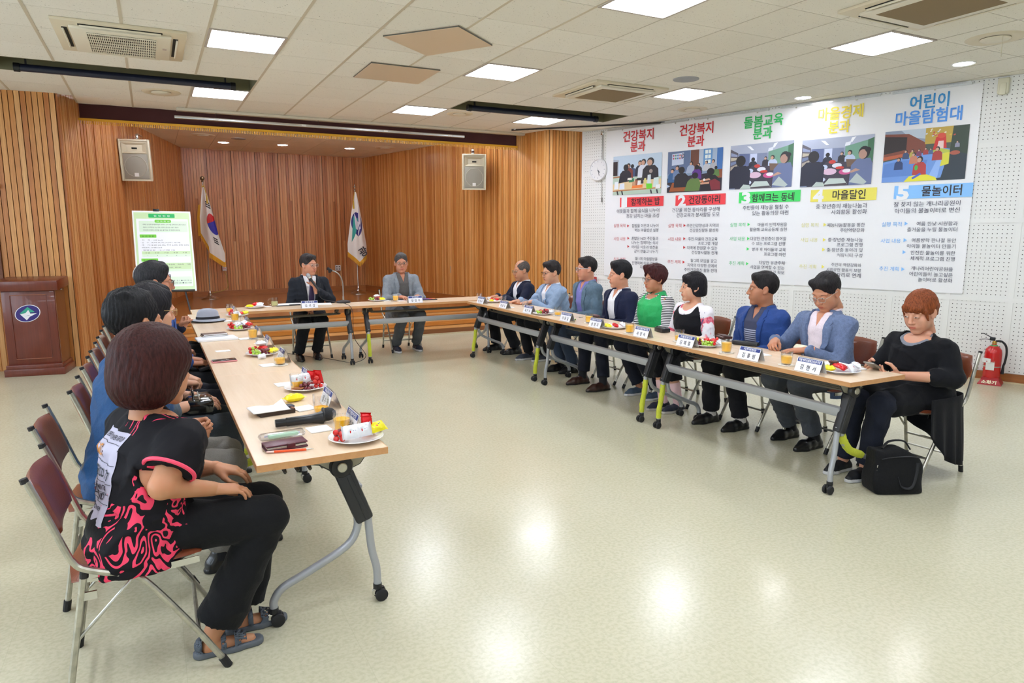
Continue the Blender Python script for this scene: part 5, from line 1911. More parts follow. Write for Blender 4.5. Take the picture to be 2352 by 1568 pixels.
for px, py, lv, lb, cs in ((786, 992, .62, 'juice tumbler at the near end of the left row', True), (738, 948, .18, 'almost drained tumbler behind the microphone head', False), (683, 896, .55, 'half full tumbler behind the white snack packets', False),
                           (643, 838, .42, 'tumbler near the pink phone plate, less than half full', True), (601, 805, .22, 'low juice tumbler behind the plate near the pink phone', False), (581, 778, .78, 'full tumbler right of the stacked papers', True),
                           (561, 747, .25, 'low juice tumbler behind the plate next to the hat', False), (540, 738, .78, 'full tumbler just right of the grey hat', True), (528, 717, .45, 'tumbler farthest along the left row', False),
                           (909, 691, .72, 'tumbler before the man in the pale grey jacket', False), (1101, 689, .0, 'empty tumbler farthest along the right row', False), (1156, 696, .0, 'empty tumbler in front of the old man in navy', False),
                           (1206, 706, .0, 'empty tumbler beside the hands on the wallet', False), (1281, 725, .30, 'low juice tumbler left of the grey-blue jacket', True), (1353, 742, .68, 'tumbler by the dark brown glasses case', True),
                           (1446, 765, .76, 'full tumbler left of the green vest woman', True), (1560, 784, .42, 'low juice tumbler by the black radio', True), (1668, 810, .80, 'full tumbler in front of the bright blue jacket', True),
                           (1806, 838, .58, 'tumbler in front of the man writing', True)):
    glass(px, py, lv, lb, cs)
c = at_z(631, 703, TT)
o = thing('glass_mug', 'clear glass mug with a handle, half full of pale tea', 'mug', (c.x, c.y, TT))
MB().lathe([(0, .004), (.036, .004), (.038, 0), (.041, .004), (.041, .105), (.0385, .105), (.038, .012), (0, .010)], n=24).build('mug_body', GLASS, o)
MB().tube(smooth_path([(-.04, -.01, .088), (-.065, -.015, .09), (-.08, -.018, .06), (-.065, -.015, .025), (-.04, -.01, .022)], 5), .006, 8).build('handle', GLASS, o)
MB().lathe([(0, .0105), (.0375, .0105), (.0378, .058), (0, .058)], n=24).build('tea', M('pale_tea', 'CDCB8E', .2), o)

# name cards: folded clear stands with a printed slip on both slopes
CARD_W, CARD_H, CARD_D = .19, .088, .034
SLIP = M('slip_white', 'F0F0F6', .35)
HEAD = M('slip_navy', '2E3F86', .35)
SLIPT = M('slip_text', '1D1E28', .4)


def name_card(px, py, name, head, rz, label, x=None, y=None):
    """stands with its printed front towards local -Y"""
    c = at_z(px, py, TT)
    if x is not None:
        c.x = x
    o = thing('name_card', label, 'name card', (c.x, c.y if y is None else y, TT), rz, 'name cards on the tables')
    w = CARD_W / 2
    mb = MB()
    for s in (-1, 1):
        mb.add([(-w, s * CARD_D, 0), (w, s * CARD_D, 0), (w, s * .002, CARD_H), (-w, s * .002, CARD_H)], [(0, 1, 2, 3)])
        mb.add([(-w, s * (CARD_D - .002), 0), (w, s * (CARD_D - .002), 0), (w, 0, CARD_H - .002), (-w, 0, CARD_H - .002)], [(3, 2, 1, 0)])
    mb.build('stand', ACRYL, o, 0)
    for s in (-1, 1):
        xd = Vector((-s, 0, 0))
        T = frame((s * w * .97, s * (CARD_D + .0006), .002), xd, (0, -s * (CARD_D - .002), CARD_H))
        W_, H_ = CARD_W * .97, CARD_H * .99
        MB().add([T @ Vector(p) for p in ((0, 0, 0), (W_, 0, 0), (W_, H_, 0), (0, H_, 0))], [(0, 1, 2, 3)]).build('paper_slip', SLIP, o, 0)
        MB().add([T @ Vector(p) for p in ((.004, H_ * .70, .0005), (W_ - .004, H_ * .70, .0005), (W_ - .004, H_ * .97, .0005), (.004, H_ * .97, .0005))], [(0, 1, 2, 3)]).build('header_band', HEAD, o, 0)
        hw = min(W_ * .85, .022 * len(head))
        text(head, PAPERW, o, frame(T @ Vector((W_ / 2 - hw / 2, H_ * .755, .001)), T.to_3x3().col[0], T.to_3x3().col[1]), width=hw, height=.019, bold=.02)
        text('  '.join(name), SLIPT, o, frame(T @ Vector((W_ * .20, H_ * .18, .001)), T.to_3x3().col[0], T.to_3x3().col[1]), width=W_ * .62, height=.036, bold=.015)
    return o


HP = PI / 2
CARDX_R, CARDX_L = X_R - TD + .055, X_L + TD - .05
for px, py, nm, hd, lb in ((1098, 697, '변경수', '주민자치위원', 'name card farthest along the right row'), (1148, 708, '지동국', '주민자치위원', 'name card in front of the old man in navy, second from the far end'), (1203, 720, '곽근우', '지역자치회장', 'name card in front of the light blue jacket'),
                           (1295, 738, '이동길', '주민자치위원장', 'name card in front of the grey-blue jacket, beside the crumpled wrapper'), (1367, 752, '송영자', '마을공동체대표', 'name card in front of the navy jacket with white shirt'), (1476, 774, '서정숙', '여성자율방범대장', 'name card in front of the green vest'),
                           (1569, 796, '김재열', '자율방범대장', 'name card in front of the floral blouse'), (1704, 828, '김홍범', '자치위원장', 'name card in front of the bright blue jacket'), (1840, 857, '김현서', '마을계획단(돌봄교육)분과장', 'name card in front of the man writing')):
    name_card(px, py, nm, hd, -HP, lb, CARDX_R)
name_card(705, 704, '김선갑', '광진구청장', 0, 'name card in front of the man with the microphone', y=Y_H - TD + .06)
name_card(946, 693, '양민우', '구의동장', 0, 'name card in front of the man in the pale grey jacket', y=Y_H - TD + .06)
for px, py, nm, hd, lb in ((808, 986, '이영자', '주민참여단장', 'name card at the near end of the left row'), (762, 930, '김수진', '마을공동체', 'name card second from the near end of the left row, behind the drained tumbler'), (704, 880, '정재용', '마을계획단', 'name card on the left row behind the white snack packets'),
                           (656, 828, '서은자', '건강복지', 'name card on the left row behind the less than half full tumbler'), (624, 795, '한정숙', '지원봉사', 'name card on the left row by the plate near the pink phone'), (600, 772, '이현정', '주민회장', 'name card on the left row behind the full tumbler near the papers'),
                           (580, 748, '김상진', '마을공동체', 'name card on the left row near the hat plate'), (557, 720, '양재현', '주민자치', 'name card farthest along the left row')):
    name_card(px, py, nm, hd, HP, lb, CARDX_L)


# flat things: papers, napkins, phones, folders
def flat(name, label, cat, px, py, w, l, h, rz, mat, bev=0.0, z=0.0, group=None):
    c = at_z(px, py, TT)
    o = thing(name, label, cat, (c.x, c.y, TT + z), rz, group)
    return o, MB().box((0, 0, h / 2), (w, l, h), bev=bev)


NG = 'white napkins by the place settings'
for px, py, rz, lb in ((733, 986, .1, 'white folded napkin left of the near tumbler'), (699, 938, .25, 'white napkin under the drained tumbler'), (653, 883, .1, 'white napkin left of the snack packets'), (616, 839, .2, 'white napkin left of the less than half full tumbler'),
                       (563, 778, .1, 'white napkin by the full tumbler near the papers'), (525, 737, .1, 'white napkin under the full tumbler by the hat'), (612, 704, .2, 'white napkin between the plate and the glass mug'), (887, 691, .1, 'white napkin before the man in the pale grey jacket'),
                       (1170, 706, 1.5, 'white napkin behind the second name card from the far end'), (1238, 717, 1.4, 'white napkin behind the plate of the light blue jacket'), (1311, 733, 1.3, 'white napkin behind the crumpled wrapper'), (1393, 745, 1.3, 'white napkin before the navy jacket with white shirt'), (1750, 815, 1.4, 'small white napkin by the black long case')):
    o, mb = flat('napkin', lb, 'napkin', px, py, .095, .095, .004, rz, PAPER, group=NG)
    mb.build('sheet', PAPER, o, 0)
o, mb = flat('note_card', 'blank white card on the left row by the pink phone', 'card', 512, 806, .10, .07, .002, .1, PAPER)
mb.build('sheet', PAPER, o, 0)
o, mb = flat('paper_stack', 'stack of white papers on the left row near the grey hat', 'papers', 497, 779, .30, .21, .012, .08, PAPER)
mb.build('stack', PAPER, o, 0)
MB().box((.003, .004, .0135), (.296, .205, .002), Matrix.Rotation(.04, 3, 'Z')).build('top_sheet', M('paper_grey', 'E2E4EC', .6), o, 0)
c = at_z(490, 776, TT)
for k, (w, col, lb) in enumerate(((.20, '8C7A6C', 'tan leather folder, lower one on the stack of papers'), (.19, '6B5145', 'brown leather folder, upper one on the stack of papers'))):
    o = thing('folder', lb, 'folder', (c.x + .01, c.y + .03, TT + .0155 + .011 * k), .10 + .03 * k)
    MB().box((0, 0, .005), (w, .11, .010), bev=.003).build('cover', M('leather_' + col, col, .45, bump=(150, .2)), o)
    MB().box((.0, -.054, .005), (w * .96, .004, .006)).build('pages', PAPER, o, 0)
# phone with pink edge
o, mb = flat('mobile_phone', 'mobile phone in a pink and black case on the left row', 'phone', 515, 830, .155, .078, .0, .05, BLACK)
MB().box((0, 0, .006), (.158, .08, .010), bev=.004).build('case', M('case_pink', 'E99AA0', .4), o)
MB().box((0, 0, .0125), (.15, .074, .004), bev=.0015).build('screen', M('screen_black', '101014', .12), o)
# papers over a dark organiser
o, mb = flat('organiser', 'dark brown organiser under a folded white paper on the left row', 'organiser', 632, 948, .165, .10, .018, .14, BLACK)
mb.build('cover', M('leather_dark', '33231C', .4, bump=(150, .2)), o)
MB().box((.07, .02, .021), (.05, .05, .008), bev=.002).build('strap', M('strap_navy', '2B3346', .45), o)
MB().box((.078, -.018, .0145), (.012, .05, .014)).build('pages', M('page_edge', '7B4A2A', .6), o, 0)
c0 = at_z(617, 948, TT)
pp = MB().sheet([[(-.085 + .17 * i / 8, -.07 + .14 * j / 8, .02 + .004 * math.sin(i * .9) * (j / 8) + .010 * max(0, i - 6) * (j / 8) ** 2) for j in range(9)] for i in range(9)], 9, 9)
o = tag(link('folded_paper', pp.mesh('folded_paper', PAPER, 60), None, (c0.x, c0.y, TT + .003)), 'folded white paper lying on the dark organiser', 'paper')
o.rotation_euler = (0, 0, .12)
md = o.modifiers.new('solid', 'SOLIDIFY')
md.thickness = .003
# microphone lying on the near table
a, b = at_z(632, 973, TT + .02), at_z(768, 955, TT + .025)
d = (b - a).normalized()
o = thing('microphone', 'black wireless microphone lying on the near table of the left row', 'microphone', (a.x, a.y, TT))
q = Vector((0, 0, .021))
L = (b - a).length
MB().lathe([(0, 0), (.016, 0), (.018, .004), (.018, .045), (.0185, .047), (.020, .05), (.0205, L * .55), (.024, L * .70), (.030, L * .78), (.030, L * .80)], q, 20, rot_to(d)).build('handle', M('mic_black', '17181D', .3), o)
MB().lathe([(.031, L * .795), (.0335, L * .80), (.0335, L * .825), (.031, L * .83)], q + Vector((0, 0, .012)), 20, rot_to(d)).build('ring', BLACK, o)
MB().lathe([(.030, L * .83), (.031, L * .90), (.026, L * .97), (.014, L * 1.02), (0, L * 1.03)], q + Vector((0, 0, .012)), 20, rot_to(d)).build('grille', M('mic_foam', '1A1B1F', .7, bump=(400, .5)), o)
# loose yellow packet
c = at_z(676, 921, TT)
o = link('snack_packet', PK['yellow'], None, (c.x, c.y, TT))
o.rotation_euler, o.scale = (0, 0, .25), (1.15, 1.15, 1.15)
tag(o, 'yellow foil snack packet lying loose on the left row', 'snack', 'wrapped snacks on the plates')
# crumpled white wrapper by the pink phone plate
c = at_z(594, 826, TT)
mb = MB().lathe([(.014, 0), (.018, .01), (.016, .02), (.02, .045), (.017, .046), (.012, .02)], (0, 0, .02), 14, rot_to((1, .3, .05)))
for i, v in enumerate(mb.v):
    mb.v[i] = tuple(np.array(v) + rng.normal(0, .0015, 3))
o = tag(link('crumpled_wrapper', mb.mesh('crumpled_wrapper', FOIL_W, 50), None, (c.x, c.y, TT)), 'crumpled white foil wrapper by the plate near the pink phone', 'wrapper')
# clear pencil case, purple phone wallet, orange pen
c = at_z(648, 1005, TT)
o = thing('pencil_case', 'clear pencil case with a mint green insert', 'pencil case', (c.x, c.y, TT), .10)
MB().box((0, 0, .014), (.19, .055, .026), bev=.012).build('clear_shell', clear_mat('clear_plastic', (.93, .94, .97), .12, 1.0), o)
MB().box((.005, 0, .013), (.125, .034, .016), bev=.006).build('mint_insert', M('mint', 'BFE6C8', .4), o)
MB().tube([(-.07, .01, .013), (.075, .0, .013)], .0045, 8).build('pen', M('pen_pale', 'C9C9E0', .3), o)
c = at_z(655, 1027, TT)
o = thing('phone_wallet', 'purple leather phone wallet with a clasp', 'phone', (c.x, c.y, TT), .10)
MB().box((0, 0, .004), (.165, .078, .006), bev=.002).box((0, .002, .0215), (.165, .076, .006), bev=.0025).box((0, .039, .0125), (.165, .006, .022), bev=.002).build('cover', M('leather_purple', '5B2A3A', .35, bump=(200, .12)), o)
MB().box((0, -.002, .0125), (.155, .068, .010), bev=.003).build('phone', M('phone_silver', 'B9B4AC', .25, .7), o)
MB().box((0.015, -.034, .014), (.034, .018, .024), bev=.004).build('clasp', M('leather_clasp', '511A24', .4), o)
a, b = at_z(612, 1038, TT + .006), at_z(721, 1030, TT + .006)
o = thing('ballpoint_pen', 'orange ballpoint pen in front of the purple phone wallet', 'pen', (a.x, a.y, TT + .0055))
d = (b - a)
MB().tube([d * .0, d * .16], [.0042, .0045], 10).build('clip_end', M('pen_clear', 'E9C9C4', .25), o)
MB().tube([d * .16, d * .84], .005, 10).build('barrel', M('pen_orange', 'F0561E', .3), o)
MB().tube([d * .84, d * .93, d * 1.0], [.0042, .003, .0008], 10).build('tip', CHROME, o)
# grey hat
c = at_z(478, 738, TT)
o = thing('fedora_hat', 'grey felt hat with a black band on the left row', 'hat', (c.x, c.y, TT), .12)
FELT = M('felt_grey', '9BA0AE', .9, bump=(220, .35), sheen=.3)
mb = MB().lathe([(.098, .028), (.094, .05), (.086, .095), (.076, .118), (.055, .128), (.03, .120), (0, .114)], n=40, sx=1.12, sy=.92)
for i, v in enumerate(mb.v):
    if v[2] > .09:
        f = (v[2] - .09) / .038
        mb.v[i] = (v[0], v[1] * (1 - .12 * f), v[2] - .030 * f * math.exp(-(v[1] / .025) ** 2) * (1 if v[0] < .05 else .5))
mb.build('crown', FELT, o, 70)
mb = MB().lathe([(.096, .026), (.12, .012), (.152, .010), (.153, .013), (.12, .016), (.096, .030)], n=48, sx=1.08, sy=.95)
for i, v in enumerate(mb.v):
    a = math.atan2(v[1], v[0])
    r = math.hypot(v[0], v[1])
    if r > .11:
        mb.v[i] = (v[0], v[1], v[2] + .012 * math.cos(a) ** 2 * (1 if math.cos(a) < 0 else .2))
mb.build('brim', FELT, o, 70)
MB().lathe([(.0975, .027), (.099, .03), (.097, .052), (.0945, .053)], n=40, sx=1.12, sy=.92).build('band', M('ribbon_black', '15171F', .6), o)
MB().lathe([(.152, .0095), (.1545, .0115), (.152, .0135)], n=48, sx=1.08, sy=.95).build('brim_edge', M('ribbon_black'), o)

# head table: clipboard, papers, microphone stand, notebook
c = at_z(664, 700, TT)
o = thing('clipboard', 'black clipboard with white sheets in front of the man with the microphone', 'clipboard', (c.x, c.y, TT), 0)
MB().box((0, 0, .004), (.33, .23, .007), bev=.002).build('board', BLACK, o)
MB().box((0, .01, .0085), (.31, .21, .002)).build('sheets', PAPER, o, 0)
MB().box((0.05, -.105, .011), (.13, .02, .010), bev=.003).build('clip', M('mic_black'), o)
o, mb = flat('document', 'white document right of the name card at the microphone', 'papers', 738, 698, .24, .21, .003, -.15, PAPER)
mb.build('sheet', PAPER, o, 0)
c = at_z(789, 695, TT)
o = thing('table_microphone_stand', 'gooseneck table stand with a black round base and empty clip', 'stand', (c.x, c.y, TT))
MB().lathe([(0, 0), (.085, 0), (.088, .006), (.086, .02), (.075, .026), (.05, .03), (.02, .036), (0, .036)], n=36).build('base', BLACK, o)
neck = smooth_path([(0, 0, .03), (0, 0, .10), (.0, 0, .22), (-.015, -.005, .30), (-.05, -.01, .36), (-.10, -.02, .395), (-.135, -.03, .405)], 6)
MB().tube(neck, .0075, 10).tube([(0, 0, .03), (0, 0, .08)], .011, 10).build('gooseneck', M('neck_grey', 'B5B3AC', .3, .8), o)
MB().tube([(-.135, -.03, .405), (-.19, -.045, .435)], [.014, .02], 12).box((-.165, -.037, .40), (.03, .02, .04), bev=.006).build('clip', BLACK, o)
c = at_z(985, 688, TT)
o = thing('tablet', 'black tablet case with a colourful picture on the head table', 'tablet', (c.x, c.y, TT), -.15)
MB().box((0, 0, .006), (.20, .13, .012), bev=.003).build('case', BLACK, o)
for k, col in enumerate(('4A3FA8', '8E63B8', 'C8506A', 'D9894A')):
    MB().box((-.066 + .044 * k, 0, .0125), (.042, .11, .001)).build('cover_stripe', M('stripe_' + col, col, .4), o, 0)
o, mb = flat('document', 'white sheet in front of the man in the pale grey jacket', 'papers', 928, 690, .21, .15, .003, .1, PAPER)
mb.build('sheet', PAPER, o, 0)

# right row: wallet, keys, radio, pouch, long case, notebook, papers
o, mb = flat('wallet', 'tan leather wallet under the hands on the far right table', 'wallet', 1190, 698, .09, .17, .018, 0, BLACK, .004)
mb.build('cover', M('leather_tan', '9A5A34', .45, bump=(150, .2)), o)
MB().box((-.0, .086, .009), (.08, .004, .01)).build('zip', M('zip_dark', '4A3020', .4, .5), o, 0)
c = at_z(1319, 736, TT)
mb = MB()
for k in range(4):
    mb.box((.012 * (k % 2), .012 * (k // 2), .010), (.028, .016, .006), Matrix.Rotation(k * 1.1, 3, 'Z') @ Matrix.Rotation(.5, 3, 'X'), mi=k % 2)
o = tag(link('crumpled_wrapper', mb.mesh('crumpled_wrapper', [M('wrapper_lime', 'C8C822', .4), M('wrapper_green', '4E7A22', .4)], 0), None, (c.x, c.y, TT)), 'crumpled lime green wrapper behind the grey-blue jacket name card', 'wrapper')
c = at_z(1333, 730, TT)
o = thing('key_bunch', 'bunch of keys left of the dark brown glasses case', 'keys', (c.x, c.y, TT))
MB().tube(arc((0, 0, .004), .014, 0, 2 * PI, 14, (1, 0, 0), (0, 1, 0))[:-1], .0015, 6, closed=True).build('key_ring', STEEL, o)
for k in range(3):
    R = Matrix.Rotation(.6 + k * .7, 3, 'Z')
    MB().box(R @ Vector((.034, 0, .003 + .003 * k)), (.04, .008, .002), R).lathe([(0, 0), (.010, 0), (.010, .002), (0, .002)], R @ Vector((.016, 0, .002 + .003 * k)), 12).build('key', STEEL if k else BLACK, o, 0)
c = at_z(1361, 729, TT)
o = thing('glasses_case', 'dark brown leather glasses case behind a full tumbler', 'case', (c.x + .03, c.y, TT), HP)
MB().ball((0, 0, .017), (.085, .03, .017), 16).build('shell', M('leather_maroon', '4B2328', .35), o)
MB().tube(arc((0, 0, .018), .0855, 0, 2 * PI, 24, (1, 0, 0), (0, .355, 0))[:-1], .001, 5, closed=True).build('seam', BLACK, o)
c = at_z(1521, 762, TT)
o = thing('radio_receiver', 'black wireless receiver with buttons before the green vest woman', 'radio', (c.x, c.y, TT), HP - .15)
MB().box((0, 0, .02), (.13, .085, .036), bev=.006).build('casing', M('radio_black', '1C1D20', .3), o)
for k in range(5):
    MB().box((-.045 + .022 * k, .01, .039), (.014, .012, .004), bev=.001).build('button', M('button_grey', '5D5F66', .3), o)
MB().box((0, -.0435, .026), (.11, .002, .006)).build('silver_strip', CHROME, o, 0)
o, mb = flat('document', 'white sheet under the brown pouch on the right row', 'papers', 1640, 783, .21, .16, .003, 1.3, PAPER)
mb.build('sheet', PAPER, o, 0)
c = at_z(1662, 777, TT)
o = thing('leather_pouch', 'dark brown leather pouch on a white sheet, right row', 'pouch', (c.x, c.y, TT + .004), 1.2)
MB().box((0, 0, .010), (.15, .09, .018), bev=.007).box((.0, -.01, .021), (.15, .07, .005), Matrix.Rotation(.08, 3, 'X'), bev=.002).build('body', M('leather_brown', '4A2A24', .35, bump=(120, .2)), o)
c = at_z(1712, 793, TT)
o = thing('long_case', 'black long zipped case in front of the bright blue jacket', 'case', (c.x, c.y, TT), HP + .35)
MB().box((0, 0, .017), (.21, .05, .032), bev=.012).build('body', M('case_black', '17181C', .45, bump=(200, .2)), o)
MB().box((0, -.0255, .02), (.18, .002, .004)).build('zip', M('zip_grey', '55565A', .3, .6), o, 0)
c = at_z(1848, 806, TT)
o = thing('notebook', 'open pocket notebook with a blue cover edge under the writing hand', 'notebook', (c.x + .03, c.y, TT), HP - .1)
MB().box((0, 0, .004), (.17, .11, .007), bev=.001).build('cover', M('cover_blue', '3E6FA8', .4), o)
MB().box((0, 0, .012), (.165, .106, .009)).build('pages', M('page_cream', 'E9E4CC', .6), o, 0)
G = [[(-.085 + .17 * i / 6, .055 - .035 * j / 6 + .0, .016 + .045 * (j / 6) - .02 * (j / 6) ** 2) for j in range(7)] for i in range(7)]
q = MB().sheet(G, 7, 7).build('turned_page', M('page_cream'), o, 60)
o, mb = flat('document', 'sheaf of white papers at the near end of the right row', 'papers', 1925, 842, .27, .21, .006, 1.35, PAPER)
mb.build('stack', PAPER, o, 0)
MB().box((.01, .01, .0075), (.26, .20, .002), Matrix.Rotation(.1, 3, 'Z')).build('top_sheet', PAPER, o, 0)
a = at_z(1978, 838, TT + .012)
o = thing('ballpoint_pen', 'black pen on the sheaf of papers', 'pen', (a.x, a.y, TT + .012))
MB().tube([(0, -.05, 0), (.02, .06, .0)], .0045, 8).tube([(.02, .06, 0), (.022, .072, 0)], [.003, .001], 8).build('barrel', BLACK, o)

# cable of the hand microphone: down from the hand, along the floor to the stage
MIC_HAND = Vector((1.60, 8.66, 1.05))
# ------------------------------------------------------------------ people: smooth implicit bodies turned into meshes
class Field:
    """signed distance grid; shapes are melted together and the zero surface becomes a mesh"""
    def __init__(s, lo, hi, h):
        s.lo, s.h = np.array(lo, np.float32), h
        s.n = (np.ceil((np.array(hi) - s.lo) / h)).astype(int) + 1
        s.F = np.full(s.n, .25, np.float32)
        s.ax = [s.lo[i] + h * np.arange(s.n[i], dtype=np.float32) for i in range(3)]

    def grid(s, lo, hi, m):
        sl = []
        for i in range(3):
            a = max(0, int(math.floor((lo[i] - m - s.lo[i]) / s.h)))
            b = min(s.n[i], int(math.ceil((hi[i] + m - s.lo[i]) / s.h)) + 1)
            if b <= a:
                return None
            sl.append(slice(a, b))
        return tuple(sl), s.ax[0][sl[0]][:, None, None], s.ax[1][sl[1]][None, :, None], s.ax[2][sl[2]][None, None, :]

    def put(s, sl, d, k=0.0, op='add'):
        F = s.F[sl]
        if op == 'sub':
            d = -d
            if k > 0:
                q = np.maximum(k - np.abs(F - d), 0) / k
                s.F[sl] = np.maximum(F, d) + q * q * k * .25
            else:
                s.F[sl] = np.maximum(F, d)
            return
        if k > 0:
            q = np.maximum(k - np.abs(F - d), 0) / k
            s.F[sl] = np.minimum(F, d) - q * q * k * .25
        else:
            s.F[sl] = np.minimum(F, d)

    def cap(s, a, b, ra, rb, k=.02, op='add'):
        a, b = np.array(a, np.float32), np.array(b, np.float32)
        m = max(ra, rb) + k + 3 * s.h
        g = s.grid(np.minimum(a, b), np.maximum(a, b), m)
        if g is None:
            return s
        sl, X, Y, Z = g
        ba = b - a
        L = float(ba @ ba) + 1e-9
        t = np.clip(((X - a[0]) * ba[0] + (Y - a[1]) * ba[1] + (Z - a[2]) * ba[2]) / L, 0, 1)
        d = np.sqrt((X - a[0] - t * ba[0]) ** 2 + (Y - a[1] - t * ba[1]) ** 2 + (Z - a[2] - t * ba[2]) ** 2) - (ra + (rb - ra) * t)
        s.put(sl, d, k, op)
        return s

    def chain(s, pts, rs, k=.02):
        for i in range(len(pts) - 1):
            s.cap(pts[i], pts[i + 1], rs[i], rs[i + 1], k)
        return s

    def ell(s, c, r, k=.02, op='add', R=None):
        c = np.array(c, np.float32)
        r = np.array(r, np.float32)
        m = float(r.max())
        g = s.grid(c - m, c + m, k + 3 * s.h)
        if g is None:
            return s
        sl, X, Y, Z = g
        x, y, z = X - c[0], Y - c[1], Z - c[2]
        if R is not None:
            R = np.array(R)
            x, y, z = (R[0, i] * x + R[1, i] * y + R[2, i] * z for i in range(3))
        k0 = np.sqrt((x / r[0]) ** 2 + (y / r[1]) ** 2 + (z / r[2]) ** 2)
        k1 = np.sqrt((x / r[0] ** 2) ** 2 + (y / r[1] ** 2) ** 2 + (z / r[2] ** 2) ** 2) + 1e-6
        s.put(sl, k0 * (k0 - 1) / k1, k, op)
        return s

    def loft_d(s, sec, infl=0.0, ex=2.3):
        """stack of ovals (z, cx, cy, wx, wy) along z"""
        S = np.array(sec, np.float32)
        z0, z1 = S[0, 0] - infl, S[-1, 0] + infl
        mx = max(abs(S[:, 1]) + S[:, 3]) + infl
        ey = .10 if getattr(s, 'tw', None) and s.tw[0] else 0
        g = s.grid((-mx, (S[:, 2] - S[:, 4]).min() - infl - ey, z0), (mx, (S[:, 2] + S[:, 4]).max() + infl + ey, z1), .06)
        sl, X, Y, Z = g
        z = Z.ravel()
        tw = getattr(s, 'tw', None)
        if tw and tw[0]:
            th = (tw[0] * np.clip((z - .50) / (tw[1] - .56), 0, 1)).astype(np.float32)[None, None, :]
            X, Y = np.cos(th) * X + np.sin(th) * (Y - tw[2]), -np.sin(th) * X + np.cos(th) * (Y - tw[2]) + tw[2]
        cx, cy, wx, wy = (np.interp(z, S[:, 0], S[:, i]).astype(np.float32)[None, None, :] for i in (1, 2, 3, 4))
        wx, wy = wx + infl, wy + infl
        q = (np.abs((X - cx) / wx) ** ex + np.abs((Y - cy) / wy) ** ex) ** (1 / ex)
        d = (q - 1) * np.minimum(wx, wy)
        d = np.maximum(d, np.maximum(z0 - Z, Z - z1))
        return sl, X, Y, Z, d, cx, cy

    def mesh(s):
        F = s.F
        neg = F < 0
        c8 = [(i, j, k) for i in (0, 1) for j in (0, 1) for k in (0, 1)]
        n = s.n - 1

        def sub(A, o):
            return A[o[0]:o[0] + n[0], o[1]:o[1] + n[1], o[2]:o[2] + n[2]]
        cnt = np.zeros(n, np.int8)
        for o in c8:
            cnt += sub(neg, o)
        mask = (cnt > 0) & (cnt < 8)
        idx = np.argwhere(mask)
        val = np.stack([F[idx[:, 0] + o[0], idx[:, 1] + o[1], idx[:, 2] + o[2]] for o in c8], 1)
        acc = np.zeros((len(idx), 3), np.float32)
        num = np.zeros(len(idx), np.float32)
        for a in range(8):
            for b in range(a + 1, 8):
                if sum(abs(c8[a][i] - c8[b][i]) for i in range(3)) != 1:
                    continue
                va, vb = val[:, a], val[:, b]
                cr = (va < 0) != (vb < 0)
                t = np.where(cr, va / np.where(cr, va - vb, 1), 0)
                p = np.array(c8[a], np.float32) + t[:, None] * (np.array(c8[b], np.float32) - np.array(c8[a], np.float32))
                acc += p * cr[:, None]
                num += cr
        V = s.lo + s.h * (idx + acc / num[:, None])
        ids = np.full(n, -1, np.int32)
        ids[mask] = np.arange(len(idx))
        Q = []
        for ax in range(3):
            o = [0, 0, 0]
            o[ax] = 1
            A = neg[:-1 if ax == 0 else None, :-1 if ax == 1 else None, :-1 if ax == 2 else None]
            B = neg[o[0]:, o[1]:, o[2]:]
            e = np.argwhere(A != B)
            u, w = [(1, 2), (2, 0), (0, 1)][ax]
            ok = (e[:, u] > 0) & (e[:, w] > 0) & (e[:, u] < s.n[u] - 1) & (e[:, w] < s.n[w] - 1)
            e = e[ok]
            inside = neg[e[:, 0], e[:, 1], e[:, 2]]

            def at(du, dw):
                q = e.copy()
                q[:, u] += du
                q[:, w] += dw
                return ids[q[:, 0], q[:, 1], q[:, 2]]
            quad = np.stack([at(-1, -1), at(0, -1), at(0, 0), at(-1, 0)], 1)
            quad[~inside] = quad[~inside][:, ::-1]
            Q.append(quad)
        return V.astype(np.float64), np.concatenate(Q)


def np_object(name, V, Q, mats, mi=None, parent=None):
    me = bpy.data.meshes.new(name)
    me.vertices.add(len(V))
    me.vertices.foreach_set('co', np.ascontiguousarray(V, np.float32).ravel())
    me.loops.add(Q.size)
    me.loops.foreach_set('vertex_index', np.ascontiguousarray(Q, np.int32).ravel())
    me.polygons.add(len(Q))
    me.polygons.foreach_set('loop_start', np.arange(0, Q.size, 4, dtype=np.int32))
    for q in mats:
        me.materials.append(q)
    if mi is not None:
        me.polygons.foreach_set('material_index', np.ascontiguousarray(mi, np.int32))
    me.polygons.foreach_set('use_smooth', np.ones(len(Q), bool))
    me.update(calc_edges=True)
    return link(name, me, parent)


def folds(V, amp, seed, fx=1.0, anis=(1, 1, 1)):
    """cloth creases: shifts points by smooth ripples"""
    r = np.random.default_rng(seed)
    D = np.zeros_like(V)
    P = V * np.array(anis)
    for i in range(7):
        k = r.normal(0, 1, 3)
        k /= np.linalg.norm(k)
        w = np.sin(P @ (k * r.uniform(14, 48) * fx) + r.uniform(0, 6) + 1.3 * np.sin(P @ r.normal(0, 9, 3)))
        w = 1 - 1.6 * np.abs(w) ** .7
        D += w[:, None] * r.normal(0, 1, 3) * (amp / 2.0)
    return V + D


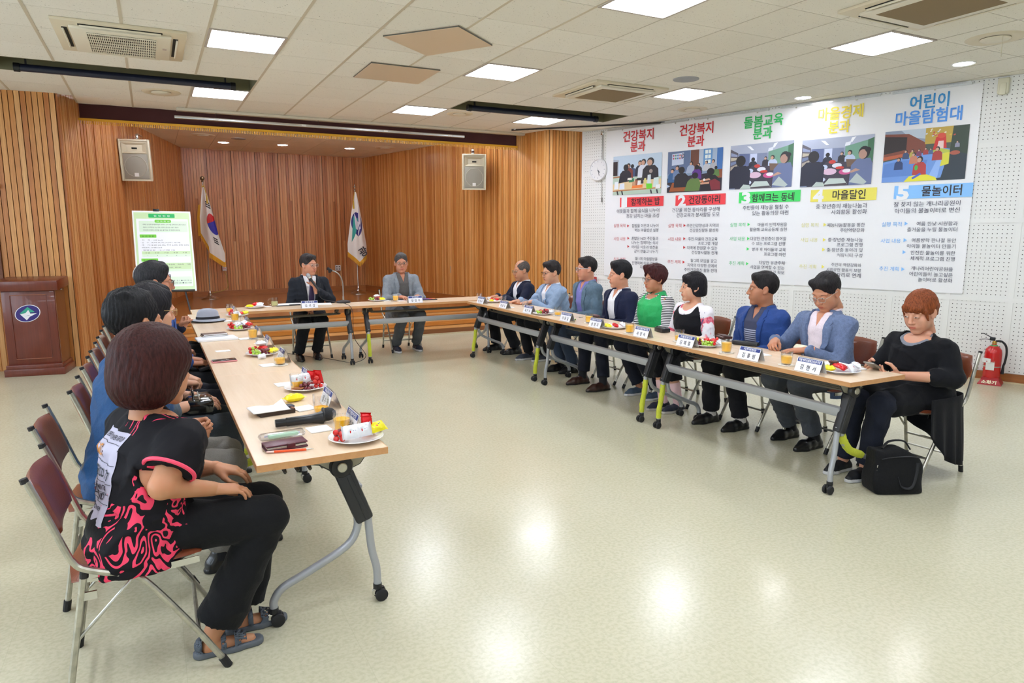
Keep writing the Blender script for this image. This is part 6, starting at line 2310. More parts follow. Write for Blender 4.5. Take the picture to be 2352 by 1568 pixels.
# ---- head
def build_head(fem=False):
    f = Field((-.115, -.135, -.16), (.115, .15, .155), .0034)
    f.ell((0, -.014, .030), (.075, .094, .092), .0)
    f.ell((0, .018, -.035), (.063 if not fem else .061, .072, .072), .03)
    f.ell((0, .030, -.075), (.045 if not fem else .040, .050, .040), .025)
    f.cap((-.042, .0, -.070), (-.016, .062, -.104), .020, .017, .02).cap((.042, .0, -.070), (.016, .062, -.104), .020, .017, .02)
    f.ell((0, .070, -.103), (.020, .018, .016), .016)
    for s in (-1, 1):
        f.ell((s * .042, .054, -.026), (.025, .024, .022), .02)
        f.ell((s * .036, .048, -.058), (.028, .030, .030), .025)
        f.cap((s * .012, .080, .022), (s * .046, .067, .020), .0085, .008, .016)
        f.ell((s * .031, .098, .001), (.017, .013, .0085), .012, 'sub')
        f.ell((s * .031, .079, .001), (.016, .012, .012), .005)
    f.cap((0, .086, .010), (0, .104, -.030), .008, .0115, .010)
    f.ell((0, .106, -.034), (.0115, .0105, .0095), .008)
    for s in (-1, 1):
        f.ell((s * .0125, .095, -.037), (.0085, .0105, .0075), .007)
    f.ell((0, .082, -.066), (.028, .014, .017), .016)
    f.ell((0, .0925, -.0640), (.019, .0060, .0040), .004).ell((0, .0920, -.0722), (.016, .0065, .0048), .004)
    f.cap((-.020, .0975, -.068), (.020, .0975, -.068), .0014, .0014, .002, 'sub')
    for s in (-1, 1):
        R = np.array(Matrix.Rotation(s * .35, 3, 'Z') @ Matrix.Rotation(.15, 3, 'X'))
        f.ell((s * .079, -.008, -.008), (.008, .019, .031), .008, 'add', R)
        f.ell((s * .086, -.003, -.006), (.006, .010, .018), .005, 'sub', R)
        f.ell((s * .077, .006, -.033), (.006, .008, .010), .006)
    f.cap((0, -.022, -.07), (0, -.034, -.155), .052 if not fem else .046, .054 if not fem else .046, .03)
    V, Q = f.mesh()
    ctr = V[Q].mean(1)
    mi = np.zeros(len(Q), np.int32)
    lips = (np.abs(ctr[:, 0]) < .0205) & (ctr[:, 1] > .0855) & (ctr[:, 2] < -.0595 - .10 * np.abs(ctr[:, 0])) & (ctr[:, 2] > -.0775 + .25 * np.abs(ctr[:, 0]))
    mi[lips] = 1
    i, k = int(round((.031 - f.lo[0]) / f.h)), int(round((.0 - f.lo[2]) / f.h))
    col = f.F[i, :, k]
    ys = f.ax[1][np.where(col < 0)[0].max()]
    brow = []
    for x, z in ((.013, .0175), (.028, .0225), (.040, .0215), (.050, .0165)):
        col = f.F[int(round((x - f.lo[0]) / f.h)), :, int(round((z - f.lo[2]) / f.h))]
        brow.append((x, float(f.ax[1][np.where(col < 0)[0].max()]) + .001, z))
    return V, Q, mi, float(ys), brow


HEADS = {False: build_head(False), True: build_head(True)}


def build_hand(curl, spread=.06, thumb=(.9, .2), res=.0038):
    """right hand, wrist at the origin, fingers along +Y, palm facing -Z, thumb towards -X"""
    f = Field((-.10, -.06, -.11), (.075, .215, .05), res)
    kn = [(-.029, .088, 0), (-.0095, .093, .002), (.011, .089, .001), (.029, .080, -.002)]
    f.cap((0, -.05, 0), (0, .005, 0), .026, .024, .0)
    for q, (x, y, z) in enumerate(kn):
        f.cap((x * .55, .012, 0), (x, y, z), .0165, .0118, .014)
    f.ell((0, .05, -.004), (.036, .042, .013), .012)
    f.ell((-.024, .035, -.012), (.017, .030, .014), .012)
    for q, (x, y, z) in enumerate(kn):
        L = (.072, .080, .074, .058)[q]
        a, p = 0.0, np.array((x, y, z))
        sx = (q - 1.5) * spread * .6
        r = (.0090, .0092, .0088, .0078)[q]
        for j, (fr, cu) in enumerate(zip((.46, .30, .24), curl)):
            a += math.radians(cu * (1 + .08 * q))
            d = np.array((math.sin(sx) * math.cos(a), math.cos(a) * math.cos(sx), -math.sin(a)))
            p2 = p + d * L * fr
            f.cap(p, p2, r - .0008 * j, r - .0008 * (j + 1), .0035 if j else .006)
            p = p2
    t0 = np.array((-.022, .022, -.008))
    t1 = t0 + np.array((-.026 * thumb[0], .030, -.012 - .02 * thumb[1]))
    t2 = t1 + np.array((-.012 * thumb[0] + .012 * thumb[1], .030, -.008 - .022 * thumb[1]))
    t3 = t2 + np.array((.004 + .016 * thumb[1], .024, -.004 - .006 * thumb[1]))
    f.cap(t0, t1, .0155, .0125, .012).cap(t1, t2, .0120, .0105, .004).cap(t2, t3, .0105, .0082, .004)
    return f.mesh()


HANDS = {'rest': build_hand((14, 24, 16)), 'flat': build_hand((6, 9, 6), .12), 'curl': build_hand((38, 48, 30), .03, (.5, .6)), 'grip': build_hand((58, 78, 45), .02, (.35, 1.1)), 'hold': build_hand((26, 34, 22), .05, (.9, .9))}

SKINS = {}


def skin(col):
    if col not in SKINS:
        m, t, b = new_mat('skin_' + col)
        N = NT(t)
        c = lin(col)
        red = (min(1, c[0] * 1.05), c[1] * .82, c[2] * .78, 1)
        n1 = N.noise(N.coord('Object'), 16, 3)
        N.link(N.mix(N.ramp(n1, [(.35, (0, 0, 0, 1)), (.75, (.6, .6, .6, 1))]), c, red), b.inputs['Base Color'])
        b.inputs['Roughness'].default_value = .48
        b.inputs['Subsurface Weight'].default_value = .08
        b.inputs['Subsurface Radius'].default_value = (.01, .004, .002)
        lip = M('lip_' + col, '%02x%02x%02x' % tuple(int(int(col[i:i + 2], 16) * k) for i, k in ((0, .92), (2, .68), (4, .68))), .4)
        SKINS[col] = (m, lip)
    return SKINS[col]


def hair_mat(col, gloss=.55):
    key = 'hair_' + col
    if key in MATS:
        return MATS[key]
    m, t, b = new_mat(key)
    N = NT(t)
    c = lin(col)
    s = N.noise(N.coord('Object', (1, 1, .18)), 160, 3, .6)
    hi = tuple(min(1, x * 1.5 + .002) for x in c[:3]) + (1,)
    lo = tuple(x * .6 for x in c[:3]) + (1,)
    N.link(N.ramp(s, [(.35, lo), (.65, hi)]), b.inputs['Base Color'])
    b.inputs['Roughness'].default_value = gloss
    b.inputs['Specular IOR Level'].default_value = .22
    bp = N.n('ShaderNodeBump', {'Height': s, 'Strength': .5, 'Distance': .004})
    N.link(bp.outputs[0], b.inputs['Normal'])
    MATS[key] = m
    return m


def build_hair(style, seed):
    r = np.random.default_rng(seed)
    f = Field((-.165, -.185, -.19), (.165, .165, .19), .0048)
    if style in ('short', 'spiky', 'thin', 'side', 'full'):
        up = {'short': .004, 'spiky': .012, 'thin': -.005, 'side': .008, 'full': .014}[style]
        f.ell((0, -.018, .032 + up * .5), (.0805 + up * .15, .1005 + up * .2, .094 + up * .8), 0)
        if style in ('side', 'full', 'short'):
            q = .006 if style == 'full' else 0
            f.cap((-.045, .050, .092 + q), (.050, .052, .094 + q), .020 + q, .022 + q, .035)
        hl = {'short': 0, 'spiky': -.004, 'thin': .020, 'side': .004, 'full': .000}[style]
        f.ell((0, .128, -.028 + hl), (.079, .090, .108), .012, 'sub')
        sl, X, Y, Z = f.grid((-.2, -.2, -.2), (.2, .2, .2), 0)
        base = -.064 + .60 * np.maximum(Y + .085, 0) - .035 * np.exp(-((Y - .030) / .012) ** 2)
        f.put(sl, (Z - base) * .8 + 0 * X, .010, 'sub')
        for s in (-1, 1):
            f.ell((s * .084, -.006, -.010), (.012, .024, .030), .006, 'sub')
    elif style in ('bob', 'bob_big', 'bob_short'):
        g = {'bob': 0, 'bob_big': .016, 'bob_short': -.004}[style]
        f.ell((0, -.018, .034), (.092 + g, .110 + g, .105 + g * .6), 0)
        low = {'bob': -.118, 'bob_big': -.128, 'bob_short': -.085}[style]
        f.ell((0, -.040, -.040), (.093 + g, .088 + g, .095 + g * .4), .03)
        f.ell((0, .125, -.062), (.068, .105, .116), .006, 'sub')
        sl, X, Y, Z = f.grid((-.2, -.2, -.2), (.2, .2, .2), 0)
        base = low + .35 * np.maximum(Y + .02, 0)
        f.put(sl, (Z - base) * .9 + 0 * X, .02, 'sub')
        if style != 'bob_big':
            f.cap((-.050, .060, .078), (.03, .066, .086), .016, .014, .035)
    elif style == 'curly':
        f.ell((0, -.014, .042), (.096, .112, .106), 0)
        f.cap((-.04, .060, .100), (.045, .062, .104), .032, .034, .03)
        f.ell((0, .125, -.034), (.078, .088, .110), .004, 'sub')
        sl, X, Y, Z = f.grid((-.2, -.2, -.2), (.2, .2, .2), 0)
        f.put(sl, (Z - (-.068 + .58 * np.maximum(Y + .075, 0))) * .8 + 0 * X, .006, 'sub')
    elif style == 'updo':
        f.ell((0, -.016, .034), (.086, .106, .102), 0)
        f.ell((0, .125, -.052), (.075, .094, .105), .004, 'sub')
        sl, X, Y, Z = f.grid((-.2, -.2, -.2), (.2, .2, .2), 0)
        f.put(sl, (Z - (-.055 + .50 * np.maximum(Y + .075, 0))) * .8 + 0 * X, .006, 'sub')
        f.ell((0, .066, .050), (.066, .030, .034), .012)
        for s in (-1, 1):
            f.cap((s * .068, .050, .03), (s * .074, .046, -.03), .011, .006, .008)
        f.cap((0, -.112, -.005), (0, -.140, -.02), .028, .026, .012).cap((0, -.140, -.02), (.01, -.158, -.085), .024, .010, .01)
    V, Q = f.mesh()
    n = V / np.linalg.norm(V, axis=1, keepdims=True)
    ph = np.arctan2(V[:, 0], V[:, 1] + .03)
    el = np.arctan2(V[:, 2] - .03, np.hypot(V[:, 0], V[:, 1]))
    st = np.sin(ph * 34 + 3 * np.sin(el * 5 + 1)) * .5 + np.sin(ph * 57 + el * 9) * .35 + np.sin(V[:, 0] * 210 + V[:, 2] * 60) * .4
    amp = {'spiky': .0035, 'curly': .003, 'bob_big': .0016}.get(style, .0018)
    V = V + n * (st * amp)[:, None]
    if style in ('spiky', 'curly'):
        for q in range(60 if style == 'spiky' else 46):
            c = np.array((r.normal(0, .06), r.normal(-.03, .06), .11)) if style == 'spiky' else V[r.integers(len(V))]
            dd = np.exp(-((V - c) ** 2).sum(1) / (.012 if style == 'spiky' else .015) ** 2)
            V = V + n * (dd * r.uniform(.002, .013))[:, None]
    return V, Q


def ik(s, w, l1, l2, pole):
    s, w, pole = (np.array(q, float) for q in (s, w, pole))
    d = w - s
    L = np.linalg.norm(d)
    if L > (l1 + l2) * .995:
        k = L / ((l1 + l2) * .995)
        l1, l2 = l1 * k, l2 * k
    u = d / L
    a = (l1 * l1 - l2 * l2 + L * L) / (2 * L)
    h = math.sqrt(max(0, l1 * l1 - a * a))
    p = pole - u * (pole @ u)
    p /= np.linalg.norm(p)
    return s + u * a + p * h


def xf(V, T):
    A = np.array(T)
    return V @ A[:3, :3].T + A[:3, 3]


def eye_mesh(skin_m):
    mb = MB()
    mb.ball((0, 0, 0), (.0135, .006, .0056), 14, 0)
    mb.ball((.0008, .0042, .0003), (.0056, .0025, .0052), 10, 1)
    mb.tube([(-.0140, .000, -.001), (-.008, .0040, .0042), (0, .0055, .0055), (.008, .0040, .0042), (.0140, .000, -.001)], [.0005, .0010, .0012, .0010, .0005], 5, 2)
    return mb.mesh('eye', [M('eye_white', 'D9D2CC', .3), M('iris_dark', '1F1410', .15), M('lash', '17120F', .6)], 180)


EYE_ME = None


def glasses(parent, T, ys, rim, style='full'):
    y = ys + .017
    g = bpy.data.objects.new('glasses', None)
    mb = MB()
    r = .0017 if style != 'thick' else .0026
    for s in (-1, 1):
        o = [Vector((s * .0335 + .0255 * math.cos(a) * (1 if abs(math.cos(a)) < .8 else 1), y - .006 * abs(math.cos(a)) * (math.cos(a) * s > 0), -.002 + .0175 * math.sin(a))) for a in np.linspace(0, 2 * PI, 24, endpoint=False)]
        o = [Vector((s * .0335 + (p.x - s * .0335) * (1 + .06 * abs(math.sin(2 * i / 24 * 2 * PI))), p.y, p.z * (1 + .08 * abs(math.sin(2 * i / 24 * 2 * PI))))) for i, p in enumerate(o)]
        if style == 'half':
            mb.tube(o[:13], r, 6, cap=True)
            mb.tube(o[12:] + o[:1], r * .5, 5)
        else:
            mb.tube(o, r, 6, closed=True)
        mb.tube([(s * .060, y - .006, .006), (s * .074, y - .03, .008), (s * .081, .0, .006), (s * .080, -.022, -.004)], r * (1.0 if style != 'pale' else 1.6), 6)
    mb.tube(arc((0, y, .000), .0085, .2, PI - .2, 6, (1, 0, 0), (0, .2, .6)), r, 6)
    me = mb.mesh('glasses', rim, 60)
    me.transform(T)
    o = link('glasses', me, parent)
    lb = MB()
    for s in (-1, 1):
        lb.add([(s * .0335 + .025 * math.cos(a), y - .003, -.002 + .017 * math.sin(a)) for a in np.linspace(0, 2 * PI, 20, endpoint=False)], [list(range(20))])
    me = lb.mesh('lens', clear_mat('lens', (.93, .95, .95), .03, .5), 0)
    me.transform(T)
    link('lens', me, o)
    return o


SHOE = {}


def shoe_mesh(kind):
    """toe towards +Y, heel at y = -.07, ankle above the origin"""
    if kind in SHOE:
        return SHOE[kind]
    f = Field((-.07, -.11, -.01), (.07, .24, .16), .0068)
    if kind == 'sandal':
        f.chain([(0, -.05, .012), (0, .08, .012), (.0, .165, .012)], [.036, .040, .036], .02)
        sl, X, Y, Z = f.grid((-.1, -.2, -.1), (.1, .3, .2), 0)
        f.put(sl, Z - .03 + 0 * X + 0 * Y, .004, 'keep') if False else None
        f.F = np.maximum(f.F, (np.abs(f.ax[2] - .014) - .013)[None, None, :])
        a = Field((-.07, -.11, -.01), (.07, .24, .16), .0068)
        a.chain([(0, -.04, .05), (0, .05, .05), (0, .15, .03)], [.040, .043, .036], .02)
        b = Field((-.07, -.11, -.01), (.07, .24, .16), .0068)
        b.chain([(0, -.04, .05), (0, .05, .05), (0, .16, .03)], [.034, .037, .031], .02)
        strap = np.maximum(a.F, -b.F)
        y = f.ax[1][None, :, None]
        keep = np.minimum(np.minimum(np.abs(y - .105) - .028, np.abs(y - .035) - .012), np.abs(y + .065) - .02)
        f.F = np.minimum(f.F, np.maximum(strap, keep))
    else:
        f.chain([(0, -.045, .035), (0, .03, .045), (0, .11, .034), (0, .165, .024)], [.036, .040, .043, .030 if kind != 'leather' else .027], .02)
        if kind == 'leather':
            f.cap((0, .15, .026), (0, .195, .020), .028, .017, .015)
        f.cap((0, -.035, .04), (0, -.01, .10), .038, .036, .02)
        f.ell((0, -.005, .115), (.030, .036, .03), .006, 'sub')
        f.F = np.maximum(f.F, (.0 - f.ax[2])[None, None, :])
        sol = Field((-.07, -.11, -.01), (.07, .24, .16), .0068)
        sol.chain([(0, -.05, .012), (0, .05, .012), (0, .11, .012), (0, .172 if kind != 'leather' else .19, .012)], [.039, .036, .046, .032 if kind != 'leather' else .022], .02)
        t = .011 if kind == 'leather' else .015
        sol.F = np.maximum(sol.F, (np.abs(sol.ax[2] - t) - t)[None, None, :])
        f.F = np.minimum(f.F, sol.F)
    V, Q = f.mesh()
    ctr = V[Q].mean(1)
    mi = (ctr[:, 2] < (.020 if kind == 'leather' else .027)).astype(np.int32)
    SHOE[kind] = (V, Q, mi)
    return SHOE[kind]


def person(label, pos, rz, hc=1.14, lean=.0, side=0.0, yaw=0.0, pitch=0.08, roll=0.0, fem=False, skin_c='C8977A', hs=1.08, arms=None, feet=None, knees=None, hair=('short', '1C191A'), glass=None, face=True,
           wear=None, girth=1.0, sho=('leather', '141416', '0E0E10'), sock='1A1A1E', neck_fwd=.02, seed=1, name='person', twist=0.0):
    sk, lip = skin(skin_c)
    S = hc - .192 * hs / 1.08
    sw = (.180 if not fem else .165) * (.5 + .5 * girth)
    g = girth
    tz = [0, .18, .42, .66, .87, 1.0, 1.07]
    wx = [.185, .182, .160, .172, .175, .150, .085] if not fem else [.185, .180, .150, .160, .160, .135, .075]
    wy = [.125, .128, .112, .120, .112, .080, .062]
    cyl = [-.02, -.025, -.015 + lean * .4, lean * .7, lean * .9, lean, lean]
    sec = [(.43 + t * (S - .43), side * t, c, a * g if i < 5 else a, b * g if i < 5 else b) for i, (t, a, b, c) in enumerate(zip(tz, wx, wy, cyl))]
    ct_, st_ = math.cos(twist), math.sin(twist)
    sh = {s: np.array((side + s * sw * ct_, lean + s * sw * st_, S - .040)) for s in (-1, 1)}
    hd = Vector((side, lean + neck_fwd, hc))
    H = Matrix.Translation(hd) @ Matrix.Rotation(yaw, 4, 'Z') @ Matrix.Rotation(-pitch, 4, 'X') @ Matrix.Rotation(roll, 4, 'Y') @ Matrix.Scale(hs, 4)
    arms = arms or {}
    A = {}
    for s in (-1, 1):
        a = arms.get(s, {})
        w = np.array(a.get('w', (s * .07, .26, .585)))
        e = np.array(a['e']) if 'e' in a else ik(sh[s], w, .285, .245, a.get('pole', (s * .55, -.6, -.6)))
        A[s] = (sh[s], e, w, a)
    feet = feet or {-1: (-.11, .40, 0.0), 1: (.11, .42, 0.0)}
    Lg = {}
    for s in (-1, 1):
        fx, fy, fyaw = feet[s]
        kn = np.array(knees[s]) if knees else np.array((s * .10 + (fx - s * .10) * .5, .42, .505))
        Lg[s] = (np.array((s * .088, .0, .525)), kn, np.array((fx, fy, .085)), fyaw)
    # ---------- body
    f = Field((-.62, -.32, -.0), (.62, .80, hc + .02), .0092)
    f.tw = (twist, S, lean)
    sl, X, Y, Z, d, cx, cy = f.loft_d(sec)
    f.put(sl, d, .0)
    f.ell((0, -.02, .52), (.175 * g, .135 * g, .09), .03)
    for s in (-1, 1):
        a, e, w, _ = A[s]
        f.cap((side, lean, S - .03), a, .062, .058, .03).cap(a, e, .052 * (.6 + .4 * g), .042, .02).cap(e, w, .041, .027, .012)
        h, k, an, fyaw = Lg[s]
        f.cap(h, k, .082 * (.7 + .3 * g), .058, .03).cap(k, an, .054, .036, .02)
        f.ell(k + (an - k) * .3 + np.array((0, -.018, 0)), (.044, .044, .10), .03)
        dv = np.array((math.sin(-fyaw), math.cos(fyaw), 0))
        f.cap(an + (0, -.02, -.05), an + dv * .13 + (0, 0, -.062), .030, .020, .02)
    nb = H @ Vector((0, -.03, -.13))
    f.cap((side, lean - .01, S - .01), nb, .060 if not fem else .052, .050 if not fem else .043, .03)
    V, Q = f.mesh()
    Vs, Qs, Ms = [V], [Q], [np.zeros(len(Q), np.int32)]
    hV, hQ, hM, ys, brow = HEADS[fem]

    def join(v, q, mi=None):
        k = sum(len(x) for x in Vs)
        Vs.append(v)
        Qs.append(q + k)
        Ms.append(np.zeros(len(q), np.int32) if mi is None else mi)
    join(xf(hV, H), hQ, hM)
    for s in (-1, 1):
        a, e, w, spec = A[s]
        dirv = Vector(spec.get('d', tuple((w - e) / np.linalg.norm(w - e)))).normalized()
        pn = Vector(spec.get('p', (0, 0, -1)))
        zz = -(pn - dirv * pn.dot(dirv)).normalized()
        xx = dirv.cross(zz)
        T = Matrix.Identity(4)
        for i in range(3):
            T[i][0], T[i][1], T[i][2], T[i][3] = xx[i], dirv[i], zz[i], w[i]
        hv, hq = HANDS[spec.get('pose', 'rest')]
        hv = hv.copy()
        if s < 0:
            hv[:, 0] *= -1
            hq = hq[:, ::-1]
        k = .98 if not fem else .92
        join(xf(hv * k, T), hq)
        A[s] = (a, e, w, spec, T)
    body = np_object(name, np.concatenate(Vs), np.concatenate(Qs), [sk, lip], np.concatenate(Ms))
    body.location = (pos[0], pos[1], 0)
    body.rotation_euler = (0, 0, rz)
    tag(body, label, 'person', None)
    # ---------- face and hair
    if hair:
        v, q = build_hair(hair[0], seed)
        np_object('hair', xf(v, H), q, [hair_mat(hair[1])], None, body)
    if face:
        global EYE_ME
        if EYE_ME is None:
            EYE_ME = eye_mesh(sk)
        for s in (-1, 1):
            o = link('eye', EYE_ME, body)
            M4 = H @ Matrix.Translation((s * .031, ys - .0025, .0)) @ Matrix.Rotation(-s * .22, 4, 'Z') @ Matrix.Rotation(-s * .07, 4, 'Y') @ Matrix.Scale(.62 if pitch > .35 else 1.0, 4, (0, 0, 1))
            o.matrix_local = M4
            mb = MB().tube([(s * x, y, z) for x, y, z in brow], [.0014, .0028, .0026, .001], 6, flat=.8)
            me = mb.mesh('eyebrow', hair_mat(hair[1] if hair[1] not in ('A9A49E',) else '4A4644'), 60)
            me.transform(H)
            link('eyebrow', me, body)
    if glass:
        glasses(body, H, ys, M('rim_' + glass[0], glass[0], .3, .6 if glass[1] != 'thick' else 0), glass[1])
    # ---------- clothes
    ctx = dict(sec=sec, S=S, A=A, Lg=Lg, side=side, lean=lean, g=g, body=body, seed=seed, H=H, fem=fem, tw=(twist, S, lean))
    for w in wear or []:
        WEAR[w[0]](ctx, *w[1:])
    # ---------- shoes and socks
    if sho:
        v, q, mi = shoe_mesh(sho[0])
        for s in (-1, 1):
            _, k, an, fyaw = Lg[s]
            T = Matrix.Translation((an[0], an[1], 0)) @ Matrix.Rotation(fyaw, 4, 'Z') @ Matrix.Scale(.97 if not fem else .88, 4)
            vv = v * np.array((s, 1, 1))
            np_object('shoe', xf(vv, T), q if s > 0 else q[:, ::-1], [M('shoe_' + sho[1], sho[1], .28 if sho[0] == 'leather' else .6, coat=.2 if sho[0] == 'leather' else 0), M('sole_' + sho[2], sho[2], .6)], mi, body)
            if sock:
                MB().tube([tuple(an + (k - an) * .42), tuple(an + (k - an) * .0), (an[0], an[1] - .005, .06)], [.047, .041, .042], 14).build('sock', M('sock_' + sock, sock, .9), body, 60)
    return body, ctx


# ---- garments
def prof(pairs):
    P = np.array(sorted(pairs), np.float32)
    return lambda z: np.interp(z, P[:, 0], P[:, 1]).astype(np.float32)


def sleeves(f, c, infl, mode, k=.02):
    """mode: 'long', 'short', 'elbow' or None"""
    for s in (-1, 1):
        a, e, w, spec, T = c['A'][s]
        g = .6 + .4 * c['g']
        f.cap((c['side'], c['lean'], c['S'] - .030), a, .056 + infl, .054 + infl, .03)
        if mode == 'long':
            wr = e + (w - e) * .93
            f.cap(a, e, .049 * g + infl, .041 + infl, k).cap(e, wr, .041 + infl, .031 + infl, k).ell(e, [.049 + infl] * 3, .02)
        elif mode == 'elbow':
            q = e + (w - e) * .30
            f.cap(a, e, .051 * g + infl, .046 + infl, k).cap(e, q, .046 + infl, .047 + infl, k).ell(e, [.050 + infl] * 3, .02)
        elif mode == 'short':
            q = a + (e - a) * .66
            f.cap(a, q, .058 * g + infl, .062 * g + infl, k)
            sl_ = f.grid(np.minimum(q, e), np.maximum(q, e), .1)
            sl, X, Y, Z = sl_
            u = (e - a) / np.linalg.norm(e - a)
            d = ((X - q[0]) * u[0] + (Y - q[1]) * u[1] + (Z - q[2]) * u[2])
            near = np.sqrt((X - q[0]) ** 2 + (Y - q[1]) ** 2 + (Z - q[2]) ** 2) - .105
            f.put(sl, np.maximum(-d, near), 0, 'sub')


def neck_ring(f, c, R, z0, z1, th, vgap, infl=0):
    """stand-up collar round the neck with an opening at the front"""
    nb = c['H'] @ Vector((0, -.03, -.13))
    g = f.grid((c['side'] - .14, c['lean'] - .14, z0), (c['side'] + .14, c['lean'] + .14, z1), .02)
    sl, X, Y, Z = g
    t = np.clip((Z - c['S']) / max(.02, nb.z - c['S']), 0, 1.2)
    x0, y0 = c['side'] + (nb.x - c['side']) * t, c['lean'] - .01 + (nb.y - c['lean'] + .01) * t
    r = np.sqrt((X - x0) ** 2 + ((Y - y0) * .95) ** 2)
    slope = R + (z1 - Z) * .35
    front = np.maximum(Y - y0, 0)
    top = z1 - .22 * front - .004
    d = np.maximum(np.abs(r - slope) - th, np.maximum(z0 - Z, Z - top))
    gap = np.maximum(np.abs(X - x0) - vgap * (Z - z0 + .01) - .002, y0 - Y)
    d = np.maximum(d, -gap)
    f.put(sl, d, .004)


def grid_for(c, h=.0080):
    f = Field((-.64, -.34, .30), (.64, .70, c['S'] + .14), h)
    f.tw = c['tw']
    return f


def finish(c, f, name, mats, amp, label=None, mi=None, sd=0, anis=(1, 1, 1), fx=1.0):
    V, Q = f.mesh()
    m = mi(V, Q) if mi else None
    V = folds(V, amp, c['seed'] * 13 + sd, fx, anis)
    o = np_object(name, V, Q, mats if isinstance(mats, list) else [mats], m, c['body'])
    if label:
        o['label'] = label
    return o


def w_jacket(c, mat, opening='closed', lapel=.055, mode='long', name='jacket', infl=.020, skirt=True, amp=.0042):
    S = c['S']
    f = grid_for(c)
    sec = list(c['sec'])
    if skirt:
        z, x, y, a, b = sec[0]
        sec = [(z - .03, x, y - .0, a * 1.06, b * 1.02)] + sec
    sl, X, Y, Z, d, cx, cy = f.loft_d(sec, infl)
    f.put(sl, d, 0)
    if skirt:
        for s in (-1, 1):
            h, k, an, _ = c['Lg'][s]
            f.cap(h + np.array((s * .012, -.01, .01)), h + (k - h) * .36 + np.array((s * .012, 0, .006)), .096 * (.7 + .3 * c['g']), .088, .03)
    sleeves(f, c, infl - .004, mode)
    zV = .60
    if opening == 'closed':
        pr = [(.30, .012), (zV - .06, .004), (zV, .004), (S - .05, .060), (S + .03, .078), (S + .2, .09)]
    elif opening == 'open':
        pr = [(.30, .12), (.45, .10), (.60, .066), (S - .05, .068), (S + .03, .080), (S + .2, .09)]
    elif opening == 'half':
        pr = [(.30, .09), (.45, .06), (.62, .028), (S - .05, .062), (S + .03, .078), (S + .2, .09)]
    else:
        pr = [(.30, -.01), (S - .04, -.01), (S - .02, .03), (S + .03, .07), (S + .2, .09)]
    wv = prof(pr)
    Zr = Z.ravel()
    W = wv(Zr)[None, None, :]
    g = f.grid((-.45, -.3, .33), (.45, .4, S + .12), .0)
    sl2, X2, Y2, Z2 = g
    z2 = Z2.ravel()
    W2 = wv(z2)[None, None, :]
    Sx = np.array(c['sec'], np.float32)
    cy2 = np.interp(z2, Sx[:, 0], Sx[:, 2]).astype(np.float32)[None, None, :]
    cx2 = np.interp(z2, Sx[:, 0], Sx[:, 1]).astype(np.float32)[None, None, :]
    neck_ring(f, c, .072, S - .01, S + .052, .0070, .75)
    carve = np.maximum(np.abs(X2 - cx2) - W2, np.maximum(cy2 + .015 - Y2, -10 * np.ones_like(Z2)))
    f.put(sl2, carve, .0, 'sub')
    o = finish(c, f, name, mat, amp, sd=1)
    if lapel and opening != 'none':
        bv = BVHTree.FromPolygons([v.co.copy() for v in o.data.vertices], [list(p.vertices) for p in o.data.polygons])
        z0, z1 = (zV if opening != 'open' else .56), S + .028
        lw = prof([(z0, .004), (S - .10, lapel), (S - .045, lapel * 1.12), (S - .043, lapel * .72), (S - .02, lapel * .95), (z1, lapel * .55)])
        for s in (-1, 1):
            G = []
            for z in list(np.linspace(z0, S - .045, 12)) + [S - .043, S - .02, z1]:
                w0, l_, row = float(wv(np.array([z]))[0]) + .002, float(lw(np.array([z]))[0]), []
                for q in np.linspace(0, 1, 6):
                    x = c['side'] + s * (w0 + l_ * q)
                    h = bv.ray_cast(Vector((x, .6, z)), Vector((0, -1, 0)), 1.0)[0]
                    ye = float(np.interp(z, Sx[:, 0], Sx[:, 2] + Sx[:, 4])) + infl + .02
                    y = min(h.y, ye) if h is not None and h.y > c['lean'] - .06 else (row[-1][1] - .006 if row else c['lean'] + .1)
                    row.append((x, y + .0065 - .0025 * q, z))
                G.append(row)
            lp = MB().sheet(G, len(G), 6).build('lapel', mat, c['body'], 50)
            md = lp.modifiers.new('solid', 'SOLIDIFY')
            md.thickness, md.offset = .0045, 0
    return o


def collar_leaf(c, mat, half=24, drop=.030, r0=.0615):
    """folded shirt collar: a band round the neck with two points in front"""
    nb = c['H'] @ Vector((0, -.03, -.13))
    S, n = c['S'], 40
    G = []
    for i in range(n + 1):
        a = math.radians(half + (360 - 2 * half) * i / n)
        fr = max(0, math.cos(a)) ** 1.5
        d = Vector((math.sin(a), math.cos(a), 0))
        row = []
        for r, z in ((r0 + .004, S + .010), (r0, S + .066 - .030 * fr), (r0 + .004, S + .069 - .030 * fr), (r0 + .013, S + .052 - .036 * fr), (r0 + .022 + .012 * fr, S + .066 - .034 - drop * fr - .030 * fr)):
            t = max(0, min(1, (z - S) / max(.02, nb.z - S)))
            row.append((c['side'] + (nb.x - c['side']) * t + d.x * r, c['lean'] - .008 + (nb.y - c['lean'] + .008) * t + d.y * r * 1.04, z))
        G.append(row)
    o = MB().sheet(G, n + 1, 5).build('collar', mat, c['body'], 60)
    md = o.modifiers.new('solid', 'SOLIDIFY')
    md.thickness = .003
    return o


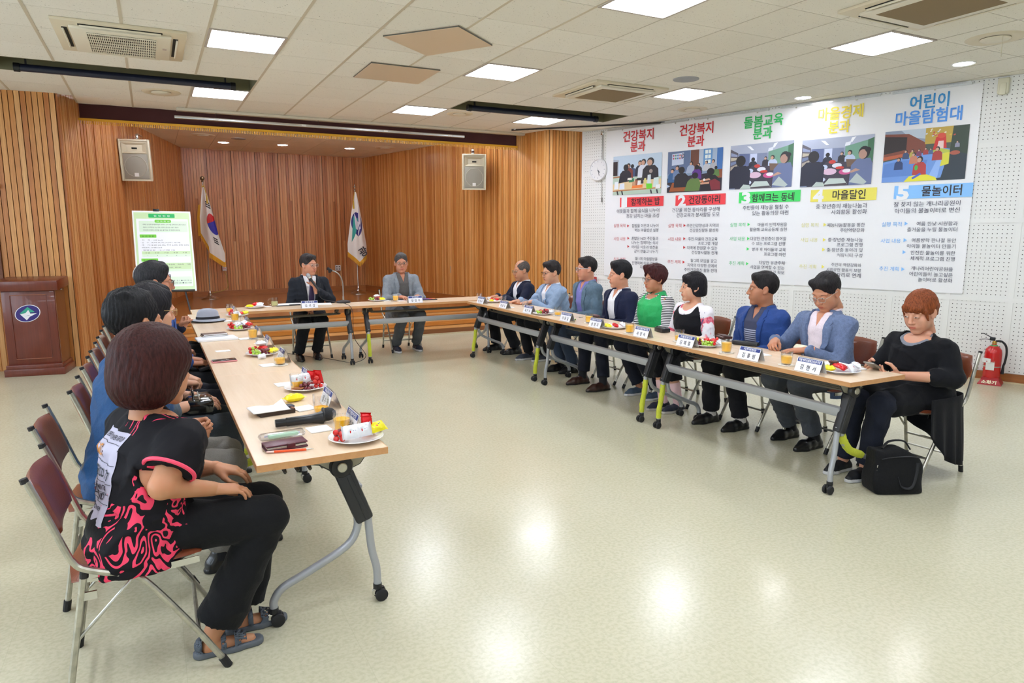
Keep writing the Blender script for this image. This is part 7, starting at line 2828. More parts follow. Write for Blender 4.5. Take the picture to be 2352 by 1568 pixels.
def w_shirt(c, mat, collar=True, mode=None, infl=.007, name='shirt', tops=.0, amp=.002, vgap=.42):
    f = grid_for(c)
    sl, X, Y, Z, d, cx, cy = f.loft_d(c['sec'], infl)
    f.put(sl, d, 0)
    if mode:
        sleeves(f, c, infl, mode)
    if collar:
        collar_leaf(c, mat)
        g = f.grid((-.2, -.2, c['S'] - .16), (.2, .3, c['S'] + .1), 0)
        sl, X, Y, Z = g
        w = np.maximum((Z - (c['S'] - .060)) * .34, -.01)
        f.put(sl, np.maximum(np.abs(X - c['side']) - w, c['lean'] + .01 - Y), .004, 'sub')
    else:
        nb = c['H'] @ Vector((0, -.03, -.13))
        f.cap((c['side'], c['lean'] + .01, c['S'] + .03), (c['side'], c['lean'] + .05, c['S'] + .06), .085, .10, .01, 'sub')
    return finish(c, f, name, mat, amp, sd=2)


def w_top(c, mat, mode='short', infl=.013, neck=.082, name='top', collar=None, amp=.004, mats=None, mi=None, hem=.0, neck_fwd=.05, elbow=None):
    """pull-over top; neck = radius of the neck opening; collar = material of a fold-over collar"""
    f = grid_for(c)
    sl, X, Y, Z, d, cx, cy = f.loft_d(c['sec'], infl)
    f.put(sl, d, 0)
    for s in (-1, 1):
        h, k, an, _ = c['Lg'][s]
        f.cap(h + np.array((0, -.01, .01)), h + (k - h) * (.18 + hem), .092 * (.7 + .3 * c['g']), .086, .03)
    if mode:
        sleeves(f, c, infl - .002, mode)
    f.cap((c['side'], c['lean'] + .005, c['S'] + .05), (c['side'], c['lean'] + neck_fwd, c['S'] + .055), neck * .85, neck, .008, 'sub')
    if mode is None:
        for s in (-1, 1):
            a, e, w, _, _ = c['A'][s]
            out = a + np.array((s * .04, 0, -.01))
            f.cap(out + (0, 0, .09), out + (0, 0, -.12), .050, .058, .008, 'sub')
    o = finish(c, f, name, mats or mat, amp, mi=mi, sd=3)
    if collar:
        collar_leaf(c, collar, 28, .034, .066)
    return o


def w_trousers(c, mat, crop=.0, wide=1.0, name='trousers', amp=.0042, infl=.014):
    f = Field((-.42, -.22, .02), (.42, .72, .68), .0085)
    g = .7 + .3 * c['g']
    f.ell((0, -.02, .535), (.185 * c['g'], .140 * c['g'], .105), 0)
    for s in (-1, 1):
        h, k, an, _ = c['Lg'][s]
        end = an + (k - an) * (.05 + crop)
        f.cap(h, k, (.084 + infl) * g, .066 + infl * .8, .03)
        f.cap(k, end, .062 + infl * .8, (.054 + infl * .7) * wide, .012)
        u = (an - k) / np.linalg.norm(an - k)
        gr = f.grid(end - .1, end + .1, .0)
        sl, X, Y, Z = gr
        dd = (X - end[0]) * u[0] + (Y - end[1]) * u[1] + (Z - end[2]) * u[2]
        near = np.sqrt((X - end[0]) ** 2 + (Y - end[1]) ** 2 + (Z - end[2]) ** 2) - .11
        f.put(sl, np.maximum(-dd, near), 0, 'sub')
        inn = end + u * .03
        f.cap(end - u * .03, inn, .046, .046, .004, 'sub')
    return finish(c, f, name, mat, amp, sd=5, fx=.8)


def w_tie(c, mat):
    S, side = c['S'], c['side']
    sec = np.array(c['sec'])

    def front(z):
        cy = np.interp(z, sec[:, 0], sec[:, 2])
        wy = np.interp(z, sec[:, 0], sec[:, 4])
        return cy + wy + .016
    mb = MB()
    zs = np.linspace(S - .005, .56, 12)
    P = [[(side + x * (.012 + .022 * min(1, (zs[0] - z) / .2)), front(z) + .006 * (1 - abs(x)) + (.012 if i == 0 else 0), z) for x in (-1, -.5, 0, .5, 1)] for i, z in enumerate(zs)]
    mb.sheet(P, 12, 5)
    mb.ball((side, front(S) + .006, S + .0), (.020, .013, .022), 12)
    mb.build('tie', mat, c['body'], 60)


def w_skirt_panel(c, mat, side=-1, drop=.46):
    """loose tunic hem: over the thighs, hanging down past the seat on one side and behind"""
    f = Field((-.42, -.30, .36), (.42, .62, .75), .0085)
    f.ell((0, -.02, .545), (.225, .165, .115), 0)
    for s in (-1, 1):
        h, k, an, _ = c['Lg'][s]
        f.cap(h, h + (k - h) * .78, .112, .096, .06)
    o = finish(c, f, 'skirt', mat, .006, sd=6, fx=.7)
    path = smooth_path([(.20, -.19, 0), (0, -.215, 0), (-.17, -.20, 0), (-.225, -.10, 0), (-.235, .05, 0), (-.225, .20, 0)], 8)
    n = len(path)
    G = []
    for i, p in enumerate(path):
        t = i / (n - 1)
        dr = drop * (.55 + .45 * math.sin(min(1, t * 1.25) * PI * .75)) * (1 if t < .8 else 1 - (t - .8) * 2.2)
        row = []
        for j in range(12):
            v = j / 11
            w = .014 * v * math.sin(i * 1.1 + v * 1.5) + .03 * v
            d = Vector((p.x, p.y - .0, 0)).normalized()
            row.append((p.x + d.x * w, p.y + d.y * w, .545 - dr * v))
        G.append(row)
    q = MB().sheet(G, n, 12).build('hem', mat, c['body'], 80)
    md = q.modifiers.new('solid', 'SOLIDIFY')
    md.thickness = .004
    return o


WEAR = {'jacket': w_jacket, 'shirt': w_shirt, 'top': w_top, 'trousers': w_trousers, 'tie': w_tie, 'skirt': w_skirt_panel}


def cloth(name, col, rough=.85, weave=350, mott=(18, .07), bump=.35, sheen=.04):
    key = 'cloth_' + name
    if key in MATS:
        return MATS[key]
    m, t, b = new_mat(key)
    N = NT(t)
    c = lin(col)
    v = N.coord('Object')
    n1 = N.noise(v, mott[0], 4)
    n2 = N.noise(v, weave, 2)
    d = tuple(x * (1 - mott[1]) for x in c[:3]) + (1,)
    l = tuple(min(1, x * (1 + mott[1])) for x in c[:3]) + (1,)
    base = N.ramp(n1, [(.3, d), (.7, l)])
    N.link(N.mix(N.ramp(n2, [(.35, (.82, .82, .82, 1)), (.65, (1.15, 1.15, 1.15, 1))]), (0, 0, 0, 1), base) if False else N.mix(1.0, base, N.ramp(n2, [(.35, (.80, .80, .80, 1)), (.65, (1, 1, 1, 1))]), 'MULTIPLY'), b.inputs['Base Color'])
    b.inputs['Roughness'].default_value = rough
    b.inputs['Sheen Weight'].default_value = sheen
    b.inputs['Specular IOR Level'].default_value = .25
    bp = N.n('ShaderNodeBump', {'Height': N.noise(v, 60, 4), 'Strength': bump, 'Distance': .006})
    N.link(bp.outputs[0], b.inputs['Normal'])
    MATS[key] = m
    return m


def stripes(name, a, b_, period, axis=2, wob=.0, mask_z=None):
    key = 'stripe_' + name
    if key in MATS:
        return MATS[key]
    m, t, b = new_mat(key)
    N = NT(t)
    v = N.coord('Object')
    s = N.n('ShaderNodeSeparateXYZ', {0: v})
    w = N.noise(v, 8, 2)
    f = N.math('FRACT', N.math('ADD', N.math('MULTIPLY', s.outputs[axis], 1 / period), N.math('MULTIPLY', w, wob)))
    fac = N.math('GREATER_THAN', f, .5)
    if mask_z is not None:
        fac = N.math('MULTIPLY', fac, N.math('LESS_THAN', s.outputs[2], mask_z))
    N.link(N.mix(fac, lin(a), lin(b_)), b.inputs['Base Color'])
    b.inputs['Roughness'].default_value = .85
    MATS[key] = m
    return m
# ------------------------------------------------------------------ the people at the tables
NAVY_S, WHITE_S = cloth('navy_suit', '1B2036'), cloth('white_shirt', 'ECECF2', .75)
BLACK_P, DARK_P = cloth('black_trousers', '15161B'), cloth('dark_trousers', '1C1F2B')
RX0, LX0 = 4.43, -.10


def feet_px(x0, y0, side, near, far):
    """ankle spots from the photo, turned into the sitter's own frame (side: 'R', 'L', 'H')"""
    out = {}
    for key, (px, py) in (('near', near), ('far', far)):
        p = at_z(px, py, 0)
        if side == 'R':
            l = (p.y - y0, x0 - p.x)
            s = -1 if key == 'near' else 1
        elif side == 'L':
            l = (y0 - p.y, p.x - x0)
            s = 1 if key == 'near' else -1
        else:
            l = (x0 - p.x, y0 - p.y)
            s = 1 if key == 'near' else -1
        out[s] = (max(-.34, min(.34, l[0])), max(.12, min(.60, l[1])), 0.0)
    return out


LAP = {-1: {'w': (-.085, .24, .648), 'd': (.55, .8, -.25), 'p': (.2, .1, -1), 'pose': 'curl'}, 1: {'w': (.085, .22, .645), 'd': (-.6, .75, -.2), 'p': (-.2, .1, -1), 'pose': 'curl'}}
KNEES = {-1: {'w': (-.12, .24, .65), 'd': (.15, 1, -.25), 'p': (0, -.2, -1), 'pose': 'rest'}, 1: {'w': (.12, .24, .65), 'd': (-.15, 1, -.25), 'p': (0, -.2, -1), 'pose': 'rest'}}


def R(label, y, chair, **k):
    near, far = k.pop('shoes')
    x = k.pop('x', RX0)
    k.setdefault('feet', feet_px(x, y, 'R', near, far))
    place_chair(x + .015, y, HP, chair)
    return person(label, (x, y), HP, **k)


B1 = cloth('light_blue_jacket', '93A9C6', .8)
B2 = cloth('grey_blue_jacket', '5E7486', .85, mott=(40, .10))
B3 = cloth('bright_blue_jacket', '2A4888', .8)
B4 = cloth('melange_jacket', '6A7A9C', .85, mott=(55, .16))
JEANS = cloth('blue_jeans', '3F4B60', .85)
GREY_T = cloth('grey_trousers', '4A4E56', .85)
R('old man in a navy suit, hands resting on the far right table', 8.12, 'brown folding chair under the old man in navy', shoes=((1186, 812), (1140, 803)), hc=1.085, lean=.05, yaw=-.05, pitch=.14, hs=1.08,
  skin_c='BE8868', hair=('thin', '4A4340'), glass=('A8A290', 'full'), arms={-1: {'w': (-.13, .40, .745), 'd': (.3, 1, -.05), 'pose': 'flat'}, 1: {'w': (.10, .38, .745), 'd': (-.2, 1, -.05), 'pose': 'flat'}},
  wear=[('shirt', WHITE_S), ('jacket', NAVY_S, 'open'), ('trousers', BLACK_P, .0, 1.15)], seed=11)
R('man in a light blue jacket with bright blue collar, both hands on a tan wallet', 7.30, 'brown folding chair under the man in the light blue jacket', shoes=((1252, 828), (1215, 825)), hc=1.10, lean=.07, yaw=-.05, pitch=.10, hs=1.10, girth=1.12,
  skin_c='CB9A7C', hair=('side', '231E1E'), glass=('2A2624', 'half'), arms={-1: {'w': (-.02, .36, .75), 'd': (.35, 1, -.05), 'pose': 'flat'}, 1: {'w': (.18, .43, .75), 'd': (.1, 1, -.05), 'pose': 'flat'}},
  wear=[('shirt', WHITE_S), ('jacket', B1, 'half', .03, 'long', 'jacket', .024), ('trousers', BLACK_P)], sho=('sneaker', '3A3F4C', 'D8D8D8'), seed=12)
R('man in a grey-blue jacket and lavender shirt with pale-framed glasses', 6.60, 'brown folding chair under the man in the grey-blue jacket', shoes=((1318, 855), (1288, 850)), hc=1.175, lean=.02, yaw=-.30, pitch=.04, hs=1.08,
  skin_c='C98F74', hair=('short', '1F1B1C'), glass=('A9B4BC', 'pale'), arms=LAP, wear=[('shirt', cloth('lavender_shirt', '7C7CC0', .75)), ('jacket', B2, 'open', .05), ('trousers', JEANS)], seed=13)
R('man in a navy jacket and open white shirt, thick black hair', 5.95, 'brown folding chair under the man in the navy jacket', shoes=((1388, 897), (1338, 880)), hc=1.14, lean=.03, yaw=-.42, pitch=.03, hs=1.12, girth=1.08,
  skin_c='CB9478', hair=('full', '17161A'), arms={-1: {'w': (-.10, .25, .645), 'd': (.3, .9, -.2), 'pose': 'curl'}, 1: {'w': (.10, .23, .645), 'd': (-.4, .8, -.2), 'pose': 'curl'}},
  wear=[('shirt', WHITE_S), ('jacket', cloth('navy_jacket', '1E2440'), 'open', .05), ('trousers', DARK_P, .06)], sho=('leather', '3B221D', '191413'), seed=14)
STRIPE = stripes('blouse', 'E4E2E4', '26262C', .016, 2, .25)
GREEN = cloth('green_vest', '2FB466', .5, bump=.35, mott=(8, .08))
R('woman in a bright green vest over a striped blouse, short maroon hair', 5.38, 'brown folding chair under the woman in the green vest', shoes=((1512, 916), (1468, 905)), hc=1.125, lean=.02, yaw=-.18, pitch=.04, hs=1.04, fem=True, girth=1.14,
  skin_c='B98263', hair=('curly', '3B1719'), glass=('5A4A4A', 'half'), arms={-1: {'w': (-.11, .28, .65), 'd': (.4, .9, -.1), 'pose': 'rest'}, 1: {'w': (.12, .25, .645), 'd': (-.4, .8, -.2), 'pose': 'curl'}},
  wear=[('top', STRIPE, 'elbow', .010, .078, 'blouse'), ('top', GREEN, None, .024, .092, 'vest', cloth('vest_collar', '22926A', .5)), ('trousers', DARK_P, .03)], sho=('sneaker', '45566A', 'D9D9DB'), sock=None, seed=15)


def floral():
    m, t, b = new_mat('floral_print')
    N = NT(t)
    v = N.coord('Object')
    n = N.noise(v, 8.5, 2, .5, .6)
    c = N.mix(N.ramp(n, [(.55, (0, 0, 0, 1)), (.58, (1, 1, 1, 1))]), lin('E6E2E8'), N.ramp(N.noise(v, 40, 3), [(.35, 'D0405E'), (.65, 'EE8E9E')]))
    n2 = N.noise(v, 15, 2, .5, 1.5)
    c = N.mix(N.ramp(n2, [(.665, (0, 0, 0, 1)), (.685, (1, 1, 1, 1))]), c, lin('5A4A7A'))
    N.link(c, b.inputs['Base Color'])
    b.inputs['Roughness'].default_value = .8
    return m


BLACKV = cloth('black_vest', '15151B', .85)
R('woman in a black vest over a white and pink floral blouse, short black hair', 4.84, 'brown folding chair under the woman in the floral blouse', shoes=((1556, 945), (1522, 938)), hc=1.085, lean=.02, yaw=-.40, pitch=.02, hs=1.06, fem=True, girth=1.08,
  skin_c='D2A184', hair=('bob_short', '17151A'), arms={-1: {'w': (-.13, .26, .645), 'd': (.25, .95, -.15), 'pose': 'rest'}, 1: {'w': (.12, .25, .645), 'd': (-.4, .8, -.2), 'pose': 'curl'}},
  wear=[('top', floral(), 'elbow', .011, .090, 'blouse'), ('top', BLACKV, None, .023, .125, 'vest', None, .004, None, None, .1, .10), ('trousers', BLACK_P, .42, 1.15)], sho=('sneaker', '1F2436', 'B9B4AE'), sock='E8C4C8', seed=16)
POLO = stripes('polo', '3A3F58', 'A9AEC2', .017, 2, .18, .80)
R('man in a bright blue jacket over a dark striped polo shirt', 4.02, 'brown folding chair under the man in the bright blue jacket', shoes=((1700, 985), (1632, 968)), hc=1.125, lean=.02, yaw=-.62, pitch=.02, hs=1.08, girth=1.12,
  skin_c='AC7658', hair=('side', '1B1819'), arms=LAP, wear=[('shirt', POLO, True, None, .012, 'polo_shirt'), ('jacket', B3, 'open', .05), ('trousers', BLACK_P, .02, 1.1)], sho=('leather', '131316', '0F0F10'), sock='D6D2D0', seed=17)
R('man in a melange blue-grey jacket and pale pink shirt, writing in a notebook', 3.38, 'brown folding chair under the man writing', shoes=((1868, 1028), (1815, 1003)), hc=1.15, lean=.07, yaw=.05, pitch=.50, hs=1.08,
  skin_c='BD8668', hair=('side', '211E20'), glass=('B9B2A8', 'full'), arms={-1: {'w': (-.06, .335, .745), 'd': (.75, .6, -.05), 'pose': 'flat'}, 1: {'w': (.22, .34, .78), 'd': (-.45, .85, -.25), 'p': (-.5, .1, -.8), 'pose': 'curl'}},
  wear=[('shirt', cloth('pale_pink_shirt', 'EBDDE6', .7)), ('jacket', B4, 'open', .055), ('trousers', GREY_T, .05, 1.05)], seed=18)
BLACKD = cloth('black_tunic', '101116', .9, bump=.2)
DENIM = cloth('dark_denim', '1A1E2B', .9)
R('woman in a black tunic with copper hair tied back, looking at a phone', 2.70, 'brown folding chair under the woman with the phone', x=4.42, shoes=((1985, 1098), (1935, 1080)), hc=1.07, lean=.02, yaw=-.02, pitch=.36, hs=1.06, fem=True, girth=1.02, skin_c='C9967C',
  hair=('updo', '7A3E1E'), arms={-1: {'w': (-.07, .31, .685), 'e': (-.25, .05, .675), 'd': (.55, .85, .10), 'p': (.25, -.1, 1), 'pose': 'hold'}, 1: {'w': (.13, .30, .69), 'd': (-.35, .9, .1), 'p': (-.6, .1, .5), 'pose': 'hold'}},
  wear=[('top', cloth('grey_undershirt', '7F838E', .8), None, .008, .078, 'undershirt'), ('top', BLACKD, 'elbow', .016, .098, 'tunic', None, .006), ('skirt', BLACKD), ('trousers', DENIM, .0, 1.0)], sho=('sneaker', '14161C', 'C4C4C6'), sock=None, seed=19)
o = thing('mobile_phone', 'mobile phone held by the woman in the black tunic', 'phone', (4.42 - .42, 2.70 + .02, .735), HP)
MB().box((0, 0, 0), (.075, .155, .010), Matrix.Rotation(.45, 3, 'X'), bev=.003).build('case', M('case_grey', '8B857C', .35, .4), o)
MB().box((0, -.003, .006), (.068, .146, .002), Matrix.Rotation(.45, 3, 'X')).build('screen', M('screen_black'), o, 0)

# head table
g1 = 8.98
place_chair(1.74, g1 + .02, PI, 'brown folding chair under the man with the microphone')
person('man in a dark suit and purple tie speaking into a hand microphone', (1.74, g1), PI, hc=1.185, lean=.03, yaw=.62, pitch=.05, hs=1.06, skin_c='C98E70', hair=('side', '2B2727'), glass=('B0ABA2', 'full'),
       feet=feet_px(1.74, g1, 'H', (688, 826), (728, 822)), arms={-1: {'w': (-.035, .23, .885), 'e': (-.25, .09, .735), 'd': (.25, .25, 1), 'p': (.75, -.45, -.1), 'pose': 'grip'}, 1: {'w': (.10, .23, .645), 'd': (-.5, .8, -.2), 'pose': 'curl'}},
       wear=[('shirt', WHITE_S), ('jacket', cloth('charcoal_suit', '23262E'), 'half', .055), ('tie', M('tie_purple', '2E1C46', .5, bump=(300, .2))), ('trousers', BLACK_P)], seed=21)
person('man in a pale grey jacket and grey polo with glasses at the head table', (2.95, 8.96), PI, hc=1.185, lean=.04, yaw=-.22, pitch=.06, hs=1.06, skin_c='C08467', hair=('short', '4B4746'), glass=('6A5F58', 'full'),
       feet=feet_px(2.95, 8.96, 'H', (908, 806), (950, 800)), arms={-1: {'w': (-.11, .36, .76), 'd': (.3, .9, -.05), 'pose': 'rest'}, 1: {'w': (.13, .36, .76), 'd': (-.4, .85, -.05), 'pose': 'rest'}},
       wear=[('shirt', cloth('grey_polo', '63605F', .85), True, None, .011, 'polo_shirt'), ('jacket', cloth('pale_grey_jacket', '868C94', .85, mott=(30, .1)), 'open', .05), ('trousers', cloth('mid_grey_trousers', '5A5E63'))], sho=('sneaker', '202436', 'C9C9CC'), seed=22)
place_chair(2.95, 8.98, PI, 'brown folding chair under the man in the pale grey jacket')

# hand microphone: grip in his left hand, head near the mouth; cord to the floor and away
hw = Vector((1.74 + .035, g1 - .23, .885))
hp = hw + Vector((-.025, -.055, .075))
mdir = Vector((-.50, .30, .85)).normalized()
o = thing('microphone', 'silver-headed hand microphone held by the man in the dark suit', 'microphone', tuple(hp))
Rm = rot_to(mdir)
MB().lathe([(0, -.11), (.011, -.11), (.012, -.06), (.016, .04), (.019, .075), (.019, .08)], n=18, rot=Rm).build('handle', BLACK, o)
MB().lathe([(.019, .078), (.0225, .082), (.0225, .092), (.020, .095)], n=18, rot=Rm).build('ring', STEEL, o)
MB().lathe([(.020, .093), (.026, .105), (.027, .122), (.022, .142), (.01, .15), (0, .151)], n=18, rot=Rm).build('grille', M('mic_grille', 'A9ABAE', .35, .8, bump=(500, .6)), o)
e0 = hp - mdir * .11
pts = [e0, e0 + Vector((.03, -.03, -.10)), Vector((2.0, 8.16, .745)), Vector((2.05, 8.04, .66)), Vector((2.06, 8.04, .35)), Vector((2.22, 8.14, .10)), Vector((2.10, 8.25, .006)), Vector((1.98, 8.45, .006)), Vector((1.86, 8.72, .006)), Vector((1.70, 8.95, .006)), Vector((1.35, 9.6, .006))]
tag(MB().tube(smooth_path(pts, 7), .0035, 8).build('audio_cable', BLACK, None), 'thin black cord hanging from the hand microphone over the table edge', 'cord')


# left row
def L(label, y, chair, **k):
    x = k.pop('x', LX0)
    if 'shoes' in k:
        near, far = k.pop('shoes')
        k['feet'] = feet_px(x, y, 'L', near, far)
    place_chair(x - .02, y, -HP, chair)
    return person(label, (x, y), -HP, **k)


def jersey_mat():
    m, t, b = new_mat('jersey_print')
    N = NT(t)
    v = N.coord('Object')
    s = N.n('ShaderNodeSeparateXYZ', {0: v})
    x, y, z = s.outputs
    w = N.noise(N.coord('Object', (1, 1, .75)), 6.5, 2, .45, 1.1)
    rings = N.math('SINE', N.math('MULTIPLY', w, 62))
    band = N.math('GREATER_THAN', rings, .15)
    area = N.math('GREATER_THAN', N.noise(v, 5.2, 1, .4), .49)
    low = N.math('MULTIPLY', N.math('LESS_THAN', z, .80), N.math('LESS_THAN', y, .14))
    pink = N.math('MULTIPLY', N.math('MULTIPLY', band, area), low)
    band2 = N.math('GREATER_THAN', N.math('SINE', N.math('MULTIPLY', N.noise(v, 7, 2, .5, 1.2), 40)), .55)
    hi = N.math('MULTIPLY', N.math('GREATER_THAN', z, .80), N.math('MULTIPLY', N.math('GREATER_THAN', x, .035), N.math('LESS_THAN', x, .10)))
    pink = N.math('MAXIMUM', pink, N.math('MULTIPLY', band2, hi))
    c = N.mix(pink, lin('16151A'), lin('F0486A'))
    N.link(c, b.inputs['Base Color'])
    b.inputs['Roughness'].default_value = .75
    b.inputs['Specular IOR Level'].default_value = .2
    return m


JER = jersey_mat()
bL1, cL1 = L('woman with a maroon bob in a black and pink sports jersey, seen from behind', 2.74, 'nearest brown folding chair, under the woman in the sports jersey', hc=1.095, lean=.06, yaw=.55, pitch=.10, fem=True, girth=1.18, hs=1.12, twist=.50,
             skin_c='C08A66', hair=('bob_big', '33120F'), face=False, feet={1: (.10, .20, 0.0), -1: (-.02, .31, 0.0)}, arms={1: {'w': (.105, .235, .648), 'e': (.255, .07, .735), 'd': (-.15, 1, -.2), 'pose': 'rest'}, -1: {'w': (-.14, .26, .65), 'd': (.3, .9, -.2), 'pose': 'rest'}},
             wear=[('top', JER, 'short', .016, .080, 'jersey', None, .005, None, None, .12), ('trousers', cloth('black_leggings', '0F1013'), .06, 1.35)], sho=('sandal', '4C5561', '5A6068'), sock=None, seed=31)
jersey = [o for o in COL.objects if o.parent == bL1 and o.name.startswith('jersey')][0]
# pink piping on the sleeve hems
for s in (-1, 1):
    a, e, w, _, _ = cL1['A'][s]
    q = a + (e - a) * .635
    u = Vector(e - a).normalized()
    n1 = u.orthogonal().normalized()
    n2 = u.cross(n1)
    rr = .0625 * (.6 + .4 * 1.18) + .016
    ring = [Vector(q) + n1 * math.cos(t) * rr + n2 * math.sin(t) * rr for t in np.linspace(0, 2 * PI, 32, endpoint=False)]
    MB().tube(ring, .007, 8, closed=True, flat=1).build('sleeve_piping', M('piping_pink', 'F0486A', .55), bL1)
# printed number panel on the back: wrapped onto the jersey
dgp = jersey.data
bvh = BVHTree.FromPolygons([v.co.copy() for v in dgp.vertices], [list(p.vertices) for p in dgp.polygons])
BN = Vector((math.sin(.42), -math.cos(.42), 0))          # direction the back faces, in her frame
BXD = Vector((math.cos(.42), math.sin(.42), 0))          # to the right as read from behind


def wrap_back(co, lift=.003):
    out = []
    for p in co:
        o_ = Vector(p) + BN * .3
        h = bvh.ray_cast(o_, -BN, .8)
        out.append(tuple((h[0] if h[0] is not None else Vector(p)) + BN * lift))
    return np.array(out)


pc = Vector((0, .06, 0)) + BN * .15
px0, px1, pz0, pz1 = -.125, .055, .585, .885
G = [[pc + BXD * (px0 + (px1 - px0) * i / 14) + Vector((0, 0, pz0 + (pz1 - pz0) * j / 22)) for j in range(23)] for i in range(15)]
flatp = wrap_back([p for row in G for p in row], .0025)
mb = MB()
mb.sheet([[tuple(flatp[i * 23 + j]) for j in range(23)] for i in range(15)], 15, 23)
mb.build('number_panel', M('panel_lilac', 'B9B6CC', .6), bL1, 60)
for sline, z, h, col, x0, x1 in (('SUPER FLYPOWER GROUP', .862, .014, '2A2A34', .03, .17), ('INCO', .800, .045, 'C98A4A', .012, .085), ('TRICO 777', .735, .032, '24323A', .02, .165), ('THE BADMINTON', .695, .018, '3A3A46', .02, .15),
                                 ('LEGEND', .665, .022, '2A2A34', .03, .14), ('FLYPOWER', .625, .014, '3A3A46', .03, .13)):
    text(sline, M('print_' + col, col, .6), bL1, frame(pc + BXD * (px0 + x0) + Vector((0, 0, z)), BXD, (0, 0, 1)), width=x1 - x0, height=h * 1.3, bold=.02, name='back_lettering', wrap=lambda co: wrap_back(co, .0055))
for z in (.852, .785, .722, .688, .655):
    q = wrap_back([pc + BXD * (px0 + .004 + (px1 - px0 - .008) * i / 12) + Vector((0, 0, z)) for i in range(13)], .005)
    MB().tube([tuple(p) for p in q], .0010, 4).build('panel_line', M('print_2A2A34', '2A2A34', .6), bL1)

L('man in a blue polo shirt with spiky black hair, hands clasped', 3.44, 'brown folding chair under the man in the blue polo', x=-.17, hc=1.185, lean=.06, yaw=.62, pitch=.05, girth=1.15, hs=1.12, twist=.40, skin_c='B9805E', hair=('spiky', '121114'), face=True,
  feet={1: (.10, .36, 0.0), -1: (-.10, .46, 0.0)}, arms={1: {'w': (.07, .26, .66), 'd': (-.5, .8, .05), 'p': (-.8, .2, -.2), 'pose': 'curl'}, -1: {'w': (-.07, .27, .67), 'd': (.5, .8, .1), 'p': (.8, -.2, -.2), 'pose': 'curl'}},
  wear=[('top', cloth('blue_polo', '1B4A7C', .7), 'short', .016, .076, 'polo_shirt', cloth('blue_polo', '1B4A7C', .7)), ('trousers', cloth('stone_trousers', '77746E', .8), .0, 1.05)], seed=32)
L('woman with gold glasses in a grey jacket, clutch bag on her lap', 4.12, 'brown folding chair under the woman in the grey jacket', x=-.10, hc=1.165, lean=.05, yaw=.40, pitch=.10, girth=1.0, fem=True, hs=1.08, skin_c='CB9A7E', hair=('bob', '17151A'), glass=('B79A6A', 'full'), face=True,
  feet={1: (.10, .38, 0.0), -1: (-.10, .40, 0.0)}, arms={1: {'w': (.06, .25, .645), 'd': (-.35, .95, -.1), 'pose': 'rest'}, -1: {'w': (-.09, .25, .66), 'd': (.35, .95, -.1), 'pose': 'rest'}},
  wear=[('top', WHITE_S, 'elbow', .010, .085, 'blouse'), ('top', cloth('grey_linen', '55606A', .9, mott=(50, .12)), 'elbow', .022, .10, 'jacket'), ('trousers', cloth('charcoal_trousers', '3A4048'), .05, 1.15)], seed=33)
o = thing('clutch_bag', 'glossy black clutch bag on the lap of the woman in the grey jacket', 'bag', (LX0 + .27, 4.12, .60), -HP)
MB().box((0, 0, .035), (.24, .14, .085), bev=.02).build('body', M('patent_black', '0E0E10', .12, coat=.6), o)
MB().tube(smooth_path([(-.09, -.03, .075), (-.06, -.03, .11), (.06, -.03, .11), (.09, -.03, .075)], 5), .006, 8).build('strap', M('patent_black'), o)
MB().box((0, 0, .079), (.22, .006, .006)).build('clasp', CHROME, o, 0)
L('person with a black bob and charcoal top between the grey and blue jackets', 4.80, 'brown folding chair under the person in the charcoal top', hc=1.14, lean=.06, yaw=.15, pitch=.05, fem=True, hs=1.08, skin_c='CFA085', hair=('bob_short', '121114'), face=True,
  feet={1: (.10, .40, 0.0), -1: (-.10, .42, 0.0)}, arms=LAP, wear=[('top', cloth('charcoal_top', '202128'), 'elbow', .014, .085, 'top'), ('trousers', DARK_P)], seed=34)
L('man with greying hair and glasses in a royal blue jacket, black folder on his lap', 5.45, 'brown folding chair under the man in the royal blue jacket', hc=1.235, lean=.08, yaw=.12, pitch=.06, hs=1.10, girth=1.1, skin_c='BC8365', hair=('side', '232226'), glass=('4A4038', 'full'), face=True,
  feet={1: (.10, .40, 0.0), -1: (-.10, .42, 0.0)}, arms={1: {'w': (.06, .28, .65), 'd': (-.3, .95, -.15), 'pose': 'rest'}, -1: {'w': (-.07, .28, .66), 'd': (.4, .9, -.1), 'pose': 'rest'}}, wear=[('shirt', WHITE_S), ('jacket', cloth('royal_blue_jacket', '36559A', .8), 'half', .05), ('trousers', BLACK_P)], seed=35)
o = thing('folder', 'black folder on the lap of the man in the royal blue jacket', 'folder', (LX0 + .42, 5.45, .60), -HP)
MB().box((0, 0, .02), (.24, .17, .022), Matrix.Rotation(.25, 3, 'X'), bev=.004).build('cover', M('case_black'), o)
L('grey-haired man in a navy suit gesturing with a raised fist', 6.15, 'brown folding chair under the grey-haired man', hc=1.21, lean=.06, yaw=.10, pitch=.03, hs=1.10, skin_c='C08A6C', hair=('short', 'A9A49E'), face=True,
  feet={1: (.10, .40, 0.0), -1: (-.10, .42, 0.0)}, arms={1: {'w': (.08, .25, .645), 'd': (-.4, .9, -.2), 'pose': 'curl'}, -1: {'w': (-.13, .27, .80), 'd': (.05, .45, .9), 'p': (.8, .4, -.2), 'pose': 'grip'}}, wear=[('shirt', WHITE_S), ('jacket', NAVY_S, 'half', .05), ('trousers', DARK_P)], seed=36)
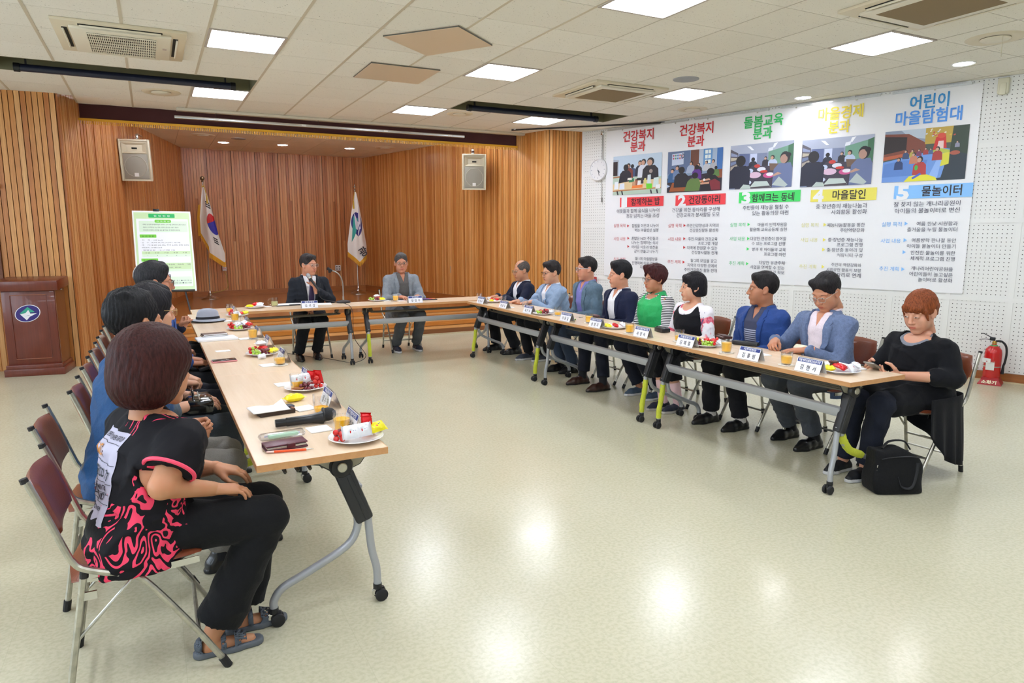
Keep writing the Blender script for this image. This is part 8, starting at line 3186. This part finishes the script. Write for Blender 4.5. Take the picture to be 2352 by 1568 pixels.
L('dark-haired man in a navy suit farthest along the left row', 6.85, 'brown folding chair under the farthest man of the left row', hc=1.20, lean=.09, yaw=.05, pitch=.04, hs=1.10, skin_c='B9785C', hair=('short', '171518'), glass=('2A2624', 'full'), face=True,
  feet={1: (.10, .40, 0.0), -1: (-.10, .42, 0.0)}, arms=LAP, wear=[('shirt', WHITE_S), ('jacket', cloth('midnight_suit', '1A1E30'), 'half', .05), ('trousers', BLACK_P)], seed=37)

# ------------------------------------------------------------------ black bag on the floor
b0 = at_z(2046, 1125, 0)
o = thing('shoulder_bag', 'black fabric bag standing on the floor in front of the woman with the phone', 'bag', (b0.x, b0.y, 0), -.42)
BAGF = cloth('bag_nylon', '0E0F12', .8, bump=.4)
n = 12
bm = bmesh.new()
bmesh.ops.create_cube(bm, size=1)
bmesh.ops.subdivide_edges(bm, edges=bm.edges[:], cuts=7, use_grid_fill=True)
for v in bm.verts:
    x, y, z = v.co
    k = 1 - .10 * max(0, z) - .05 * abs(z)
    bulge = (1 - (2 * x) ** 4 * .9) * (1 - (2 * z) ** 4 * .8)
    v.co = Vector((x * .31 * k + .006 * math.sin(z * 9), y * (.11 + .05 * bulge) * (1.15 - .5 * z), (z + .5) * (.265 + .02 * math.sin(x * 7 + 1) - .05 * x * (z > .3))))
me = bpy.data.meshes.new('body')
bm.to_mesh(me)
bm.free()
me.materials.append(BAGF)
me.polygons.foreach_set('use_smooth', [True] * len(me.polygons))
ob = link('body', me, o)
md = ob.modifiers.new('sub', 'SUBSURF')
md.levels = md.render_levels = 1
MB().tube(smooth_path([(-.12, -.075, .225), (-.05, -.082, .238), (.05, -.082, .240), (.13, -.075, .228)], 5), .0035, 6).build('zip', M('zip_black', '2A2B30', .35, .3), o)
MB().tube(smooth_path([(-.02, -.088, .12), (.0, -.10, .06), (.06, -.10, .055), (.09, -.09, .13), (.10, -.085, .20)], 6), .011, 8, flat=.35).build('strap', M('strap_black', '141519', .7), o)
MB().tube(smooth_path([(-.08, .0, .27), (-.03, .01, .31), (.06, .01, .31), (.10, .0, .26)], 6), .010, 8, flat=.5).build('handle', M('strap_black'), o)
MB().box((-.135, -.06, .17), (.008, .006, .03), bev=.002).box((-.135, -.062, .15), (.012, .006, .012), bev=.002).build('zip_pull', CHROME, o)

finish_text()
